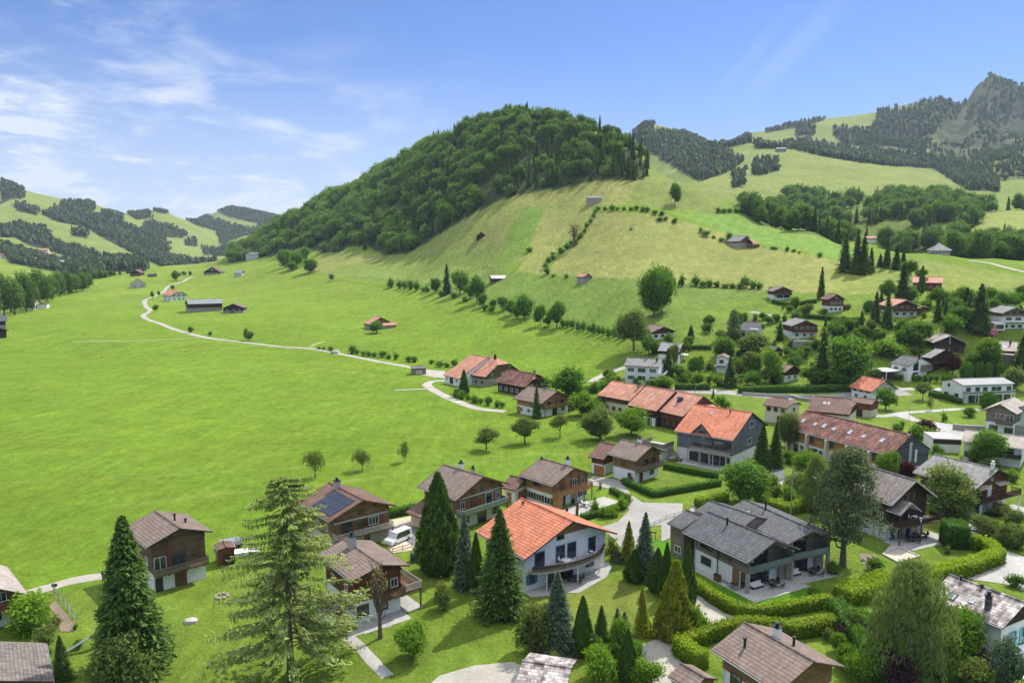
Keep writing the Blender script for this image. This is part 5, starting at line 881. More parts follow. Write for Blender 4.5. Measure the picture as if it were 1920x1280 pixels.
# meadow and hill barns
h = House('barn', 'long dark barn with grey sheet roof beside the winding road', 'barn', PT(q6, F=(1440, 745), B=(945, 762), EL=(1455, 798), BL=(985, 800)), hr=8.2, pitch=0.5, W=7, L=26, sl=3, oe=0.6, og=0.6, lower=('mason', 2.2), upper='dark', roof='r_tin', key='FA'); side_wins(h, 'L', 7, 0.8, 1.3, 0.9, 'frame')
h = House('barn', 'low wide barn with brown roof joined to the right end of the long dark barn', 'barn', PT(q6, F=(1600, 808), EL=(1450, 868), ER=(1755, 862)), hr=6.5, th=100, L=16, pitch=0.42, oe=0.6, og=0.7, lower=('mason', 1.6), upper='dark', roof='r_brown', key='FB'); side_wins(h, 'F', 3, 1.9, 1, 0.8, 'frame'); h.door('F', 0.45, 0, 2.4, 2.6, 'oldwood')
h = House('farmhouse', 'farmhouse with salmon roof and white and dark front by the road bend', 'farmhouse', PT(q6, F=(840, 618), B=(720, 610), EL=(750, 690), ER=(985, 700)), hr=8.5, pitch=0.55, oe=0.8, og=0.8, L=12, sl=2, hip=(0.3, 0), lower=('white', 3.0), upper='greyr', roof='r_clay', key='FC'); side_wins(h, 'F', 3, 0.9, 1, 1.1, 'dframe'); side_wins(h, 'F', 3, 3.6, 1, 1.1, 'dframe'); side_wins(h, 'L', 2, 0.9, 1, 1.1, 'dframe')
h = House('farmhouse', 'small old farmhouse, grey front with orange roof side, alone on the left meadow', 'farmhouse', PT(q6, F=(260, 440), EL=(188, 540), ER=(410, 545)), hr=9.5, th=118, L=12, pitch=0.7, oe=0.4, og=0.4, lower=('greyr', 4), upper='greyr', roof='r_clay', key='FD'); side_wins(h, 'F', 2, 1.2, 1, 1.1, 'dframe')
h = House('barn', 'dark gabled barn with white panel in the gable beyond the winding road', 'barn', PT(q6, F=(1308, 300), EL=(1180, 370), ER=(1435, 370)), hr=9.0, th=92, L=18, pitch=0.6, oe=0.5, og=0.6, lower=('mason', 2), upper='dark', roof='r_dbrown', key='FE'); h.win('F', 0.5, 5.0, 2.0, 1.4, 'frame', pane='skylight')
h = House('barn', 'small grey barn with pale roof right of the dark gabled barn', 'barn', PT(q6, F=(1720, 335), B=(1650, 335), EL=(1740, 385), BL=(1595, 400)), hr=6, W=5, L=10, pitch=0.5, oe=0.4, og=0.4, lower=('greyr', 3), upper='oldwood', roof='r_tin', key='FF')
h = House('farmhouse', 'distant farmhouse with big hipped grey roof at the valley crest', 'farmhouse', PT(q6, F=(1290, 140), B=(1230, 140), EL=(1350, 185), BL=(1160, 185)), hr=9, W=9, L=18, th=175, pitch=0.6, oe=1, og=1, hip=(0.9, 0.9), lower=('beige', 3), upper='oldwood', roof='r_slate', key='FG')
h = House('hut', 'tiny dark field shed on the meadow left of the round roadside tree', 'shed', pos=q6(530, 435), rot=170, L=9, W=3, hr=4, pitch=0.4, oe=0.3, og=0.3, lower=('oldwood', 2), upper='oldwood', roof='r_shingle', key='FH')
h = House('barn', 'hay barn with dark roof just behind the orange-sided farmhouse', 'barn', pos=q6(250, 425), rot=95, L=14, W=7, hr=8, pitch=0.6, lower=('oldwood', 3), upper='dark', roof='r_dbrown', key='FI')
h = House('farmhouse', 'white farmhouse with grey hipped roof at the far left below the tree line', 'farmhouse', PT(q5, F=(680, 175), B=(560, 190), EL=(760, 290), BL=(460, 295)), hr=9.5, W=8, L=20, sl=3, th=175, pitch=0.6, oe=0.7, og=0.7, hip=(0.8, 0.5), lower=('white', 4.5), upper='white', roof='r_slate', key='FJ')
side_wins(h, 'L', 3, 1.4, 1.4, 1.4, 'dframe'); h.box('annex_wall', -2, h.w+0, -6, 0.6, h.dz, 3.4, 'white'); h.box('annex_roof', -2.4, h.w+0.4, -6.4, 0.55, 3.4, 3.8, 'r_red')
h = House('barn', 'dark barn cut by the left edge of the meadow', 'barn', PT(q5, F=(130, 560), B=(-150, 560), EL=(150, 655), BL=(-150, 655)), hr=8, W=7, L=18, sl=3, pitch=0.5, lower=('mason', 2.5), upper='dark', roof='r_grey', key='FK')
h = House('farmhouse', 'white-fronted house corner with pale roof at the left edge of the meadow', 'house', pos=q5(-10, 1010), rot=160, L=9, W=5, hr=6, pitch=0.4, lower=('dark', 1.5), upper='dark', roof='frame', key='FL')
h = House('barn', 'small pink-roofed barn beside one leafy tree in mid meadow', 'barn', PT(s5, F=(825, 590), B=(775, 592), EL=(738, 635), ER=(915, 645)), hr=7.0, th=118, L=10, pitch=0.55, oe=0.5, og=0.5, lower=('mason', 2.2), upper='oldwood', roof='r_clay', key='FM'); h.box('annex_wall', h.w*0.1, h.w+1.5, -2.5, 0.4, h.dz, 2.2, 'mason'); mb = MB(); mb.poly([(0, -3, 2.3), (h.w+2, -3, 2.3), (h.w+2, 0.45, 3.8), (0, 0.45, 3.8)], (0, 0, -0.2)); h.put(mb.build('annex_roof', M['r_clay']))
h = House('barn', 'hill barn with white metal roof above the hedgerow', 'barn', pos=s5(1615, 350), rot=12, L=11, W=4.5, hr=5.6, pitch=0.4, oe=0.5, og=0.5, lower=('oldwood', 2), upper='dark', roof='frame', key='FN')
h = House('hut', 'little hut with orange-pink roof at the lower edge of the hay field', 'hut', PT(s6, F=(628, 428), B=(570, 430), EL=(590, 462), ER=(657, 460)), hr=4.5, th=135, L=7, W=3.4, pitch=0.5, oe=0.4, og=0.4, lower=('mason', 1.6), upper='greywood', roof='r_clay', key='FO')
h = House('hut', 'dark shingled hut crouching on the hay slope left of the green strip', 'hut', pos=s3(160, 1005), rot=95, L=9, W=4.6, hr=5.4, pitch=0.75, oe=0.8, og=0.5, lower=('dark', 1.6), upper='dark', roof='r_shingle', key='FP')
h = House('barn', 'grey stone barn high on the hill just under the forest', 'barn', PT(s3, F=(1000, 708), B=(905, 706), EL=(1020, 722)), hr=2.8, W=3.0, L=16, sl=2, sw=0.3, th=172, pitch=0.4, oe=0.3, og=0.3, lower=('mason', 2), upper='mason', roof='r_tin', key='FQ'); 
h = House('barn', 'barn with half orange, half grey roof at the right end of the hay field', 'barn', PT(s6, F=(1755, 158), B=(1660, 160), EL=(1720, 200), BL=(1630, 200), ER=(1830, 212)), hr=8, pitch=0.55, oe=0.5, og=0.5, L=13, sl=2, lower=('mason', 3), upper='oldwood', roof='r_slate', key='FR'); mb = MB(); mb.poly([(0.3, -5, h.he-0.8), (h.W+1.5, -5, h.he-1.5), (h.W+1.5, 0.3, h.he+0.3), (0.3, 0.3, h.hr-1)], (0, 0, -0.2)); h.put(mb.build('lean_to_roof', M['r_orange'])); h.box('annex_wall', 0.8, h.w+1.2, -4.5, 0.4, h.dz, h.he-1.9, 'oldwood')
h = House('farm_shelter', 'open-fronted grey wooden shelter beside the road above the farm', 'shed', PT(r6, F=(268, 295), B=(140, 312), EL=(270, 322)), hr=3.2, W=2.2, L=7, sl=1, pitch=0.25, oe=0.3, og=0.2, lower=('greywood', 2.4), upper='greywood', roof='r_shingle', key='FS'); h.door('L', 0.5, 0, 2.5, 1.8, 'concrete', handle=False); h.door('F', 0.5, 0, 2.6, 1.9, 'black', handle=False)
for nm, p, c, rr in (('alp hut with pink roof among trees at the far left hillside', w5(40, 545), 'r_clay', 160), ('far left hillside farm with rusty roof behind a tree row', w5(500, 590), 'r_clay', 170), ('far house with faded red roof right of the rusty farm', w5(600, 625), 'r_clay', 20), ('far pale house at the end of the left hamlet', w5(700, 630), 'frame', 30), ('far house with terracotta roof above the left hamlet', w5(480, 475), 'r_clay', 10), ('far small house between two hamlet roofs', w5(545, 605), 'r_clay', 90)):
    House('farmhouse', nm, 'house', pos=p, rot=rr, L=18, W=7, hr=9, pitch=0.55, lower=('cream', 4), upper='beige', roof=c)
House('hut', 'lone alpine hut on the sunlit pasture below the tree row, upper right', 'hut', pos=s4(820, 405), rot=170, L=22, W=8, hr=9, pitch=0.5, lower=('mason', 3), upper='oldwood', roof='r_slate')
House('barn', 'low pale barn at the foot of the wooded hill, right of the dark gabled barn', 'barn', pos=s2(255, 1135), rot=175, L=20, W=6, hr=6, pitch=0.4, lower=('greyr', 2), upper='greyr', roof='r_tin')
h = House('shed', 'rusty brown timber shed next to the white-based chalet', 'shed', PT(r1, F=(1250, 535), B=(1215, 505), EL=(1180, 552), ER=(1275, 545)), hr=3.0, L=3.6, W=2.1, pitch=0.18, oe=0.15, og=0.15, lower=('redwood', 2.2), upper='redwood', roof='r_dbrown', key='SH'); h.door('F', 0.6, 0, 1.6, 1.8, 'dark')

h = House('house', 'low white building with brown roof behind the dense dark green tree, right of the garage', 'house', PT(q1, F=(660, 770), B=(1450, 838), ER=(560, 880), BR=(1450, 1005)), hr=6.4, pitch=0.42, W=5.5, oe=0.6, og=0.5, lower=('white', 5), upper='white', roof='r_light', key='YA')
h.door('R', 0.62, 2.4, 2.6, 1.5, 'pane', 'dframe', handle=False); h.door('R', 0.8, 2.4, 1.4, 1.9, 'pane', 'dframe', handle=False); h.balcony('R', 0.5, 1.0, 2.3, 1.4, 'wood', 'dark', brackets=3); h.win('R', 0.08, 1.0, 1.0, 1.2, 'dframe')
# ------------------------------------------------------------------ trees
def height_for(p, topy, px=None):        # height of a vertical thing standing at p whose top shows at photo row topy
    lo, hi = 0.1, 80.0
    for _ in range(40):
        m = (lo+hi)/2
        if project(p.x, p.y, p.z+m)[1] > topy: lo = m
        else: hi = m
    return lo
def mpp(p): return math.hypot(1, (CAM_H-p.z)/p.y)*p.y/FPX     # metres per photo pixel (across) at p
def quads(C, U, Vv):                     # centres and two half axes -> leaf quads
    V = np.stack([C-U-Vv*0.55, C+U-Vv*0.35, C+U*0.75+Vv*0.6, C-U*0.7+Vv*0.5], 1).reshape(-1, 3); return V, np.arange(len(V)).reshape(-1, 4)
def unit(v): return v/(np.linalg.norm(v, axis=-1, keepdims=True)+1e-9)
def rnd_axes(n, r, flat=0.0):
    a = unit(r.normal(size=(n, 3))); b = unit(np.cross(a, r.normal(size=(n, 3)))); return a, b
def conifer_crown(h, rad, levels, per, segs, seed, droop=0.35, shape=0.85, z0=0.06, leaf=0.5, upturn=0.0, irregular=0.2, wobble=0.35, curve=1.0, tips=0.0):
    r = np.random.default_rng(seed); nb = levels*per
    t = (np.repeat(np.arange(levels), per)+r.random(nb)*0.9)/levels; t = t**curve
    z = h*(z0+(1-z0)*t); ang = r.random(nb)*2*np.pi
    sect = 1+irregular*np.sin(ang*2+r.random()*6)+irregular*0.7*np.sin(ang*3+t*9+r.random()*6)
    ln = rad*(1-t*0.985)**shape*(0.72+0.38*r.random(nb))*sect; ln = np.maximum(ln, rad*0.04)
    f = (np.arange(segs)+0.6)/segs; f = f[None]*0.92+0.08*r.random((nb, segs)); ff = 0.18+0.82*f
    d = np.stack([np.cos(ang), np.sin(ang)], -1)
    wob = (r.random((nb, segs))-0.5)*wobble
    P = np.empty((nb, segs, 3)); P[..., 0] = d[:, None, 0]*ln[:, None]*ff-d[:, None, 1]*ln[:, None]*ff*wob; P[..., 1] = d[:, None, 1]*ln[:, None]*ff+d[:, None, 0]*ln[:, None]*ff*wob
    P[..., 2] = z[:, None]-droop*ln[:, None]*ff**1.3+upturn*ln[:, None]*ff**3+(r.random((nb, segs))-0.5)*leaf*0.5
    P = P.reshape(-1, 3); n = len(P); D = np.repeat(np.c_[d, np.full(nb, -droop*0.8)], segs, 0); D = unit(D+r.normal(size=(n, 3))*0.35)
    S = unit(np.cross(D, np.array([0, 0, 1.0]))+r.normal(size=(n, 3))*0.35)
    sz = leaf*(0.6+0.7*r.random(n))*(0.55+0.45*np.repeat((1-t)**0.5, segs)); V, F = quads(P, D*sz[:, None]*0.95, S*sz[:, None]*0.62)
    var = 0.25*r.random(n)+0.45*np.repeat(r.random(nb), segs)+0.3*np.tile(f.mean(0), nb)
    if tips:                              # hanging twigs
        k = r.random(n) < tips; Pk = P[k]; m = len(Pk); down = unit(np.c_[r.normal(size=(m, 2))*0.25, -np.ones(m)]); sd = unit(np.cross(down, r.normal(size=(m, 3))))
        V2, F2 = quads(Pk+down*leaf*0.5, down*leaf*0.8, sd*leaf*0.22); F2 = F2+len(V); V = np.r_[V, V2]; F = np.r_[F, F2]; var = np.r_[var, r.random(m)*0.6]
    # spire
    sp = max(6, int(levels*0.3)); zz = h*(1-0.07*r.random(sp)); C = np.c_[r.normal(size=(sp, 2))*rad*0.02, zz]; a, b = rnd_axes(sp, r); a[:, 2] = 1.5; V2, F2 = quads(C, unit(a)*leaf*0.5, b*leaf*0.16); V = np.r_[V, V2]; F = np.r_[F, F2+len(V)-len(V2)]; var = np.r_[var, np.full(sp, 0.4)]
    return V, F, var
def cone_core(h, rad, z0, n=9, m=6):
    V = []; F = []
    for i in range(m):
        t = i/(m-1); V += [((1-t*0.96)*rad*math.cos(6.2832*k/n), (1-t*0.96)*rad*math.sin(6.2832*k/n), h*(z0+(0.93-z0)*t)-0.12*rad) for k in range(n)]
    for i in range(m-1):
        for k in range(n): a = i*n+k; b = i*n+(k+1) % n; F.append((a, b, b+n, a+n))
    return np.array(V), np.array(F)
def ellipsoid_core(c, rx, ry, rz, r, n=7, m=5):
    V = []; 
    for i in range(1, m):
        ph = math.pi*i/m
        for k in range(n): q = 0.85+0.3*r.random(); V.append((c[0]+rx*q*math.sin(ph)*math.cos(2*math.pi*k/n), c[1]+ry*q*math.sin(ph)*math.sin(2*math.pi*k/n), c[2]+rz*q*math.cos(ph)))
    F = []
    for i in range(m-2):
        for k in range(n): a = i*n+k; b = i*n+(k+1) % n; F.append((a, a+n, b+n, b))
    return np.array(V), np.array(F)
def broad_crown(h, rad, base, n, seed, lobes=9, leaf=0.35, core=True, gap=0.0, flat=1.0, weep=0.0, top=1.0, profile=None):
    r = np.random.default_rng(seed); cz = (h+base)/2; hz = (h-base)/2
    L0 = []
    for k in range(lobes):
        u = unit(r.normal(size=3)); q = (0.30+0.45*r.random()); u[2] = u[2]*0.85
        if k == 0: u = np.array([0, 0, 0.75*top]); q = 0.6
        if profile:
            t = (k+0.5)/lobes; R = profile(t); an = k*2.4+r.random(); qq = R*(0.45+0.35*r.random()); L0.append((math.cos(an)*qq*rad, math.sin(an)*qq*rad, base+t*(h-base)*0.96, (0.2+0.24*R)*(0.8+0.4*r.random()))); continue
        L0.append((u[0]*q*rad, u[1]*q*rad, cz+u[2]*q*hz, 0.42+0.22*r.random()))
    L0 = np.array(L0); k = r.integers(0, lobes, n); d = unit(r.normal(size=(n, 3))); d[:, 2] = np.where(d[:, 2] < -0.55, -d[:, 2]*0.6, d[:, 2]); rr = (0.72+0.36*r.random(n)**0.6)
    P = np.empty((n, 3)); lr = L0[k, 3]; P[:, 0] = L0[k, 0]+d[:, 0]*lr*rr*rad; P[:, 1] = L0[k, 1]+d[:, 1]*lr*rr*rad; P[:, 2] = L0[k, 2]+d[:, 2]*lr*rr*hz*flat
    # tufts: pull the leaves together into clumps so that gaps open between them
    nc = max(8, n//14); cs = P[r.integers(0, n, nc)]; ci = r.integers(0, nc, n); tuft = r.random(n) < 0.6; P[tuft] = cs[ci[tuft]]+r.normal(size=(tuft.sum(), 3))*leaf*1.25
    a, b = rnd_axes(n, r); sz = leaf*(0.55+0.8*r.random(n)); 
    if weep: a[:, 2] = -1.6*weep; a = unit(a); b = unit(np.cross(a, r.normal(size=(n, 3)))); V, F = quads(P, a*sz[:, None]*1.5, b*sz[:, None]*0.35)
    else: V, F = quads(P, a*sz[:, None]*0.7, b*sz[:, None]*0.6)
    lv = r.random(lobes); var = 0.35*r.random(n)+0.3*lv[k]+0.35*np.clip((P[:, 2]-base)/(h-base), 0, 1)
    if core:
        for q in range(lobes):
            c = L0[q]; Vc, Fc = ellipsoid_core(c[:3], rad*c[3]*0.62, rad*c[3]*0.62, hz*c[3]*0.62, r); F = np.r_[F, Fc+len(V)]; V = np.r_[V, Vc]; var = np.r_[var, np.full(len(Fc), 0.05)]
    return V, F, var, L0
def col_crown(h, rad, n, seed, leaf=0.25, z0=0.02, shape='flame'):
    r = np.random.default_rng(seed); t = r.random(n); ang = r.random(n)*2*np.pi
    if shape == 'flame': R = rad*np.minimum(1, t*2.2+0.62)*(1-t**1.25)**0.8
    elif shape == 'cone': R = rad*(1-t*0.97)**0.8
    else: R = rad*np.sqrt(np.clip(1-((t-0.42)/0.6)**2, 0.02, 1))
    cl = r.integers(0, 70, n); ca = r.random(70)*6.283; ct = r.random(70); da = np.abs((ang-ca[cl]+np.pi) % (2*np.pi)-np.pi)
    R = R*(1+0.09*np.sin(ang*5+t*17+seed)+0.07*np.sin(ang*9-t*31))*(0.84+0.26*r.random(n)); lift = 0.10*h*(1-t)*np.maximum(0, np.sin(ang*7+t*23+seed))*0.35; P = np.c_[np.cos(ang)*R, np.sin(ang)*R, h*(z0+(1-z0)*t)+lift*0.5]
    out = np.c_[np.cos(ang), np.sin(ang), np.full(n, 0.5)]; up = unit(np.c_[r.normal(size=(n, 2))*0.45+out[:, :2]*0.4, np.ones(n)]); s = unit(np.cross(up, out)+r.normal(size=(n, 3))*0.4)
    sz = leaf*(0.6+0.8*r.random(n)); V, F = quads(P, up*sz[:, None]*0.9, s*sz[:, None]*0.55); var = 0.55*r.random(n)+0.25*(0.5+0.5*np.sin(ang*5+t*13+seed))+0.2*t
    Vc, Fc = [], []
    m = 9; ks = 8
    for i in range(m):
        tt = i/(m-1)*0.93; 
        rr = rad*(min(1, tt*2.2+0.62)*(1-tt**1.25)**0.8 if shape == 'flame' else (1-tt*0.97)**0.8 if shape == 'cone' else math.sqrt(max(0.05, 1-((tt-0.42)/0.6)**2)))*0.8
        for k in range(ks): Vc.append((rr*math.cos(2*math.pi*k/ks), rr*math.sin(2*math.pi*k/ks), h*(z0+(1-z0)*tt)))
    for i in range(m-1):
        for k in range(ks): a = i*ks+k; b = i*ks+(k+1) % ks; Fc.append((a, b, b+ks, a+ks))
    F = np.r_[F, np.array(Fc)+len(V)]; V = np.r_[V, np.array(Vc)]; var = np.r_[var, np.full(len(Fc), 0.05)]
    return V, F, var
def trunk_mb(h, r0, lean=0.0, limbs=None, seed=0, top=0.9, n=8):
    mb = MB(); rr = random.Random(seed); k = 6; pts = [(math.sin(i*1.7+seed)*r0*0.35*i/k+lean*i/k, math.cos(i*1.3+seed)*r0*0.3*i/k, h*top*i/k-0.3*(i == 0)) for i in range(k+1)]
    mb.tube(pts, [r0*(1.25 if i == 0 else 1)*(1-0.85*i/k) for i in range(k+1)], n)
    if limbs is not None:
        for l in limbs:
            zb = min(h*0.42, l[2]*0.55)*(0.8+0.4*rr.random()); p0 = (lean*zb/h, 0, zb); p2 = (l[0]*0.95, l[1]*0.95, l[2]); p1 = ((p0[0]+p2[0])*0.5+l[0]*0.12, (p0[1]+p2[1])*0.5+l[1]*0.12, (zb+l[2])*0.5-0.05*h)
            mb.tube([p0, p1, p2], [r0*0.5, r0*0.3, r0*0.08], 5)
    return mb
LIB = {}
def canon(kind, lod, variant):
    """library tree: (canonical height, canonical radius, trunk mesh, crown mesh)"""
    key = (kind, lod, variant)
    if key in LIB: return LIB[key]
    seed = (abs(hash_(kind))*31+lod*7+variant*101) % 100000; m = [1.0, 0.30, 0.085][lod]; lf = [1.0, 1.75, 3.0][lod]
    mat = {'spruce': 'spruce', 'bluespruce': 'spruceblue', 'larch': 'larch', 'pine': 'pine', 'thuja': 'thuja', 'goldthuja': 'gold', 'cypress': 'spruce', 'broad': 'leaf', 'lime': 'lime', 'olive': 'olive', 'birch': 'willow', 'shrub': 'leaf', 'limeshrub': 'lime', 'oliveshrub': 'olive', 'copper': 'copper', 'purple': 'darkcopper', 'darkspruce': 'spruce', 'forestbroad': 'forest', 'forestconifer': 'spruce', 'dry': 'dry', 'young': 'olive', 'orchard': 'olive', 'goldspruce': 'gold', 'flower': 'leaf', 'dome': 'hedge', 'sumac': 'spruceblue'}[kind]
    mat = L[mat] if kind != 'flower' else M['flower']; bark = M['bark']; q = lambda n: max(4, int(n*m))
    if kind in ('spruce', 'bluespruce', 'darkspruce', 'forestconifer', 'goldspruce'):
        h, rad = 20.0, 4.6; V, F, var = conifer_crown(h, rad, [62, 24, 11][lod], [20, 13, 8][lod], [11, 5, 2][lod], seed, droop=0.34, leaf=0.36*[1, 2.0, 4.2][lod], upturn=0.16, tips=[0.5, 0.2, 0][lod], z0=0.02, shape=0.82, irregular=0.12)
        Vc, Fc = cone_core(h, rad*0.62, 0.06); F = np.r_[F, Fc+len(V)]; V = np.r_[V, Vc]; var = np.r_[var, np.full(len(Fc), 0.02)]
        tr = trunk_mb(h, 0.32, seed=seed, n=[8, 6, 4][lod])
    elif kind == 'larch':
        h, rad = 24.0, 7.6; V, F, var = conifer_crown(h, rad, 30, 9, 56, seed, droop=0.24, leaf=0.30, upturn=0.16, tips=0.9, z0=0.12, shape=0.50, irregular=0.24, curve=0.95, wobble=0.24); tr = trunk_mb(h, 0.42, seed=seed)
        rr = random.Random(seed)
        for k in range(50): zz = h*(0.16+0.72*k/50); a = rr.random()*6.28; ln = rad*(1-zz/h)**0.55*0.8; tr.tube([(0, 0, zz), (math.cos(a)*ln*0.5, math.sin(a)*ln*0.5, zz-0.12*ln*0.5), (math.cos(a)*ln, math.sin(a)*ln, zz-0.2*ln)], [0.09, 0.06, 0.02], 4)
    elif kind == 'pine':
        h, rad = 18.0, 5.4; V1, F1, v1, lb = broad_crown(h, rad, h*0.26, q(13000), seed, lobes=26, leaf=0.25*lf, core=False, flat=0.55, profile=lambda t: (0.25+0.75*min(1, t/0.18))*(1-t)**0.62*1.05+0.05); V, F, var = V1, F1, v1; tr = trunk_mb(h, 0.42, lean=0.8, limbs=lb, seed=seed)
    elif kind in ('thuja', 'goldthuja', 'cypress'):
        h, rad = 14.0, 3.0; V, F, var = col_crown(h, rad, q(9500), seed, 0.36*lf, shape='cone' if kind == 'goldthuja' else 'flame'); tr = trunk_mb(h, 0.25, seed=seed, top=0.5)
    elif kind == 'birch':
        h, rad = 15.0, 5.2; V, F, var, lb = broad_crown(h, rad, h*0.05, q(17000), seed, lobes=24, leaf=0.24*lf, core=False, weep=0.9, flat=1.0, profile=lambda t: (0.55+0.45*min(1, t/0.25))*(1-t**1.7)**0.7+0.05); tr = trunk_mb(h, 0.28, limbs=lb, seed=seed); bark = M['palebark']
    elif kind in ('broad', 'lime', 'olive', 'copper', 'purple', 'forestbroad'):
        h, rad = 14.0, 5.2; V, F, var, lb = broad_crown(h, rad, h*(0.01 if lod else 0.03), q(9000), seed, lobes=[16, 12, 7][lod], leaf=0.36*lf, core=True); tr = trunk_mb(h, 0.36, limbs=lb, seed=seed, top=0.75, n=[8, 6, 4][lod])
    elif kind in ('orchard', 'young'):
        h, rad = 6.0, 3.0; V, F, var, lb = broad_crown(h, rad, h*(0.22 if kind == 'orchard' else 0.12), q(3400), seed, lobes=12, leaf=0.2*lf, core=kind == 'orchard', flat=0.9); tr = trunk_mb(h, 0.18, limbs=lb, seed=seed, top=0.7)
    elif kind == 'dry':
        h, rad = 9.0, 1.6; V, F, var, lb = broad_crown(h, rad, h*0.45, 260, seed, lobes=14, leaf=0.26, core=False); tr = trunk_mb(h, 0.34, limbs=lb, seed=seed, top=0.93); rr = random.Random(3)
        for k in range(26): zz = 2.0+k*0.24; a = rr.random()*6.28; ln = 0.6+rr.random()*0.9; tr.tube([(0, 0, zz), (math.cos(a)*ln*0.6, math.sin(a)*ln*0.6, zz+0.5), (math.cos(a)*ln, math.sin(a)*ln, zz+1.6)], [0.1, 0.07, 0.03], 4)
    elif kind == 'dome':
        h, rad = 4.0, 2.6; V, F, var = col_crown(h, rad, q(3500), seed, 0.2*lf, shape='egg'); tr = trunk_mb(h, 0.15, seed=seed, top=0.4)
    else:
        h, rad = 4.0, 2.2; V, F, var, lb = broad_crown(h, rad, -0.5, q(3200), seed, lobes=9, leaf=0.2*lf, core=True); tr = trunk_mb(h, 0.1, limbs=lb, seed=seed, top=0.5, n=5)
    o = mesh_obj('crown', V, F, mat, var=var); cm = o.data; COL.objects.unlink(o); bpy.data.objects.remove(o)
    o = tr.build('trunk', bark); tm = o.data; COL.objects.unlink(o); bpy.data.objects.remove(o)
    LIB[key] = (h, rad, tm, cm); return LIB[key]
def hash_(s):
    v = 0
    for c in s: v = (v*131+ord(c)) % 1000003
    return v
NAMES = {'spruce': ('spruce_tree', 'spruce'), 'bluespruce': ('blue_spruce', 'spruce'), 'darkspruce': ('spruce_tree', 'spruce'), 'larch': ('larch_tree', 'larch'), 'pine': ('pine_tree', 'pine'), 'thuja': ('thuja_tree', 'thuja'), 'goldthuja': ('golden_thuja', 'thuja'), 'goldspruce': ('golden_spruce', 'spruce'), 'cypress': ('cypress_tree', 'cypress'),
         'broad': ('leafy_tree', 'tree'), 'lime': ('leafy_tree', 'tree'), 'olive': ('leafy_tree', 'tree'), 'birch': ('birch_tree', 'birch'), 'shrub': ('shrub', 'shrub'), 'limeshrub': ('shrub', 'shrub'), 'oliveshrub': ('shrub', 'shrub'), 'copper': ('copper_tree', 'tree'), 'purple': ('purple_shrub', 'shrub'), 'forestbroad': ('forest_tree', 'tree'),
         'forestconifer': ('forest_conifer', 'conifer'), 'dry': ('pollarded_tree', 'tree'), 'young': ('young_tree', 'tree'), 'orchard': ('fruit_tree', 'fruit tree'), 'dome': ('clipped_bush', 'bush'), 'flower': ('shrub', 'shrub'), 'sumac': ('shrub', 'shrub')}
TREES = []
def tree(kind, bx, by, topy, wpx, label, group=None, variant=None, lod=None, parts=True, p=None):
    p = at(bx, by) if p is None else p
    h = height_for(p, topy); w = wpx*mpp(p)/2
    d = p.y
    if lod is None: lod = 0 if d < 190 and wpx > 30 else (1 if wpx > 15 else 2)
    variant = len(TREES) % 3 if variant is None else variant
    ch, cr, tm, cm = canon(kind, lod, variant)
    nm, cat = NAMES[kind]; root = empty(nm, p, random.Random(int(bx*7+by)).random()*6.28); root.scale = (w/cr*0.96, w/cr*0.96, h/ch)
    tag(root, label, cat, group); TREES.append(root)
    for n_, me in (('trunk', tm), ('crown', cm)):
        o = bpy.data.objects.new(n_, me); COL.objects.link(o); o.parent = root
    return root

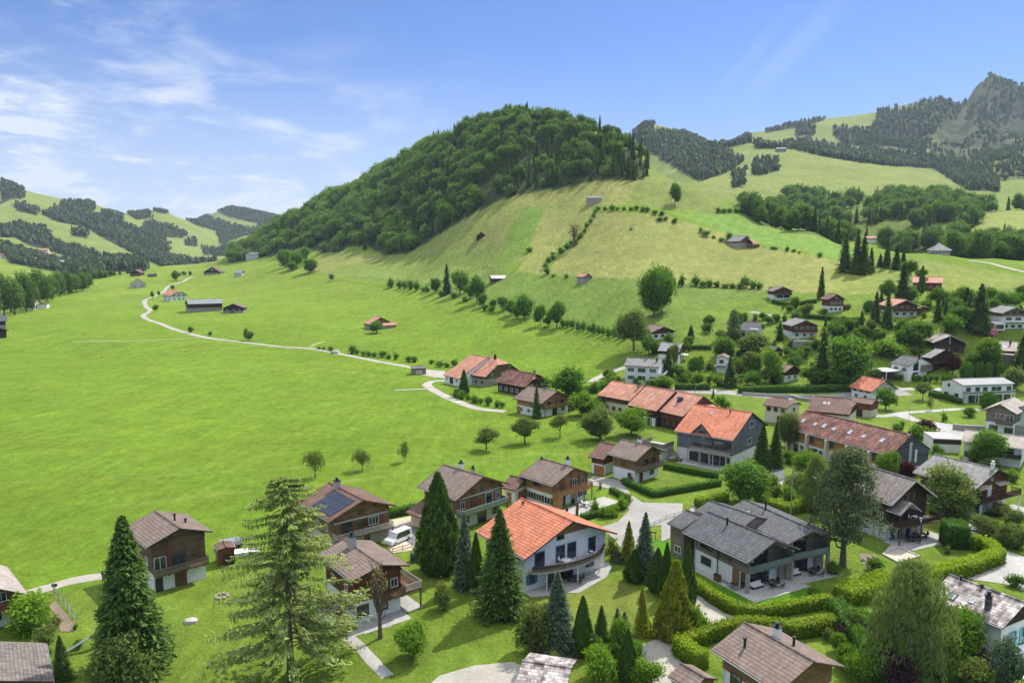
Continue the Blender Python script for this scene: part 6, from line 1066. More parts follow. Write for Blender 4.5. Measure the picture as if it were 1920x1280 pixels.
# ------------------------------------------------------------------ hedges, roads, patches
def hedge(line, hgt, wid, mat, label, group=None, seed=1, dens=1.0, leaf=0.16, name='hedge', P=None):
    P = P or [at(x, y) for x, y in line]; r = np.random.default_rng(seed); V = []; F = []; var = []; n0 = 0; s = 0
    pts = []
    for a, b in zip(P[:-1], P[1:]):
        ln = (b-a).xy.length; k = max(1, int(ln/0.8))
        for i in range(k+(b is P[-1])): t = i/k; q = a.lerp(b, t); pts.append(Vector((q.x, q.y, float(H(q.x, q.y)))))
    T = []
    for i in range(len(pts)): d = (pts[min(i+1, len(pts)-1)]-pts[max(i-1, 0)]).xy.normalized(); T.append((-d.y, d.x))
    # inner body
    mb = MB(); ring = []
    for q, nrm in zip(pts, T):
        hh = hgt*(0.93+0.08*r.random()); ww = wid/2*0.88
        ring.append([(q.x+nrm[0]*u, q.y+nrm[1]*u, q.z+z) for u, z in ((-ww, -0.3), (ww, -0.3), (ww, hh*0.93), (ww*0.75, hh), (-ww*0.75, hh), (-ww, hh*0.93))])
    Vb = [v for rg in ring for v in rg]; Fb = []
    for i in range(len(ring)-1):
        for k in range(6): a = i*6+k; b = i*6+(k+1) % 6; Fb.append((a, b, b+6, a+6))
    Fb = np.array(Fb+[(0, 5, 3, 2), (0, 2, 1, 0)][:0])
    m = (len(ring)-1)*6
    caps = [(5, 2, 1, 0), (5, 4, 3, 2), (m+0, m+1, m+2, m+5), (m+2, m+3, m+4, m+5)]; Fb = np.r_[Fb, np.array(caps)]
    V = np.array(Vb); F = Fb; var = np.full(len(F), 0.1)
    tot = sum((pts[i+1]-pts[i]).length for i in range(len(pts)-1)); n = int(tot*(2*hgt+wid)*dens*34*(0.16/leaf)**2*0.8)
    i = r.integers(0, len(pts)-1, n); t = r.random(n); A = np.array([tuple(q) for q in pts]); NN = np.array(T); C = A[i]*(1-t[:, None])+A[i+1]*t[:, None]; nn = NN[i]
    per = 2*hgt+wid; s = r.random(n)*per; side = np.where(s < hgt, -1, np.where(s < hgt+wid, 0, 1)); u = np.where(side == 0, s-hgt-wid/2, side*wid/2); z = np.where(side == 0, hgt, np.where(side < 0, s, s-hgt-wid))
    u = u*(0.93+0.12*r.random(n)); z = z+r.normal(size=n)*0.03+np.where(side == 0, 0.08*np.abs(r.normal(size=n)), 0)+np.sin(C[:, 0]*0.9+C[:, 1]*0.7)*0.06*(z/hgt)
    P_ = np.c_[C[:, 0]+nn[:, 0]*u, C[:, 1]+nn[:, 1]*u, C[:, 2]+z]+r.normal(size=(n, 3))*0.07; end = r.random(n) < 0.04
    e = np.where(r.random(n) < 0.5, 0, len(pts)-1); uu = (r.random(n)-0.5)*wid; zz = r.random(n)*hgt; P_[end] = np.c_[A[e, 0]+NN[e, 0]*uu, A[e, 1]+NN[e, 1]*uu, A[e, 2]+zz][end]
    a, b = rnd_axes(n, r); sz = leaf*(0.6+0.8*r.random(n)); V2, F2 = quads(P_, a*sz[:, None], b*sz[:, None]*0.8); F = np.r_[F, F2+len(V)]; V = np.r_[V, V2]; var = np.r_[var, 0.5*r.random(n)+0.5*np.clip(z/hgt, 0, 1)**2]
    o0 = P[0]; V = V-np.array(o0); o = mesh_obj(name, V, F, L[mat], var=var); o.location = o0; tag(o, label, 'hedge', group); return o
ROADS = []
def strip(line, w, mat, name, lift=0.05, smooth_n=6, P=None, wfun=None):
    P = P or [at(x, y) for x, y in line]; pts = []
    for i in range(len(P)-1):
        p0, p1, p2, p3 = P[max(i-1, 0)], P[i], P[i+1], P[min(i+2, len(P)-1)]; k = max(2, int((p2-p1).length/ max(1.2, p1.y*0.012)))
        for j in range(k+(i == len(P)-2)): t = j/k; pts.append(0.5*((2*p1)+(p2-p0)*t+(2*p0-5*p1+4*p2-p3)*t*t+(3*p1-3*p2+p3-p0)*t**3))
    V = []; F = []; m = 5; ROADS.extend((q.x, q.y, w/2+1.2) for q in pts)
    for i, q in enumerate(pts):
        d = (pts[min(i+1, len(pts)-1)]-pts[max(i-1, 0)]).xy.normalized(); n = (-d.y, d.x)
        ww = w*(1+0.06*math.sin(i*1.7))
        for k in range(m): u = (k/(m-1)-0.5)*ww; x, y = q.x+n[0]*u, q.y+n[1]*u; V.append((x, y, float(H(x, y))+(lift+0.0002*y)*(1 if 0 < k < m-1 else 0.35)))
    for i in range(len(pts)-1):
        for k in range(m-1): a = i*m+k; F.append((a, a+1, a+m+1, a+m))
    o = mesh_obj(name, V, F, mat); o['kind'] = 'structure'
    if o.data.polygons[0].normal.z < 0: o.data.flip_normals()
    return o
PATCHES = []
def patch(poly, mat, name, lift=0.04, step=None):
    P = [at(x, y) for x, y in poly]; PATCHES.append([(q.x, q.y) for q in P]); xs = [q.x for q in P]; ys = [q.y for q in P]; import bmesh
    bm = bmesh.new(); vs_ = [bm.verts.new((q.x, q.y, 0)) for q in P]; f = bm.faces.new(vs_); st = step or max(1.0, (max(xs)-min(xs)+max(ys)-min(ys))/50)
    for ax, lo, hi in ((0, min(xs), max(xs)), (1, min(ys), max(ys))):
        k = math.ceil(lo/st)*st
        while k < hi:
            bmesh.ops.bisect_plane(bm, geom=bm.verts[:]+bm.edges[:]+bm.faces[:], plane_co=(k, 0, 0) if ax == 0 else (0, k, 0), plane_no=(1, 0, 0) if ax == 0 else (0, 1, 0)); k += st
    for v in bm.verts: v.co.z = float(H(v.co.x, v.co.y))+lift+0.0002*v.co.y
    bmesh.ops.recalc_face_normals(bm, faces=bm.faces[:]); me = bpy.data.meshes.new(name); bm.to_mesh(me); bm.free(); me.materials.append(mat)
    o = bpy.data.objects.new(name, me); COL.objects.link(o); o['kind'] = 'structure'
    if me.polygons[0].normal.z < 0: me.flip_normals()
    return o
def PP(c, *pts): return [c(*q) for q in pts]
# ------------------------------------------------------------------ roads, paths, paved yards
def build_roads():
    strip(PP(q6, (1040, 440), (985, 455), (900, 505), (760, 540), (700, 575))+PP(q6, (640, 640), (540, 700), (430, 735), (375, 780), (400, 850), (455, 895), (420, 935), (355, 970), (430, 1030), (600, 1085), (800, 1165))+PP(s1, (1330, 1103), (1500, 1130), (1920, 1178))+PP(s5, (300, 818), (500, 852), (800, 912), (1040, 955), (1290, 1000)), 3.4, M['gravel'], 'road')
    strip(PP(r6, (430, 428), (330, 432), (275, 460), (320, 500), (420, 555), (560, 615), (720, 668), (950, 692)), 3.4, M['gravel'], 'road')
    strip(PP(r6, (0, 508), (150, 503), (290, 498)), 1.8, M['paving'], 'path')
    strip(PP(s1, (480, 1141), (900, 1133), (1330, 1114)), 2.6, M['track'], 'path')
    strip(PP(s5, (310, 812), (345, 790), (420, 768)), 2.6, M['track'], 'path')
    patch(PP(r6, (130, 330), (280, 335), (430, 345), (430, 408), (330, 400), (200, 372)), M['gravel'], 'yard')
    strip(PP(r7, (40, 440), (90, 405), (200, 355), (340, 312)), 3.2, M['gravel'], 'road')
    strip([(1240, 731), (1300, 733), (1380, 737), (1450, 743), (1530, 745), (1610, 741), (1700, 735)], 7.0, M['asphalt'], 'road')
    strip(PP(r8, (700, 660), (820, 668), (1000, 640), (1200, 628), (1420, 612), (1600, 618)), 3.0, M['paving'], 'road')
    patch(PP(r8, (900, 665), (1010, 650), (1100, 700), (1250, 718), (1370, 735), (1480, 800), (1560, 840), (1420, 850), (1250, 830), (1230, 770), (1080, 720)), M['paving'], 'yard')
    patch(PP(r8, (680, 350), (760, 330), (900, 350), (880, 372), (730, 370)), M['paving'], 'yard')
    # village lane
    lane = [(1108, 895), (1130, 905), (1160, 925), (1185, 948), (1178, 972), (1150, 990), (1135, 1010)]
    patch(PP(r3, (700, 200), (840, 225), (900, 300), (960, 340), (1169, 345), (1169, 440), (980, 470), (985, 560), (900, 640), (800, 520), (740, 470), (830, 440), (890, 380), (850, 300), (790, 270), (660, 240)), M['asphalt'], 'yard', lift=0.05)
    patch(PP(r4, (0, 400), (60, 375), (130, 400), (170, 350), (180, 372), (130, 450), (60, 520), (0, 545)), M['asphalt'], 'yard', lift=0.062)
    strip(PP(r4, (175, 830), (235, 900), (300, 945), (450, 955)), 3.4, M['gravel'], 'road'); patch(PP(r4, (190, 840), (300, 950), (440, 935), (450, 962), (262, 1000), (215, 930)), M['gravel'], 'yard', lift=0.062)
    patch(PP(r4, (-110, 1090), (0, 1070), (62, 1060), (75, 1140), (110, 1180), (60, 1300), (-60, 1300)), M['gravel'], 'yard')
    strip(PP(r4, (-50, 1110), (40, 1065), (150, 1010), (230, 985)), 3.0, M['gravel'], 'road', lift=0.05)
    patch(PP(r5, (745, 505), (800, 520), (900, 590), (1010, 625), (1080, 660), (1080, 800), (1002, 800), (900, 765), (690, 735), (872, 672), (870, 610)), M['paving'], 'road')
    patch(PP(r2, (1000, 1240), (1190, 1185), (1400, 1165), (1480, 1200), (1480, 1330), (900, 1330)), M['gravel'], 'yard')
    strip(PP(r1, (150, 793), (280, 755), (400, 722), (550, 697), (640, 690)), 2.6, M['gravel'], 'path')
    strip(PP(r2, (490, 1022), (560, 1075), (640, 1165), (720, 1245)), 1.5, M['paving'], 'path'); strip(PP(r2, (500, 1020), (600, 990), (730, 958)), 1.3, M['paving'], 'path', lift=0.056)
    patch(PP(r2, (715, 395), (860, 368), (872, 430), (720, 425)), M['sand'], 'yard'); patch(PP(r2, (722, 428), (872, 433), (870, 545), (800, 500), (705, 520)), M['darkasphalt'], 'yard'); patch(PP(r2, (705, 520), (790, 490), (872, 545), (840, 560), (745, 575)), M['sand'], 'yard', lift=0.05)
    patch(PP(r4, (545, 160), (640, 170), (650, 215), (570, 245)), M['darkasphalt'], 'yard'); patch(PP(r4, (570, 248), (650, 217), (672, 225), (590, 262)), M['paving'], 'yard')
    strip(PP(q3, (60, 838), (150, 850), (300, 880), (540, 905)), 2.6, M['paving'], 'path'); strip(PP(s8, (840, 292), (1000, 312), (1150, 352), (1300, 385)), 3.5, M['gravel'], 'road')
    strip(PP(q3, (1500, 1010), (1700, 1030), (1920, 1035)), 2.5, M['paving'], 'path'); strip(PP(q4, (490, 780), (600, 775), (800, 778), (985, 775)), 2.4, M['paving'], 'path')
    patch(PP(r5, (300, 565), (560, 530), (565, 545), (420, 580), (270, 600)), M['paving'], 'yard')
    patch([(1002, 1100), (1030, 1110), (1085, 1112), (1140, 1080), (1130, 1070), (1000, 1085)], M['paving'], 'yard')
# ------------------------------------------------------------------ trees by hand
def many(kind, pts, label, group, lod=None):
    for q in pts: tree(kind, q[0], q[1], q[2], q[3], label, group, lod=lod)
def build_trees():
    T = tree
    T('spruce', 250, 1258, 966, 178, 'broad dark green spruce in front of the white-based chalet at lower left')
    T('larch', 546, 1272, 893, 250, 'tall feathery yellow-green larch in the left foreground')
    T('thuja', 823, 1072, 888, 88, 'tall dense dark thuja beside the chalet with two white chimneys')
    T('bluespruce', 872, 1100, 962, 60, 'grey-green spruce squeezed between the tall thuja and the darkest spruce')
    T('darkspruce', 938, 1152, 954, 112, 'dark drooping spruce overlapping the red-roofed white house')
    T('cypress', 893, 1112, 1000, 32, 'narrow dark conifer at the left corner of the red-roofed house')
    T('oliveshrub', 828, 1142, 1088, 36, 'small leafy shrub on the lawn behind the round-crowned garden tree')
    T('lime', 772, 1234, 1166, 62, 'small bushy tree with a long shadow on the front lawn')
    T('dry', 713, 1196, 1058, 40, 'nearly bare pollarded tree in front of the low chalet')
    T('oliveshrub', 1000, 1222, 1128, 66, 'big grey-green shrub at the left of the front shrubbery', lod=0)
    T('bluespruce', 1045, 1222, 1072, 84, 'grey-blue young spruce before the curved balcony')
    T('thuja', 1092, 1228, 1118, 42, 'dark thuja with a sharp top in the front shrubbery', lod=0)
    T('darkspruce', 1127, 1205, 1134, 38, 'small dark spruce behind the bright round thuja', lod=0)
    T('bluespruce', 1157, 1180, 1138, 24, 'tiny blue spruce in the middle of the front garden')
    T('limeshrub', 1166, 1218, 1158, 44, 'bright green bush between dark and golden conifers', lod=0)
    T('goldspruce', 1203, 1190, 1098, 36, 'thin brownish-gold conifer on the dry lawn edge', lod=0)
    T('goldthuja', 1264, 1192, 1052, 74, 'tall golden-tipped thuja left of the hedge lane')
    T('limeshrub', 1305, 1190, 1130, 34, 'green bush at the foot of the golden thuja', lod=1)
    T('cypress', 1248, 1128, 1018, 30, 'dark columnar conifer behind the golden thuja', lod=0)
    T('cypress', 1288, 1135, 1022, 36, 'dark columnar conifer against the white side wall of the double house', lod=0)
    T('thuja', 1176, 1275, 1180, 40, 'slim green thuja at the bottom edge', lod=0)
    T('limeshrub', 1125, 1275, 1208, 68, 'wide light green bush at the bottom edge', lod=0)
    T('limeshrub', 1205, 1285, 1238, 62, 'rounded bright hedge bush cut by the bottom edge')
    T('oliveshrub', 1038, 1255, 1222, 34, 'little pale shrub above the roof at the bottom edge')
    T('goldspruce', 1178, 1052, 976, 44, 'olive-gold conifer at the lane corner right of the red-roofed house', lod=0)
    T('bluespruce', 1208, 1085, 960, 58, 'grey spruce towering in the clump by the lane corner')
    T('cypress', 1232, 1108, 1028, 40, 'dark conifer low in the clump by the lane corner', lod=0)
    T('oliveshrub', 1146, 1050, 1008, 30, 'grey shrub at the left end of the lane clump')
    T('thuja', 1190, 1088, 1030, 44, 'rounded conifer in front of the lane clump', lod=0)
    T('pine', 1580, 1062, 842, 150, 'big irregular grey-green pine with a leaning trunk right of the double house', variant=0)
    T('birch', 1702, 1262, 1062, 150, 'large weeping pale birch in the lower right gardens')
    T('birch', 1745, 1235, 1130, 70, 'smaller drooping birch pressed against the big pale birch')
    T('lime', 1792, 1240, 1138, 90, 'yellow-green glossy bush against the lichen-roofed house', lod=0)
    T('purple', 1672, 1285, 1222, 74, 'dark purple shrub under the weeping birch', lod=0)
    T('broad', 1602, 1192, 1138, 56, 'round fresh green tree left of the weeping birch', lod=0)
    T('sumac', 1880, 1290, 1196, 72, 'silvery open shrub in front of the turquoise shutters', lod=0)
    T('oliveshrub', 1832, 1285, 1232, 60, 'pale green shrub at the bottom edge near the silvery shrub', lod=0)
    T('purple', 1845, 1262, 1216, 55, 'blackish purple bush by the lichen-roofed house', lod=0)
    T('limeshrub', 1575, 1222, 1188, 36, 'small lime bush on the lower lawn, upper one'); T('limeshrub', 1590, 1255, 1205, 44, 'small lime bush on the lower lawn, middle one'); T('limeshrub', 1612, 1280, 1230, 52, 'green bush on the lower lawn nearest the bottom edge')
    T('oliveshrub', 1555, 1200, 1178, 22, 'smallest bush behind the broad brown roof')
    T('olive', 1772, 968, 872, 100, 'wide olive-green tree between the dark chalet and the grey-roofed chalet')
    T('olive', 1800, 975, 915, 60, 'lower grey-green tree touching the grey-roofed chalet')
    T('broad', 1399, 940, 862, 90, 'round bright green tree behind the grey double house', lod=0)
    T('darkspruce', 1428, 880, 794, 46, 'left one of two weeping conifers by the grey clad house'); T('darkspruce', 1453, 876, 790, 42, 'right one of two weeping conifers by the grey clad house')
    T('olive', 1478, 845, 772, 44, 'airy tree behind the two weeping conifers'); T('limeshrub', 1480, 868, 842, 34, 'round lime shrub right of the weeping conifers'); 
    T('birch', 1528, 960, 858, 62, 'loose light-leaved tree left of the big pine'); T('oliveshrub', 1505, 925, 885, 60, 'pale scrub tree behind the lamp pole'); T('lime', 1520, 905, 848, 60, 'light green tree before the terraced row')
    T('lime', 1662, 905, 845, 44, 'light green tree at the right end of the terraced row'); T('copper', 1700, 905, 862, 36, 'copper-red bush below the slate gable'); T('copper', 1735, 818, 787, 46, 'dome of dark red maple by the paved yard'); T('limeshrub', 1718, 822, 796, 30, 'yellow-green bush left of the red maple'); T('shrub', 1745, 832, 805, 26, 'dark green bush in front of the red maple')
    T('broad', 1849, 872, 806, 68, 'dense dark green tree hiding the low brown-roofed building'); T('darkspruce', 1006, 784, 720, 26, 'slim dark spruce before the light timber farm chalet'); T('broad', 1066, 748, 687, 72, 'dark round tree between the orange farm roofs'); T('thuja', 870, 742, 694, 20, 'dark thuja in front of the big farmhouse')
    T('lime', 1098, 780, 735, 60, 'green tree left of the old orange row'); T('olive', 1130, 768, 742, 40, 'low leafy tree left of the cream wall of the orange row'); T('limeshrub', 1085, 748, 722, 34, 'bush right of the dark round tree')
    many('shrub', [(858, 745, 728, 18), (866, 748, 733, 18), (889, 755, 740, 18), (902, 757, 745, 13), (916, 760, 743, 16), (933, 763, 751, 13), (941, 764, 753, 12), (878, 750, 740, 12)], 'round bush in the farm garden below the big farmhouse', 'farm garden bushes')
    for q, lb in (((912, 843, 800, 50), 'fruit tree nearest the meadow, left end of the orchard row'), ((984, 831, 782, 54), 'second fruit tree from the left in the orchard row'), ((1050, 820, 775, 40), 'small fruit tree below the light timber farm chalet'), ((1125, 824, 762, 68), 'large orchard tree left of the light green one'), ((1183, 816, 764, 66), 'light green orchard tree beside the orange row')): tree('orchard' if q[3] < 60 else 'olive' if q[0] < 1150 else 'lime', *q, lb, 'orchard trees on the meadow edge', lod=0)
    T('young', 591, 894, 843, 40, 'young tree on the meadow, left of three', lod=0); T('young', 679, 882, 842, 34, 'young tree on the meadow, middle of three', lod=0); T('young', 759, 866, 827, 20, 'thin sapling on the meadow, right of three', lod=1)
    T('broad', 1226, 596, 496, 62, 'tall dark double-crowned lime tree on the hillside', lod=0); T('broad', 1240, 585, 500, 44, 'rear dark lime tree merging with the tall one', lod=0); T('olive', 1188, 656, 580, 62, 'large lighter green tree at the end of the hedgerow', lod=0); T('broad', 1216, 664, 628, 34, 'dark round tree right of the hedgerow end')
    belt = [(816, 548, 520, 22), (862, 551, 508, 34), (894, 568, 516, 30), (905, 575, 550, 20), (942, 582, 556, 22), (958, 592, 562, 24), (982, 598, 550, 38), (1013, 610, 572, 24), (1044, 615, 565, 38), (925, 580, 560, 16), (880, 560, 535, 22), (1028, 612, 590, 20), (970, 596, 570, 22)]
    many('broad', belt, 'leafy tree in the diagonal hedgerow below the hay field', 'hedgerow trees', 1); T('spruce', 838, 551, 495, 26, 'pointed conifer in the diagonal hedgerow')
    hb = [(733, 539, 523, 15), (750, 541, 526, 13), (760, 542, 525, 14), (770, 543, 526, 14), (781, 545, 528, 14), (795, 547, 537, 12), (801, 548, 536, 10)]+[(1065+k*9.5, 613+k*2.1+(k % 3), 600+k*2.0-(k % 2)*3, 13) for k in range(12)]+[(828, 556, 546, 14), (850, 560, 548, 14), (872, 566, 556, 14), (910, 582, 570, 14), (922, 586, 573, 13), (1056, 612, 600, 14)]
    many('shrub', hb, 'dark shrub in the diagonal hedgerow below the hay field', 'hedgerow shrubs', 2)
    line = [(1025, 514, 502, 13), (1022, 503, 493, 11), (1028, 492, 483, 12), (1036, 487, 478, 12), (1037, 480, 472, 10), (1051, 475, 464, 13), (1063, 467, 456, 12), (1070, 461, 450, 11), (1079, 459, 450, 11), (1085, 449, 441, 9), (1090, 446, 436, 9), (1096, 437, 428, 9), (1100, 428, 418, 9), (1107, 418, 410, 9), (1113, 408, 400, 8), (1116, 400, 392, 8), (1122, 394, 386, 11), (1134, 394, 388, 9), (1148, 394, 384, 13), (1158, 394, 388, 8), (1170, 394, 388, 9), (1183, 394, 388, 9), (1193, 393, 385, 11), (1205, 396, 388, 12), (1214, 397, 388, 10), (1228, 402, 393, 12), (1241, 404, 396, 12), (1237, 414, 407, 14), (1247, 413, 406, 10), (1265, 418, 409, 12), (1314, 437, 427, 9), (1324, 443, 431, 18), (1338, 447, 442, 8), (1353, 453, 446, 12), (1363, 456, 447, 10), (1367, 452, 437, 14), (1448, 467, 462, 10), (1455, 468, 463, 8), (1476, 471, 463, 8), (1488, 472, 467, 9), (1499, 475, 471, 6), (1537, 482, 474, 11), (1183, 431, 427, 6), (1037, 519, 514, 8), (1062, 521, 514, 10), (992, 472, 464, 14)]
    many('shrub', line, 'small round shrub on the boundary lines of the hay fields', 'hay field boundary shrubs', 2)
    T('dry', 1076, 462, 420, 26, 'thin pale tree standing in the boundary shrubs of the hay field', lod=0)
    row = [(1278, 537, 518, 14), (1304, 536, 518, 18), (1317, 538, 525, 16), (1330, 538, 525, 16), (1343, 538, 528, 14), (1360, 540, 531, 16), (1373, 540, 532, 14), (1387, 541, 531, 14), (1399, 540, 518, 22), (1412, 541, 528, 16), (1424, 542, 530, 14), (1446, 547, 536, 10)]+[(1347+k*11, 399, 390+k % 2, 12) for k in range(7)]
    many('shrub', row, 'dark shrub in a low row along a field edge above the village', 'field edge shrubs', 2)
    T('spruce', 1539, 561, 500, 24, 'perfectly pointed lone spruce between two slope chalets')
    for q in ((1583, 510, 436, 38), (1605, 514, 431, 34), (1618, 514, 436, 36), (1632, 510, 464, 24)): tree('darkspruce', *q, 'tall dark spruce in the big clump on the crest', 'spruce clump on the crest', lod=1)
    for q in ((1662, 502, 444, 24), (1680, 505, 460, 30), (1693, 502, 468, 22), (1650, 500, 475, 20)): tree('darkspruce', *q, 'dark conifer in the smaller clump right of the big crest clump', 'smaller clump on the crest', lod=1)
    T('spruce', 1691, 568, 492, 44, 'broad tall spruce above the salmon-roofed house garden', lod=1); T('broad', 1704, 525, 488, 28, 'round tree behind the broad tall spruce'); T('broad', 1664, 562, 524, 32, 'leafy tree left of the broad tall spruce'); T('cypress', 1727, 549, 501, 13, 'slim cypress in front of the long salmon roof'); T('spruce', 1757, 604, 550, 22, 'narrow spruce right of the wide brown chalet'); T('broad', 1758, 575, 538, 32, 'round tree behind the narrow spruce'); T('broad', 1728, 520, 504, 26, 'low tree behind the long salmon roof')
    T('spruce', 1834, 624, 532, 58, 'widest spruce on the right slope'); T('broad', 1875, 578, 547, 28, 'round tree right of the widest spruce, rear one'); T('broad', 1864, 594, 560, 22, 'oval tree right of the widest spruce, front one'); T('spruce', 1641, 604, 546, 30, 'left conifer beside the wide brown chalet'); T('spruce', 1663, 612, 549, 32, 'right conifer beside the wide brown chalet'); T('broad', 1723, 648, 600, 58, 'big round dark tree below the wide brown chalet'); T('limeshrub', 1662, 666, 636, 56, 'wide bright green shrub mound in the slope gardens'); T('lime', 1854, 694, 636, 48, 'light green round tree above the clipped row'); T('copper', 1786, 702, 664, 32, 'copper maple below the dark grey-roofed house'); T('broad', 1800, 612, 575, 40, 'bushy tree left of the widest spruce'); T('shrub', 1780, 625, 590, 40, 'dark bushes at the foot of the widest spruce')
    many('dome', [(1812, 712, 682, 22), (1833, 712, 680, 20), (1852, 712, 680, 18), (1872, 712, 682, 20), (1892, 710, 684, 18)], 'clipped dark green tree in the row above the long white house', 'clipped row above the white house', 1)
    T('flower', 1863, 632, 616, 20, 'pink-flowering bush left of the light grey roof')
    T('darkspruce', 1914, 695, 628, 44, 'dark spruce at the right edge by the light grey roof'); T('olive', 1900, 728, 688, 48, 'grey-green tree at the right edge above the long white house')
    T('spruce', 1540, 722, 622, 54, 'tall greyish spruce in the roadside grove', lod=1); T('broad', 1588, 724, 630, 80, 'largest leafy tree in the roadside grove', lod=1); T('broad', 1521, 724, 688, 42, 'dark low tree at the left of the roadside grove'); T('broad', 1562, 726, 690, 50, 'dark low tree under the largest leafy tree'); T('lime', 1447, 718, 658, 48, 'bright leafy tree above the main road'); T('shrub', 1412, 722, 694, 34, 'grey-green bush at the main road left of the bright tree'); T('olive', 1408, 698, 660, 38, 'round olive tree left of the bright leafy tree'); T('olive', 1412, 668, 624, 62, 'wide grey-green tree above the round olive tree'); T('copper', 1452, 722, 698, 16, 'small dark red bush at the main road')
    T('darkspruce', 1462, 638, 603, 22, 'small dark conifer left of the carved balcony chalet'); T('darkspruce', 1471, 615, 591, 15, 'narrow conifer behind the carved balcony chalet'); T('broad', 1492, 607, 584, 22, 'dark bush above the carved balcony chalet'); T('pine', 1374, 648, 582, 32, 'tall dark pine left of the slate-grey hipped roof'); T('broad', 1355, 672, 630, 40, 'dark round tree above the half-buried white house'); T('dome', 1305, 694, 671, 30, 'dome-shaped bush alone on the lawn'); T('cypress', 1295, 640, 612, 14, 'small pointed cypress right of the low wide chalet'); T('spruce', 1252, 706, 652, 38, 'dark spruce right of the tall white house'); T('broad', 1270, 710, 684, 26, 'dark bush right of the tall white house'); T('olive', 1264, 684, 646, 22, 'thin tree behind the tall white house'); T('limeshrub', 1308, 722, 700, 36, 'light bush by the road below the lawn dome'); T('spruce', 1368, 724, 670, 44, 'bulky olive conifer by the half-buried white house'); T('shrub', 1345, 724, 704, 20, 'little round bush left of the bulky conifer'); T('darkspruce', 1337, 747, 728, 11, 'tiny conifer beside the main road'); T('lime', 1246, 726, 704, 44, 'light green bush in front of the tall white house'); T('shrub', 1225, 728, 710, 30, 'low green bush at the foot of the tall white house'); T('limeshrub', 1352, 764, 744, 36, 'bush right of the pale annex of the orange row'); T('shrub', 1282, 715, 698, 22, 'garden bush above the road hedge')
    T('broad', 1660, 768, 726, 38, 'round tree right of the small orange-roofed house', lod=1); T('orchard', 1730, 750, 716, 34, 'spreading fruit tree on the right lawn', lod=1); T('young', 1744, 770, 744, 14, 'sapling with supports on the right lawn'); T('shrub', 1818, 782, 764, 24, 'trimmed bush by the path near the red maple'); T('dome', 1853, 766, 736, 28, 'round green bush before the long white house'); T('dome', 1871, 762, 748, 16, 'small clipped bush before the long white house'); T('shrub', 1770, 790, 774, 12, 'dark clipped bush at the edge of the right lawn')
    grp = [(534, 502, 467, 26), (556, 502, 472, 26), (571, 492, 463, 24), (581, 512, 484, 28), (549, 507, 490, 20), (545, 505, 488, 16)]
    many('broad', grp, 'leafy tree in the clump on the slope left of the hay field', 'clump on the left slope', 1)
    for q in ((622, 526, 513, 12), (635, 472, 462, 9), (330, 526, 508, 18), (345, 517, 508, 10), (286, 560, 546, 7), (298, 555, 545, 6), (292, 584, 570, 11), (435, 494, 483, 11), (324, 543, 534, 9), (468, 640, 619, 16), (461, 638, 616, 9), (358, 624, 612, 11), (394, 630, 621, 8), (1183, 716, 706, 10), (357, 518, 508, 6)): tree('forestbroad', *q, 'small lone tree or bush standing free on the meadows', 'lone meadow trees', lod=2)
    T('spruce', 684, 468, 447, 14, 'single pointed conifer on the slope below the wood'); T('broad', 706, 624, 602, 28, 'leafy tree hiding the pink-roofed meadow barn', lod=1)
    T('spruce', 992, 350, 314, 16, 'lone conifer just outside the hill wood, left of two'); T('spruce', 1107, 340, 305, 15, 'lone conifer just outside the hill wood, right of two'); T('broad', 1265, 385, 344, 22, 'round tree on the pointed slope right of the wood', lod=1)
    rb = [(661, 663, 648, 17), (670, 664, 655, 10), (682, 667, 657, 14), (692, 668, 659, 12), (702, 669, 660, 12), (716, 670, 657, 18), (729, 673, 665, 10), (743, 674, 662, 12), (765, 678, 667, 16), (777, 679, 669, 14), (598, 655, 650, 9), (607, 656, 650, 7), (620, 658, 649, 12), (810, 682, 674, 12), (826, 688, 676, 18), (838, 689, 680, 12), (852, 688, 674, 16)]
    many('shrub', rb, 'roadside shrub along the upper meadow road', 'roadside shrubs', 2)
    left = [(8, 592, 518, 40), (28, 590, 520, 42), (50, 584, 513, 38), (75, 572, 509, 40), (98, 562, 516, 30), (112, 556, 510, 26), (128, 552, 510, 22), (143, 549, 514, 22), (156, 545, 512, 22), (166, 540, 513, 18), (90, 566, 530, 26), (60, 578, 540, 30), (178, 524, 507, 13), (188, 522, 507, 14), (198, 520, 508, 13), (208, 518, 507, 13), (-15, 600, 525, 44)]
    many('forestbroad', left, 'broad green tree in the dark line along the left edge of the meadow', 'tree line at the left meadow edge', 1)
    many('forestconifer', [(119, 549, 504, 13), (132, 549, 505, 12), (36, 566, 508, 14), (152, 541, 508, 11), (215, 516, 506, 8), (225, 515, 506, 9), (240, 513, 504, 9)], 'pointed conifer in the dark line along the left edge of the meadow', 'conifers of the left tree line', 1)
    for k, q in enumerate(((40, 1150, 1118, 0), (75, 1148, 1112, 0))): pass
    T('limeshrub', 62, 1185, 1116, 90, 'spreading light green garden tree by the left edge roof', lod=0); T('oliveshrub', 92, 1205, 1170, 40, 'yellowish bush under the spreading garden tree')
    T('darkspruce', 118, 1275, 1190, 42, 'small dark spruce at the bottom left'); T('oliveshrub', 240, 1290, 1186, 110, 'pale grey-green leafy bush in front of the broad spruce', lod=0)
    T('shrub', 262, 1030, 1010, 1, 'x') if False else None
    many('oliveshrub', [(1835, 1005, 965, 46), (1862, 1008, 972, 40), (1885, 1022, 980, 46), (1910, 1030, 990, 40), (1872, 965, 940, 40), (1900, 985, 955, 40)], 'flowering garden shrub above the right lane', 'garden shrubs above the right lane')
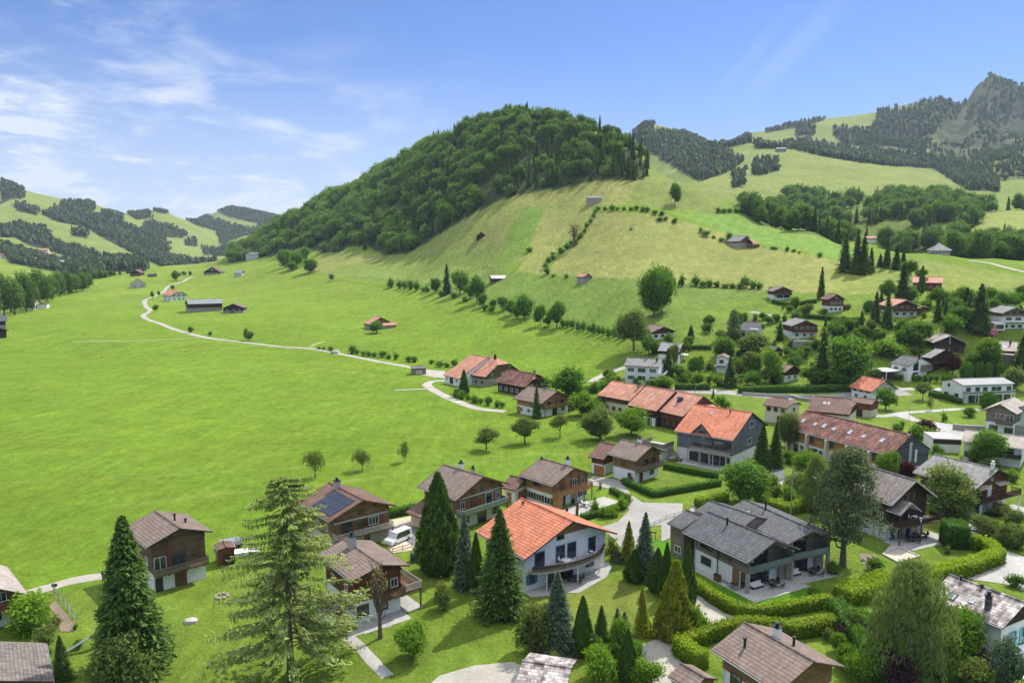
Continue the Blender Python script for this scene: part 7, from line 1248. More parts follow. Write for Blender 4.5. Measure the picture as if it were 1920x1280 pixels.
    many('shrub', [(1905, 1100, 1078, 30), (1560, 1075, 1050, 26), (1640, 1068, 1045, 30), (1528, 1125, 1100, 30)], 'low shrub on a lawn of the right gardens', 'low shrubs of the right gardens')
    many('limeshrub', [(1115, 965, 942, 20), (1132, 970, 950, 22), (1150, 968, 948, 22), (1165, 955, 935, 22), (1175, 945, 925, 18)], 'flower bed shrub outside the curved hedge of the honey chalet', 'flower bed shrubs')
    many('shrub', [(1618, 742, 730, 12)]+[(1680+k*11, 712+k*0.6, 702, 10) for k in range(11)], 'low planting in the row below the modern white house', 'planting below the modern house', 2)
    many('broad', [(1330, 610, 590, 20), (1430, 600, 585, 18), (1425, 625, 606, 16), (1440, 608, 592, 18), (1455, 603, 588, 20), (1480, 585, 572, 16), (1505, 588, 574, 18), (1545, 590, 578, 16), (1560, 620, 606, 18), (1580, 605, 592, 14), (1600, 612, 598, 22), (1620, 630, 610, 24), (1530, 655, 635, 22), (1510, 670, 648, 24), (1490, 690, 668, 26), (1475, 668, 650, 20), (1625, 700, 672, 26), (1640, 715, 690, 24), (1610, 735, 700, 30), (1600, 665, 640, 24), (1700, 690, 665, 22), (1745, 680, 655, 22), (1690, 640, 618, 24), (1650, 640, 622, 22), (1390, 715, 700, 18), (1330, 718, 703, 16), (1376, 690, 670, 22), (1610, 640, 622, 18)], 'leafy garden tree in the jumble of slope gardens', 'leafy trees of the slope gardens')
    many('spruce', [(1655, 655, 620, 16), (1718, 660, 635, 16), (1615, 612, 580, 16), (1548, 612, 590, 12), (1772, 600, 560, 18), (1815, 600, 555, 22), (1848, 615, 575, 22), (1782, 650, 622, 14)], 'small conifer in the jumble of slope gardens', 'small conifers of the slope gardens')
    # hedges
    H_ = hedge
    H_(PP(r4, (172, 785), (270, 862), (400, 930), (500, 942), (640, 922), (880, 880)), 1.6, 1.2, 'ghedge', 'yellow-green hedge curving round the lawn of the grey double house', leaf=0.15)
    H_(PP(r4, (75, 1130), (240, 1062), (430, 1012), (700, 1042), (935, 1000)), 1.9, 1.5, 'ghedge', 'thick yellow-green hedge behind the broad brown roof', leaf=0.16, seed=2)
    H_(PP(r4, (85, 1128), (220, 1215)), 2.2, 1.7, 'ghedge', 'short clipped hedge end beside the bottom lane', leaf=0.15, seed=3)
    H_(PP(r5, (718, 575), (800, 590), (868, 650), (700, 715), (490, 765)), 2.1, 1.9, 'ghedge', 'broad golden hedge bending round the dark chalet lawn', leaf=0.17, seed=4); H_(PP(r5, (290, 780), (150, 845), (45, 870)), 2.2, 3.0, 'ghedge', 'lower stretch of golden hedge left of the weeping birch', leaf=0.17, seed=5)
    H_(PP(r5, (10, 930), (110, 1070), (230, 1250)), 2.6, 2.0, 'hedge', 'tall dark hedge along the lower right lawn', leaf=0.15, seed=6)
    p0 = at(*r5(575, 560)); p1 = at(*r5(695, 568)); H_(None, 3.9, 3.6, 'hedge', 'huge clipped box-shaped bush beside the dark chalet', leaf=0.16, seed=7, P=[p0, p0.lerp(p1, 0.5), p1])
    H_([(1169, 907), (1226, 932), (1350, 910)], 1.3, 1.0, 'hedge', 'dark square-cut hedge in front of the orange-garage chalet', seed=8, leaf=0.13); H_([(1245, 878), (1300, 889), (1347, 897)], 1.3, 1.0, 'hedge', 'dark square-cut hedge behind the small lawn below the grey clad house', seed=9, leaf=0.13)
    H_(PP(r3, (640, 432), (780, 398), (868, 365), (862, 322), (795, 285)), 1.1, 0.9, 'hedge', 'low curved hedge round the lawn of the honey chalet', seed=10, leaf=0.12)
    H_([(1306, 950), (1345, 943), (1362, 940)], 1.6, 1.6, 'ghedge', 'hedge at the lane behind the grey double house, left piece', seed=11, leaf=0.15); H_([(1420, 945), (1480, 962), (1545, 945)], 1.6, 2.2, 'ghedge', 'hedge behind the grey double house, right piece', seed=12, leaf=0.15)
    H_(PP(r8, (1180, 510), (1300, 535), (1425, 572)), 1.6, 1.6, 'hedge', 'dark hedge on the right lawn before the long white house', seed=13, leaf=0.2); H_(PP(q2, (930, 962), (1180, 965), (1410, 965)), 2.0, 1.2, 'hedge', 'straight dark hedge along the main road', seed=14, leaf=0.22); H_(PP(q2, (1110, 408), (1430, 405)), 1.6, 1.0, 'hedge', 'straight hedge across the upper lawn', seed=15, leaf=0.22)
    H_([(1385, 737), (1500, 735), (1590, 733)], 2.2, 2.0, 'hedge', 'shadowy hedge at the foot of the roadside grove', seed=16, leaf=0.25)
    H_([(1500, 596), (1560, 600), (1620, 603)], 1.6, 1.6, 'hedge', 'garden hedge below the steep-gabled chalet', seed=17, leaf=0.25); H_([(1450, 568), (1480, 575), (1530, 568)], 1.8, 1.6, 'hedge', 'garden hedge below the chalet under the hay field', seed=18, leaf=0.25)
    H_(PP(r2, (690, 385), (780, 365), (870, 345)), 1.4, 1.4, 'hedge', 'dark hedge behind the yard of the solar-panel chalet', seed=19, leaf=0.15)
    H_([(1060, 738), (1110, 735), (1150, 722)], 2.0, 2.5, 'hedge', 'bushy hedge above the left end of the orange row', seed=20, leaf=0.25)

# ------------------------------------------------------------------ woods
WOODS = [  # name, polygon, near, far, spacing, tree height, share of conifers, tone
 ('hill', HILL, 560, 1500, 7.6, 20, 0.38),
 ('h', PP(s4, (560, 612), (720, 645), (880, 575), (950, 600), (1040, 600), (1150, 600), (1190, 650), (1230, 600), (1400, 590), (1530, 595), (1640, 600), (1740, 560), (1900, 560), (1930, 640), (1740, 650), (1690, 720), (1640, 780), (1560, 850), (1480, 840), (1340, 850), (1200, 780), (1030, 785), (860, 725), (700, 690)), 545, 1150, 10.5, 19, 0.5),
 ('i', PP(s4, (1560, 850), (1640, 780), (1720, 780), (1800, 790), (1930, 805), (1930, 895), (1800, 880), (1620, 890)), 485, 760, 9.5, 17, 0.15),
 ('a', PP(s4, (40, 250), (150, 255), (200, 262), (210, 292), (230, 300), (340, 305), (440, 325), (480, 325), (660, 325), (660, 350), (500, 385), (560, 400), (625, 430), (560, 480), (420, 525), (330, 480), (180, 390), (60, 300)), 1100, 3600, 10.2, 16, 0.8),
 ('b', PP(s4, (660, 325), (860, 340), (960, 350), (1130, 390), (1200, 385), (1300, 395), (1400, 400), (1600, 430), (1700, 460), (1810, 545), (1800, 570), (1660, 565), (1500, 470), (1300, 455), (1100, 430), (940, 400), (850, 380), (680, 375)), 1250, 2500, 8.8, 16, 0.75),
 ('c', PP(s4, (1240, 200), (1340, 205), (1380, 200), (1430, 170), (1560, 145), (1620, 170), (1660, 170), (1600, 250), (1530, 265), (1480, 350), (1460, 400), (1300, 370), (1150, 330), (1240, 250)), 1900, 4800, 12.9, 17, 0.85),
 ('d', PP(s4, (1480, 350), (1620, 370), (1720, 300), (1640, 250), (1680, 180), (1760, 50), (1930, 80), (1930, 560), (1820, 560), (1720, 450), (1480, 400)), 1500, 4800, 14.3, 16, 0.8),
 ('e', PP(s4, (670, 430), (780, 430), (780, 478), (700, 500), (665, 495)), 1000, 2400, 7.5, 15, 0.9), ('f', PP(s4, (570, 490), (630, 485), (625, 540), (570, 560)), 1000, 2400, 7.5, 15, 0.9),
 ('g', PP(s4, (865, 275), (958, 275), (955, 320), (868, 325)), 1800, 4200, 11.6, 16, 0.9), ('g', PP(s4, (1040, 280), (1160, 290), (1240, 320), (1330, 370), (1200, 375), (1080, 365), (1040, 320)), 1800, 4200, 12.2, 16, 0.9), ('g', PP(s4, (720, 292), (880, 262), (1000, 238), (1000, 252), (880, 285), (730, 310)), 1800, 4600, 15.0, 15, 0.8),
 ('l', PP(s1, (0, 360), (120, 345), (300, 365), (330, 435), (500, 495), (680, 560), (850, 565), (980, 610), (960, 660), (860, 690), (760, 690), (700, 640), (600, 600), (420, 540), (200, 480), (100, 425), (0, 425)), 1000, 3500, 10.2, 15, 0.6),
 ('l', PP(s1, (280, 280), (330, 230), (430, 198), (620, 195), (630, 250), (570, 275), (720, 255), (820, 290), (820, 340), (930, 380), (1000, 400), (1110, 450), (1130, 560), (1300, 570), (1450, 585), (1300, 605), (1050, 605), (960, 570), (860, 520), (700, 440), (560, 360), (380, 325)), 1200, 4600, 10.9, 15, 0.6),
 ('l', PP(s1, (620, 190), (700, 182), (820, 212), (960, 255), (1025, 300), (900, 312), (840, 270), (720, 215)), 1500, 4600, 11.6, 15, 0.7), ('l', PP(s1, (960, 320), (1120, 350), (1235, 400), (1230, 432), (1130, 432), (950, 375)), 1500, 4600, 11.6, 15, 0.7),
 ('l', PP(s1, (1180, 288), (1340, 285), (1500, 335), (1700, 390), (1480, 405), (1300, 350)), 2000, 4800, 12.2, 15, 0.7), ('l', PP(s1, (1370, 225), (1450, 212), (1900, 292), (1700, 410), (1620, 425), (1500, 470), (1450, 380), (1700, 370), (1720, 345), (1520, 300)), 2400, 4900, 13.6, 15, 0.7),
 ('l', PP(s1, (0, 50), (50, 60), (160, 95), (155, 165), (40, 185), (0, 210)), 1500, 3200, 10.9, 15, 0.8), ('l', PP(s1, (78, 210), (150, 205), (258, 245), (240, 282), (110, 250)), 1500, 3200, 10.2, 15, 0.7), ('l', PP(s1, (465, 368), (540, 368), (595, 400), (580, 432), (470, 415)), 1500, 3200, 10.2, 15, 0.7),
 ('l', PP(s1, (0, 470), (100, 500), (300, 560), (450, 590), (650, 600), (690, 680), (620, 695), (400, 652), (200, 620), (60, 590), (0, 530)), 900, 2600, 9.5, 13, 0.4), ('l', PP(s1, (1230, 440), (1310, 445), (1300, 492), (1235, 482)), 1500, 4000, 10.9, 15, 0.7), ('l', PP(s1, (1340, 500), (1450, 505), (1510, 490), (1520, 560), (1360, 545)), 1500, 4200, 10.9, 15, 0.7),
 ('l', PP(s1, (990, 250), (1100, 245), (1200, 218), (1205, 235), (1150, 272), (1070, 272)), 2000, 4900, 13.6, 15, 0.8), ('l', PP(s1, (1050, 595), (1340, 575), (1350, 600), (1200, 615), (1050, 622)), 900, 1700, 8.2, 9, 0.1), ('l', PP(s1, (1440, 410), (1500, 420), (1520, 520), (1480, 510)), 1500, 4500, 10.9, 13, 0.6), ('l', PP(s1, (160, 60), (200, 72), (270, 105), (275, 125), (160, 90)), 1500, 3500, 10.2, 12, 0.8), ('l', PP(s1, (560, 180), (605, 180), (605, 200), (560, 195)), 1500, 3800, 10.2, 12, 0.8),
]
def merge_trees(name, items, mats, label, cat):
    """items: list of (canon entry, positions Nx3, scales, heights, rot)"""
    Vs, Fs, vr, mi = [], [], [], []; off = 0
    for (V0, F0, var0, m), P, sxy, sz, rot, dv in items:
        n = len(P); c, s = np.cos(rot), np.sin(rot)
        X = (V0[None, :, 0]*c[:, None]-V0[None, :, 1]*s[:, None])*sxy[:, None]+P[:, 0:1]; Y = (V0[None, :, 0]*s[:, None]+V0[None, :, 1]*c[:, None])*sxy[:, None]+P[:, 1:2]; Z = V0[None, :, 2]*sz[:, None]+P[:, 2:3]
        V = np.stack([X, Y, Z], -1).reshape(-1, 3); F = (F0[None]+(np.arange(n)*len(V0))[:, None, None]).reshape(-1, 4)+off
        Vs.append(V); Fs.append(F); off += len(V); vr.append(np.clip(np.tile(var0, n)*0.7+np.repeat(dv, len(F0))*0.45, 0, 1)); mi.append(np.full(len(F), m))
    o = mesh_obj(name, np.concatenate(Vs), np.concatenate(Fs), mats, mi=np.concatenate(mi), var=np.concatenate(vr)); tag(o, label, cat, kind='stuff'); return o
def build_woods():
    r = np.random.default_rng(11); cum = np.maximum.accumulate((GZ-CAM_H)/GY, axis=1)
    # area of every grid cell
    dA = (GX[1:, :-1]-GX[:-1, :-1])*(GY[:-1, 1:]-GY[:-1, :-1]); pxg, pyg = project(GX, GY, GZ)
    small, big = [], []
    def arr(kind, lod, v):
        h, rad, tm, cm = canon(kind, lod, v); n = len(cm.vertices); V = np.empty(n*3); cm.vertices.foreach_get('co', V); F = np.empty(len(cm.polygons)*4, int); cm.loops.foreach_get('vertex_index', F); a = np.empty(len(cm.polygons)); cm.attributes['var'].data.foreach_get('value', a); return V.reshape(-1, 3), F.reshape(-1, 4), a, h, rad
    groups = {'near': [], 'left': [], 'right': []}
    for wi, (nm, poly, d0, d1, sp, th, cf) in enumerate(WOODS):
        pxc, pyc = project(GX, GY, GZ+th*0.45); m = in_poly(pxc, pyc, poly) & (GY > d0) & (GY < d1) & (((GZ+th-CAM_H)/GY) >= np.c_[np.full(NA, -9.0), cum[:, :-1]]-0.0005)
        m = m[:-1, :-1]
        if nm in ('h',): m &= (fbm(GX/38, GY/38, 2, 61) > -0.28)[:-1, :-1] & ~(in_poly(pxc, pyc, PP(s4, (1040, 645), (1180, 640), (1180, 700), (1100, 700))) | in_poly(pxc, pyc, PP(s4, (1500, 700), (1640, 680), (1600, 740), (1520, 770))))[:-1, :-1]
        if nm == 'd':
            nz = fbm(GX/120, GY/120, 3, 44)[:-1, :-1]; m &= nz > -0.6
        if nm == 'hill':
            m &= ~in_poly(pxc, pyc, [(590, 452), (640, 425), (660, 430), (610, 458)])[:-1, :-1]
        w = (dA*m).ravel(); tot = w.sum()
        if tot <= 0: print('EMPTY WOOD', nm, wi); continue
        n = int(tot/sp**2); idx = r.choice(w.size, n, p=w/tot); i = idx//(ND-1); j = idx % (ND-1)
        a = ga[i]+(ga[1]-ga[0])*r.random(n); y = np.exp(gl[j]+(gl[1]-gl[0])*r.random(n)); x = a*y; z = H(x, y); hh = th*(0.62+0.5*r.random(n)); con = r.random(n) < cf
        if nm == 'hill': con = (r.random(n) < 0.22+0.42*(fbm(x/70, y/70, 3, 8) > 0.15)+0.5*smooth(-y, -800, -700)*(x > -90)); hh = hh*(0.80+0.02*con)*(0.74+0.46*r.random(n))
        key = 'near' if nm in ('hill', 'h', 'i') else ('left' if nm == 'l' else 'right')
        groups[key].append(np.c_[x, y, z-0.4, hh, con, np.full(n, wi)])
    near = np.concatenate(groups['near']); near = near[np.argsort(near[:, 1]/near[:, 3])]
    # the front of the hill wood shows its trees one by one; pick those seen largest
    selc = near[near[:, 4] > 0.5][:280]; selb = near[near[:, 4] < 0.5][:280]
    for S, kind, lb, gp in ((selc, 'forestconifer', 'dark conifer standing in the nearer woods behind the village and on the hill', 'conifers of the nearer woods'), (selb, 'forestbroad', 'rounded leafy tree standing in the nearer woods behind the village and on the hill', 'leafy trees of the nearer woods')):
        for k, q in enumerate(S):
            h, rad, tm, cm = canon(kind, 1, k % 4); nm_, cat = NAMES[kind]; o = bpy.data.objects.new(nm_, cm); COL.objects.link(o); o.location = q[:3]; o.rotation_euler = (0, 0, k*2.4); w = (0.78 if kind == 'forestconifer' else 1.12)*(0.85+0.3*((k*7) % 10)/10)
            o.scale = (q[3]/h*w*1.0, q[3]/h*w, q[3]/h); tag(o, lb, cat, gp)
    rest_ = np.concatenate([near[near[:, 4] > 0.5][280:], near[near[:, 4] < 0.5][280:]])
    for nm_, Q, lod, lb, mats in (('forest', rest_, 2, 'dense mixed wood covering the main hill and the hollow behind the village', [L['spruce'], L['forest']]), ('forest', np.concatenate(groups['left']), 3, 'dark wood patches scattered over the far left hillsides', [L['fspruce'], L['fforest']]), ('forest', np.concatenate(groups['right']), 3, 'dark wooded ridges and patches on the far right mountains', [L['fspruce'], L['fforest']])):
        items = []
        for con in (1, 0):
            q = Q[Q[:, 4] == con]; kind = 'forestconifer' if con else 'forestbroad'
            for v in range(4):
                p = q[v::4]
                if not len(p): continue
                if lod == 3: V0, F0, a0 = far_tree(con, v); h, rad = 1.0, 1.0
                else: V0, F0, a0, h, rad = arr(kind, 2, v)
                sc = p[:, 3]/h; w = (1.0 if lod == 3 else (0.78 if con else 1.2))*(0.8+0.4*r.random(len(p)))
                items.append(((V0, F0, a0, 0 if con else 1), p[:, :3], sc*w, sc, r.random(len(p))*6.28, 0.6*r.random(len(p))+0.4*(0.5+0.5*vnoise(p[:, 0]/60, p[:, 1]/60, 6))))
        merge_trees(nm_, items, mats, lb, 'forest'); print('forest', len(Q))
def far_tree(con, v):
    r = np.random.default_rng(900+v+10*con); V, F = [], []
    if con:
        n = 5
        for t0, t1, r0 in ((0.0, 0.45, 0.24), (0.25, 0.75, 0.18), (0.55, 1.0, 0.12)):
            b = len(V); V += [(r0*math.cos(6.283*k/n+t0*9)*(0.8+0.4*r.random()), r0*math.sin(6.283*k/n+t0*9), t0+0.04*r.random()) for k in range(n)]+[(0, 0, t1), (0.01, 0, t1)]
            F += [(b+k, b+(k+1) % n, b+n, b+n+1) for k in range(n)]
    else:
        for c in range(4):
            cx, cy, cz, rr = r.normal()*0.14, r.normal()*0.14, 0.35+0.4*r.random(), 0.26+0.1*r.random(); b = len(V); n = 5
            V += [(cx+rr*math.cos(6.283*k/n), cy+rr*math.sin(6.283*k/n), cz-0.22+0.1*r.random()) for k in range(n)]+[(cx+rr*0.6*math.cos(6.283*k/n+.3), cy+rr*0.6*math.sin(6.283*k/n+.3), cz+0.16+0.1*r.random()) for k in range(n)]
            F += [(b+k, b+(k+1) % n, b+n+(k+1) % n, b+n+k) for k in range(n)]+[(b+n, b+n+1, b+n+2, b+n+3)]
    return np.array(V), np.array(F), r.random(len(F))
# ------------------------------------------------------------------ smaller things
def free_spot(x, y, rad=1.5):
    for h in HOUSES.values():
        q = h.M.inverted() @ Vector((x, y, h.g))
        if abs(q.x) < h.w+rad+1.0 and -2.5-rad < q.y < h.L+rad: return False
    for rx, ry, rw in ROADS:
        if (rx-x)**2+(ry-y)**2 < (rw+rad*0.6)**2: return False
    for P in PATCHES:
        if in_poly(np.array([x]), np.array([y]), P)[0]: return False
    return True
def scatter(poly, n, kinds, label, group, hr_, seed, cat_=None, wr=(0.8, 1.2)):
    r = np.random.default_rng(seed); xs = [q[0] for q in poly]; ys = [q[1] for q in poly]; k = 0; tries = 0
    while k < n and tries < n*14:
        tries += 1; px = r.uniform(min(xs), max(xs)); py = r.uniform(min(ys), max(ys))
        if not in_poly(np.array([px]), np.array([py]), poly)[0]: continue
        p = at(px, py)
        hh = r.uniform(*hr_); wd = hh*r.uniform(*wr)
        if not free_spot(p.x, p.y, wd*0.4): continue
        kind = kinds[int(r.integers(len(kinds)))]; top = project(p.x, p.y, p.z+hh)[1]
        tree(kind, px, py, float(top), max(3.0, wd/mpp(p)), label, group, p=p); k += 1
def car(px, py, rot, paint, label, kind='car', p=None):
    p = at(px, py) if p is None else p
    root = empty('parked_car' if kind == 'car' else 'van', p, R_(rot)); tag(root, label, kind)
    Ln, W, Hh = (4.3, 1.75, 1.45) if kind == 'car' else (5.0, 1.9, 1.95)
    prof = [(-Ln/2, 0.35), (-Ln/2, 0.85), (-Ln*0.46, 0.95), (-Ln*0.40, 1.0), (-Ln*0.28, Hh), (Ln*0.12, Hh), (Ln*0.27, 0.98), (Ln*0.46, 0.82), (Ln/2, 0.62), (Ln/2, 0.35)] if kind == 'car' else [(-Ln/2, 0.35), (-Ln/2, 1.1), (-Ln*0.485, Hh-0.05), (-Ln*0.44, Hh), (Ln*0.2, Hh), (Ln*0.33, 1.12), (Ln*0.47, 0.95), (Ln/2, 0.7), (Ln/2, 0.35)]
    mb = MB(); n = len(prof); V = []
    for y, inset in ((-W/2, 0), (W/2, 0)):
        for x, z in prof: k = 0.16 if z > 1.05 else 0.0; V.append((x, y-math.copysign(k, y), z))
    mb.add(V, [tuple(range(n)), tuple(range(n, 2*n))[::-1]]+[(i+n, (i+1) % n+n, (i+1) % n, i) for i in range(n)]); b = mb.build('body', M[paint], root)
    gb = MB(); z0, z1 = 1.03, Hh-0.1
    for sy in (-1, 1):
        y = sy*(W/2-0.07); xa, xb = (-Ln*0.36, Ln*0.20) if kind == 'car' else (-Ln*0.42, Ln*0.26)
        gb.add([(xa, y+sy*0.03, z0), (xb, y+sy*0.03, z0), (xb-0.45, y-sy*0.07, z1), (xa+0.35, y-sy*0.07, z1)], [(0, 1, 2, 3) if sy < 0 else (3, 2, 1, 0)])
    x0 = Ln*0.27 if kind == 'car' else Ln*0.33; x1 = Ln*0.12 if kind == 'car' else Ln*0.2; gb.add([(x0+0.02, -W*0.38, 1.04), (x0+0.02, W*0.38, 1.04), (x1+0.05, W*0.36, Hh-0.06), (x1+0.05, -W*0.36, Hh-0.06)], [(0, 1, 2, 3)])
    x0 = -Ln*0.40 if kind == 'car' else -Ln*0.497; x1 = -Ln*0.28 if kind == 'car' else -Ln*0.487; gb.add([(x0-0.03, W*0.38, 1.06), (x0-0.03, -W*0.38, 1.06), (x1-0.05, -W*0.36, Hh-0.12), (x1-0.05, W*0.36, Hh-0.12)], [(0, 1, 2, 3)])
    gb.build('window', M['pane'], root)
    for sx in (-0.3, 0.31):
        for sy in (-1, 1): wb = MB(); wb.tube([(sx*Ln, sy*(W/2-0.2), 0.33), (sx*Ln, sy*(W/2+0.02), 0.33)], 0.33, 12); w_ = wb.build('wheel', M['tyre'], root); rb = MB(); rb.tube([(sx*Ln, sy*(W/2+0.021), 0.33), (sx*Ln, sy*(W/2+0.035), 0.33)], 0.19, 10); rb.build('rim', M['metal'], w_)
    for sy in (-1, 1): lb = MB(); lb.box(Ln/2-0.1, Ln/2+0.02, sy*W*0.36-0.16, sy*W*0.36+0.16, 0.6, 0.74); lb.build('headlight', M['frame'], root); tb = MB(); tb.box(-Ln/2-0.02, -Ln/2+0.08, sy*W*0.4-0.1, sy*W*0.4+0.1, 0.75, 0.95); tb.build('tail_light', M['red'], root)
    return root
def table_set(p, label, mt='plastic', chair='plastic', n=4, r=0.6, rot=0, z=0, rect=None):
    root = empty('garden_table', p, rot); tag(root, label, 'table'); mb = MB()
    if rect: mb.box(-rect[0]/2, rect[0]/2, -rect[1]/2, rect[1]/2, 0.70, 0.75)
    else: mb.cyl(0, 0, 0.70, 0.75, r, n=16)
    mb.build('tabletop', M[mt], root); lb = MB(); lb.cyl(0, 0, 0.03, 0.70, 0.05, n=8); lb.cyl(0, 0, 0, 0.03, 0.28, n=10); lb.build('leg', M[mt], root)
    for k in range(n):
        a = rot+6.283*k/n+0.4; d = r+0.35 if not rect else rect[0]*0.5+0.25; c = empty('garden_chair', p+Vector((math.cos(a)*d, math.sin(a)*d, 0)), a+math.pi); tag(c, label.replace('table', 'chair', 1)+' round its table' if 'table' in label else label, 'chair', 'chairs '+label[:40])
        sb = MB(); sb.box(-0.23, 0.23, -0.23, 0.23, 0.42, 0.46); sb.build('seat', M[chair], c); bb = MB(); bb.box(-0.25, -0.21, -0.23, 0.23, 0.46, 0.9); bb.build('backrest', M[chair], c)
        for sx in (-0.2, 0.2):
            for sy in (-0.2, 0.2): q = MB(); q.box(sx-0.02, sx+0.02, sy-0.02, sy+0.02, 0, 0.419); q.build('leg', M[chair], c)
def parasol(p, label, r=1.5, mat='cloth', h=2.4, closed=False):
    root = empty('parasol', p); tag(root, label, 'parasol'); mb = MB(); mb.cyl(0, 0, 0, h, 0.03, n=8); mb.build('pole', M['metal'], root); mb = MB(); n = 8
    if closed: mb.cyl(0, 0, 0.9, h+0.1, 0.16, 0.05, 8)
    else:
        V = [(r*math.cos(6.283*k/n), r*math.sin(6.283*k/n), h-0.45) for k in range(n)]+[(0, 0, h)]; mb.add(V, [(k, (k+1) % n, n) for k in range(n)]); V2 = [(x, y, z-0.03) for x, y, z in V]; mb.add(V2, [((k+1) % n, k, n) for k in range(n)])
    mb.build('canopy', M[mat], root); mb = MB(); mb.cyl(0, 0, 0, 0.08, 0.3, n=10); mb.build('base', M['concrete'], root)
def lamp_post(px, py, top, label, wood=False):
    p = at(px, py); h = height_for(p, top); root = empty('street_lamp' if not wood else 'utility_pole', p); tag(root, label, 'lamp post' if not wood else 'pole'); mb = MB(); mb.cyl(0, 0, 0, h, 0.12 if wood else 0.07, 0.09 if wood else 0.05, 8); mb.build('pole', M['palebark'] if wood else M['metal'], root)
    mb = MB(); mb.box(-0.05, 0.75, -0.1, 0.1, h-0.02, h+0.1) if not wood else mb.box(-0.6, 0.6, -0.05, 0.05, h-0.5, h-0.38); mb.build('lamp_head' if not wood else 'crossarm', M['metal'] if not wood else M['post'], root)
def wall(line, h, w, mat, label, name='retaining_wall', cap=None, P=None):
    P = P or [at(*q) for q in line]; o0 = P[0]; root = empty(name, o0); tag(root, label, 'wall'); mb = MB()
    for a, b in zip(P[:-1], P[1:]):
        z = (a.z+b.z)/2; mb.bar(a-o0+Vector((0, 0, h/2-0.3)), b-o0+Vector((0, 0, h/2-0.3)), w, h+0.6)
    mb.build('wall_body', M[mat], root); cb = MB()
    for a, b in zip(P[:-1], P[1:]): cb.bar(a-o0+Vector((0, 0, h+0.05)), b-o0+Vector((0, 0, h+0.05)), w+0.12, 0.1)
    cb.build('coping', M[cap or 'concrete'], root)
def fence(line, h, label, mat='greywood', gap=2.0, rails=2, P=None, wire=False):
    P = P or [at(*q) for q in line]; o0 = P[0].copy(); root = empty('fence', o0); tag(root, label, 'fence'); k_ = 0
    pts = []
    for a, b in zip(P[:-1], P[1:]):
        n = max(1, int((b-a).length/gap))
        for i in range(n+(b is P[-1])): q = a.lerp(b, i/n); q.z = float(H(q.x, q.y)); pts.append(q)
    for q in pts[:90]: mb = MB(); mb.cyl(q.x-o0.x, q.y-o0.y, q.z-o0.z-0.2, q.z-o0.z+h, 0.05, n=6); mb.build('post', M[mat], root)
    for r_ in range(rails):
        mb = MB(); z = h*(r_+0.8)/(rails+0.3)
        for a, b in zip(pts[:-1], pts[1:]): mb.bar(a-o0+Vector((0, 0, z)), b-o0+Vector((0, 0, z)), 0.03 if wire else 0.05, 0.03 if wire else 0.1)
        mb.build('rail', M[mat], root)
def block(name, label, cat, a, b, depth, h, mat, band=None, roofm='concrete'):
    P0, P1 = at(*a), at(*b); d = (P1-P0); d.z = 0; ln = d.length; t = math.atan2(d.y, d.x); root = empty(name, P0, t); tag(root, label, cat); z0 = min(P0.z, P1.z, float(H(P0.x-math.sin(t)*depth, P0.y+math.cos(t)*depth)))-P0.z-0.5
    mb = MB(); mb.box(0, ln, 0, depth, z0, h); mb.build('wall', M[mat], root); mb = MB(); mb.box(-0.15, ln+0.15, -0.15, depth+0.15, h+0.003, h+0.2); mb.build('roof', M[roofm], root)
    if band: mb = MB(); mb.box(-0.1, ln+0.1, -0.13, 0.0-0.003, h-1.1, h-0.01); mb.build('railing', M[band], root)
    return root, ln
def small(name, label, cat, p, parts, rot=0):
    root = empty(name, p, rot); tag(root, label, cat)
    for nm, m, boxes in parts:
        mb = MB()
        for b in boxes: mb.box(*b)
        mb.build(nm, M[m], root)
    return root
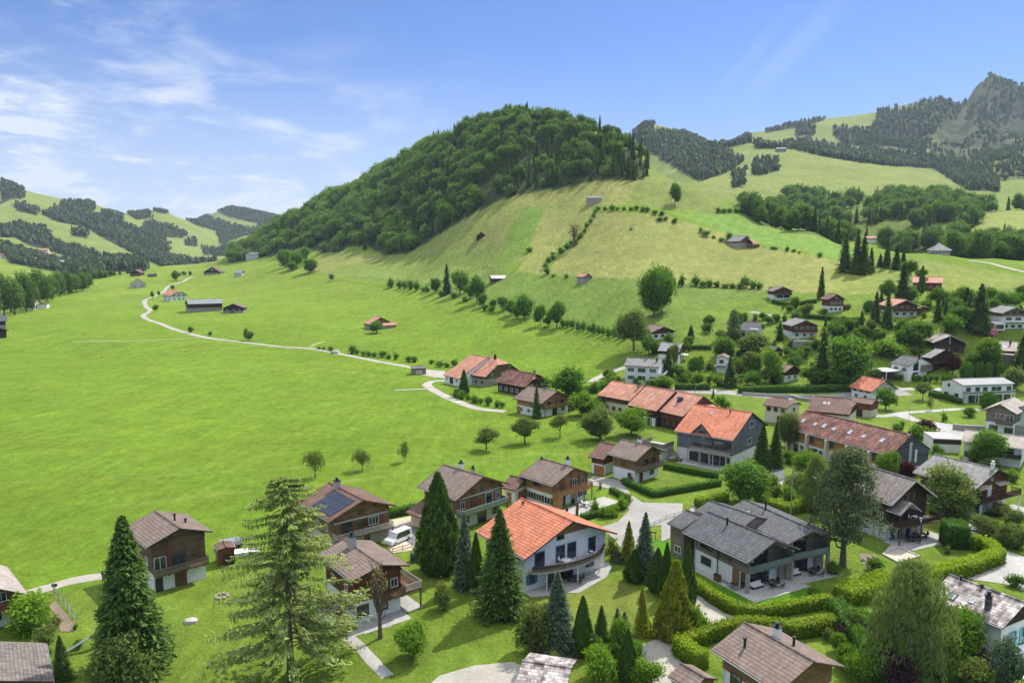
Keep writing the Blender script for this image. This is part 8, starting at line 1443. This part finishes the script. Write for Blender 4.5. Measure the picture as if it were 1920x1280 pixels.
def build_props():
    # vehicles
    p = at(*r2(775, 510)); car(0, 0, 235, 'carwhite', 'white van parked beside the solar-panel chalet', 'van', p=p)
    car(628, 662, 168, 'carwhite', 'white car driving on the upper meadow road'); p = at(*q8(1340, 842)); car(0, 0, 60, 'metal', 'silver car half hidden beside the box-shaped bush', p=p)
    p = at(*q4(425, 632)); car(0, 0, 20, 'cargrey', 'grey car before the flat garage of the modern white house', p=p); car(1722, 815, 200, 'carblue', 'dark blue car on the paved yard by the red maple') if False else None
    p = at(*r7(500, 1190)) if False else None
    # balcony and terrace furniture
    h = HV; q = h.world(-1.2, h.y0-1.5, 2.96); table_set(q, 'white round table on the curved balcony', n=3, r=0.75); q = h.world(3.8, h.y0-1.1, 2.96); table_set(q, 'small white table at the right end of the curved balcony', n=2, r=0.3)
    q = h.world(0.5, h.y0-1.6, 0.06); table_set(q, 'dark table on the terrace under the curved balcony', 'rattan', 'rattan', 4, 0.7); q = h.world(-4.0, h.y0-2.0, 0.06); table_set(q, 'dark table at the left end of the terrace under the balcony', 'rattan', 'rattan', 3, 0.5)
    h = HVd; q = h.world(0.8, h.y0-1.5, 3.02); table_set(q, 'white square table on the open corner balcony', n=3, rect=(1.8, 1.0), rot=h.t); q = h.world(-0.8, h.y0-2.2, 0.07); table_set(q, 'black round table under the dark chalet balcony', 'black', 'black', 4, 0.7); q = h.world(2.2, h.y0-1.7, 0.07); table_set(q, 'black small table by the dark chalet patio door', 'black', 'black', 3, 0.5)
    for hh, a, b in ((HZ1, 'left patio of the grey double house', 0.8), (HZ2, 'right patio of the grey double house', 1.2)):
        q = hh.world(b, hh.y0-1.8, 0.09); table_set(q, 'dark table on the '+a, 'rattan', 'black', 4, rect=(1.6, 0.9), rot=hh.t)
        q = hh.world(-1.8, hh.y0-0.9, 0.09); small('garden_sofa', 'pale cushioned sofa on the '+a, 'sofa', q, [('base', 'rattan', [(-1.0, 1.0, -0.4, 0.4, 0, 0.3)]), ('cushion', 'cloth', [(-0.95, 0.95, -0.35, 0.2, 0.303, 0.45)]), ('backrest', 'cloth', [(-1.0, 1.0, 0.22, 0.4, 0.303, 0.8)])], hh.t-math.pi/2)
    for k, (nm, v) in enumerate((('grey covered bin beside the white side wall of the double house', 0.18), ('dark firewood rack beside the white side wall of the double house', 0.42), ('white planter beside the white side wall of the double house', 0.30))):
        q = HZ1.world(-HZ1.w-0.7, HZ1.L*v, 0.06); small(['storage_box', 'firewood_rack', 'planter'][k], nm, ['box', 'rack', 'planter'][k], q, [('body', ['metal', 'oldwood', 'frame'][k], [(-0.25, 0.25, -0.5, 0.5, 0, [0.8, 0.9, 0.45][k])]), ('lid', ['rattan', 'dark', 'soil'][k], [(-0.28, 0.28, -0.53, 0.53, [0.803, 0.903, 0.453][k], [0.86, 0.98, 0.5][k])])], HZ1.t-math.pi/2)
    h = HOUSES['E']; q = h.world(1.0, -1.8, 0.08); table_set(q, 'white table on the paved terrace of the honey chalet', n=4, r=0.7)
    for k, (x, y) in enumerate((r3(565, 385), r3(617, 400), r3(657, 355), r3(710, 350), r3(738, 270), r3(650, 320))):
        p = at(x, y); root = empty('planter', p); tag(root, 'dark planter with a small shrub on the honey chalet terrace', 'planter', 'terrace planters'); mb = MB(); mb.cyl(0, 0, 0, 0.7, 0.22, 0.3, 10); mb.build('pot', M['fascia'], root); V, F, var, _ = broad_crown(1.5, 0.4, 0.6, 160, k, lobes=4, leaf=0.12, core=False); mesh_obj('foliage', V, F, L['leaf'], root, var=var)
    p = at(*r3(618, 412)); small('garden_post', 'tall dark wooden post at the hedge of the honey chalet', 'post', p, [('shaft', 'post', [(-0.2, 0.2, -0.2, 0.2, 0, 2.6)]), ('cap', 'fascia', [(-0.26, 0.26, -0.26, 0.26, 2.603, 2.7)])])
    for (x, y), lb in ((q2(790, 770), 'white parasol beside the tall white two-storey house'), (q2(1065, 545), 'white parasol on the lawn right of the blue-grey roof'), (q2(1520, 700), 'white parasol below the half-buried white house')): parasol(at(x, y), lb)
    p = at(*r8(50, 905)); parasol(p, 'white parasol at the left end of the terraced row', 2.0); p = at(*q1(1085, 1215)); parasol(p, 'closed white parasol above the grey-roofed chalet', closed=True); p = at(*r8(975, 460)) if False else p
    p = at(*r7(760, 1110)); small('picnic_table', 'white topped bench table below the grey clad house', 'table', p, [('tabletop', 'frame', [(-1.5, 1.5, -0.5, 0.5, 0.7, 0.76)]), ('leg', 'greywood', [(-1.3, -1.2, -0.4, 0.4, 0, 0.697)]), ('leg', 'greywood', [(1.2, 1.3, -0.4, 0.4, 0, 0.697)]), ('bench', 'greywood', [(-1.5, 1.5, -1.1, -0.8, 0.4, 0.45)])])
    # sandbox and stones by the dark chalet
    P = [at(*r5(*q)) for q in ((265, 612), (345, 578), (455, 622), (345, 655))]; c = sum(P, Vector())/4; root = empty('sandbox', c); tag(root, 'square sandbox with pale timber edging on the dark chalet lawn', 'sandbox')
    mb = MB(); mb.poly([q-c+Vector((0, 0, 0.1)) for q in P], (0, 0, -0.15)); mb.build('sand', M['sand'], root)
    for i in range(4): mb = MB(); mb.bar(P[i]-c+Vector((0, 0, 0.12)), P[(i+1) % 4]-c+Vector((0, 0, 0.12)), 0.25, 0.3); mb.build('edging', M['lightbeam'], root)
    p = at(*r5(180, 640)); patch(PP(r5, (140, 605), (200, 610), (235, 665), (215, 700), (160, 660)), M['soil'], 'soil_bed')
    rr = random.Random(5)
    for k in range(7):
        q = at(*r5(165+rr.random()*60, 620+rr.random()*50)); mb = MB(); mb.tube([(0, 0, -0.1), (0.1, 0, 0.25), (0.05, 0.1, 0.45)], [0.35, 0.4, 0.12], 7); o = mb.build('boulder', M['mason']); o.location = q; o.rotation_euler = (0, 0, k); tag(o, 'grey boulder in the bare bed beside the big pine', 'boulder', 'boulders by the pine')
    # left garden
    p = at(*r1(1260, 540)); small('tarpaulin_pile', 'pale tarpaulin-covered trailer behind the rusty shed', 'trailer', p, [('cover', 'metal', [(-1.6, 1.6, -0.9, 0.9, 0.5, 1.3)]), ('frame', 'black', [(-1.7, 1.7, -1.0, 1.0, 0.35, 0.497)]), ('wheel', 'tyre', [(-0.3, 0.3, -1.15, -1.003, 0, 0.6)])], 0.6)
    p = at(*r1(1345, 575)); small('white_sheeting', 'heap of white sheeting left of the feathery larch', 'sheeting', p, [('sheet', 'cloth', [(-1.8, 1.0, -0.8, 1.2, 0, 0.5), (-0.6, 1.9, -1.4, 0.2, 0, 0.8)]), ('plank', 'oldwood', [(-2.2, 2.2, 1.3, 1.5, 0, 0.2)])], 0.3)
    p = at(*r1(1210, 808)); root = empty('fire_pit', p); tag(root, 'small ring of stones on the lawn right of the white-based chalet', 'fire pit')
    for k in range(8): mb = MB(); a = k*0.785; mb.box(math.cos(a)*0.8-0.18, math.cos(a)*0.8+0.18, math.sin(a)*0.8-0.18, math.sin(a)*0.8+0.18, -0.1, 0.22); mb.build('stone', M['mason'], root)
    p = at(*r1(1040, 945)); mb = MB(); mb.tube([(0, 0, -0.1), (0.1, 0, 0.3), (0.05, 0.1, 0.55)], [0.9, 0.8, 0.25], 9); o = mb.build('boulder', M['lightbeam']); o.location = p; tag(o, 'pale flat boulder alone on the left lawn', 'boulder')
    p = at(*r1(430, 1110)); small('slide', 'grey garden slide left of the broad spruce', 'slide', p, [('ladder', 'post', [(1.9, 2.0, -0.3, 0.3, 0, 1.6)]), ('platform', 'post', [(1.3, 2.1, -0.4, 0.4, 1.503, 1.6)])], 0.6); mb = MB(); mb.bar((-1.9, 0, 0.2), (1.3, 0, 1.5), 0.5, 0.08); o = mb.build('chute', M['metal']); o.parent = bpy.data.objects['slide']
    fence(PP(r1, (295, 800), (350, 860), (420, 965)), 1.5, 'thin wire fence around the left garden bed', 'metal', 2.2, 3, wire=True); patch(PP(r1, (260, 870), (300, 830), (410, 960), (400, 1000), (330, 1000), (300, 900)), M['soil'], 'soil_bed')
    p = at(*r1(205, 960)); small('garden_bench', 'dark bench and table under the spreading light green tree', 'bench', p, [('seat', 'dark', [(-1.0, 1.0, -0.25, 0.25, 0.42, 0.48)]), ('backrest', 'dark', [(-1.0, 1.0, 0.25, 0.3, 0.48, 0.95)]), ('leg', 'dark', [(-0.9, -0.8, -0.2, 0.2, 0, 0.417)]), ('leg', 'dark', [(0.8, 0.9, -0.2, 0.2, 0, 0.417)])], 0.4)
    p = at(*r1(300, 790)); small('mailbox', 'black box on a post beside the gravel path', 'mailbox', p, [('box', 'black', [(-0.3, 0.3, -0.2, 0.2, 1.0, 1.35)]), ('post', 'metal', [(-0.04, 0.04, -0.04, 0.04, 0, 0.997)])])
    p = at(*r2(865, 615)); small('waste_container', 'dark green container at the edge of the solar chalet garden', 'container', p, [('body', 'slate', [(-0.6, 0.6, -0.5, 0.5, 0, 1.1)]), ('lid', 'black', [(-0.65, 0.65, -0.55, 0.55, 1.103, 1.2)])])
    fence(PP(r2, (700, 560), (745, 575), (800, 560), (850, 545)), 1.0, 'low wooden fence along the yard by the parked van', 'honey', 1.6)
    fence(PP(r3, (990, 478), (1080, 430), (1169, 402)), 0.9, 'low grey rail fence across the village lane corner', 'metal', 2.0)
    p = at(*r3(1010, 540)); small('notice_board', 'small dark frame board standing at the lane corner', 'board', p, [('post', 'dark', [(-0.55, -0.47, -0.04, 0.04, 0, 1.4)]), ('post', 'dark', [(0.47, 0.55, -0.04, 0.04, 0, 1.4)]), ('panel', 'dark', [(-0.7, 0.7, -0.03, 0.03, 1.403, 1.6)])])
    lamp_post(1704, 788, 756, 'street lamp beside the right lawn path'); lamp_post(1482, 968, 872, 'pale pole rising left of the big pine', wood=True); lamp_post(1304, 740, 722, 'small lamp post by the main road'); lamp_post(1626, 1150, 1085, 'pole among the lower right gardens', wood=True) if False else None
    # walls and garages on the right
    wall(PP(q1, (470, 745), (600, 762), (760, 770), (905, 775)), 1.5, 0.5, 'mason', 'rough stone wall below the grey timber and white chalet'); wall(PP(q1, (1010, 800), (1230, 815), (1450, 840)), 2.6, 0.6, 'mason', 'high dark stone wall under the chalet at the right edge', cap='mason')
    o, ln = block('garage', 'flat white garage with dark parapet right of the slate gable', 'garage', q1(205, 1045), q1(568, 1062), 7, 3.2, 'white', 'dark')
    wall([(1392, 741), (1460, 745), (1520, 747), (1590, 748)], 1.0, 0.3, 'concrete', 'long low grey wall between the main road and the grove'); wall(PP(r8, (90, 520), (170, 545), (250, 555)), 1.0, 0.5, 'mason', 'short stone wall by the half-hipped brown roof')
    wall(PP(q4, (985, 835), (900, 815)), 0.9, 0.3, 'fascia', 'short brown wall left of the long white house')
    wall(PP(w2, (1350, 985), (1500, 880), (1700, 985)), 0.1, 0.3, 'dark', 'low dark edging by the lichen-roofed house') if False else None
    fence(PP(q2, (930, 1000), (1200, 985), (1420, 985)), 1.0, 'dark railing in front of the road hedge', 'black', 3.0, 2)
    fence(PP(s6, (690, 470), (1030, 492)), 1.1, 'wire fence below the hay field left of the tall lime', 'oldwood', 5, 2, wire=True); fence(PP(s5, (480, 325), (620, 352), (860, 372)), 1.1, 'wire fence continuing the hedgerow towards the slope clump', 'oldwood', 6, 2, wire=True)
    fence(PP(s1, (1340, 1098), (1600, 1130), (1900, 1165)), 1.0, 'post and wire fence along the meadow road', 'oldwood', 6, 1, wire=True)
    for (x, y) in (r2(1010, 868),): pass
    # planting between the houses
    vil = [(1222, 640), (1300, 612), (1400, 600), (1440, 575), (1620, 580), (1700, 612), (1780, 640), (1830, 640), (1915, 660), (1915, 705), (1800, 700), (1700, 660), (1640, 690), (1600, 730), (1390, 730), (1250, 722)]
    scatter(vil, 120, ['shrub', 'oliveshrub', 'shrub', 'limeshrub', 'dome', 'broad', 'olive'], 'garden bush or small tree scattered between the houses of the slope', 'bushes between the slope houses', (1.5, 5.5), 21)
    scatter([(1560, 520), (1700, 590), (1900, 640), (1925, 560), (1850, 560), (1760, 560), (1690, 560), (1640, 575)], 45, ['shrub', 'broad', 'shrub', 'spruce'], 'bush or young tree on the upper edge of the village', 'bushes on the upper village edge', (2, 8), 22)
    scatter([(1100, 700), (1230, 715), (1240, 700), (1290, 730), (1110, 740)], 14, ['shrub', 'limeshrub', 'olive'], 'bush in the green belt above the old orange row', 'bushes above the orange row', (2, 4), 23)
    scatter([(1460, 830), (1480, 800), (1530, 860), (1640, 890), (1600, 960), (1480, 970), (1440, 930)], 22, ['shrub', 'limeshrub', 'oliveshrub', 'olive', 'broad'], 'bush in the gardens between the terraced row and the pine', 'bushes behind the pine', (1.2, 4.5), 24)
    scatter([(1650, 800), (1720, 800), (1790, 860), (1900, 880), (1910, 960), (1880, 960), (1800, 900), (1700, 870)], 16, ['shrub', 'oliveshrub', 'limeshrub'], 'bush in the gardens around the grey-roofed chalet', 'bushes around the grey-roofed chalet', (1.2, 3.0), 25)
    scatter([(1700, 1040), (1760, 1010), (1900, 980), (1920, 1010), (1800, 1040)], 5, ['shrub', 'oliveshrub'], 'low plant near the golden hedge', 'plants near the golden hedge', (0.8, 1.5), 26)
    scatter([(990, 1160), (1060, 1150), (1240, 1180), (1240, 1250), (1180, 1255), (1000, 1235)], 26, ['shrub', 'limeshrub', 'oliveshrub', 'goldspruce', 'bluespruce'], 'small plant filling the front shrubbery', 'plants of the front shrubbery', (0.8, 2.6), 27)
    scatter([(1560, 1150), (1640, 1170), (1800, 1240), (1830, 1278), (1620, 1278), (1580, 1200)], 26, ['shrub', 'limeshrub', 'oliveshrub', 'purple', 'broad'], 'leafy bush in the dense lower right corner', 'bushes of the lower right corner', (1.2, 4.0), 28)
    scatter([(1150, 1020), (1240, 1060), (1250, 1130), (1215, 1120), (1150, 1050)], 10, ['shrub', 'oliveshrub', 'bluespruce'], 'shrub in the clump beside the lane corner', 'shrubs of the lane clump', (1.0, 3.0), 29)
    scatter([(20, 1140), (140, 1140), (160, 1230), (60, 1260), (20, 1200)], 9, ['shrub', 'oliveshrub', 'limeshrub'], 'garden plant at the lower left corner', 'plants of the lower left garden', (0.6, 1.6), 30)
def build_haze():
    m = bpy.data.materials.new('haze_air'); m.use_nodes = True; nt = m.node_tree; nt.nodes.clear()
    o = nt.nodes.new('ShaderNodeOutputMaterial'); v = nt.nodes.new('ShaderNodeVolumePrincipled'); nt.links.new(v.outputs[0], o.inputs['Volume'])
    v.inputs['Color'].default_value = (0.72, 0.84, 1.0, 1); v.inputs['Density'].default_value = 0.00006; v.inputs['Anisotropy'].default_value = 0.0
    mb = MB(); mb.box(-6300, 6300, -900, 5600, float(GZ.min())-3, float(GZ.max())+60); h = mb.build('haze', m); tag(h, 'thin blue valley haze', None, kind='stuff')
build_ground()
build_roads()
build_trees()
build_woods()
if 'build_props' in globals(): build_props()
build_haze()
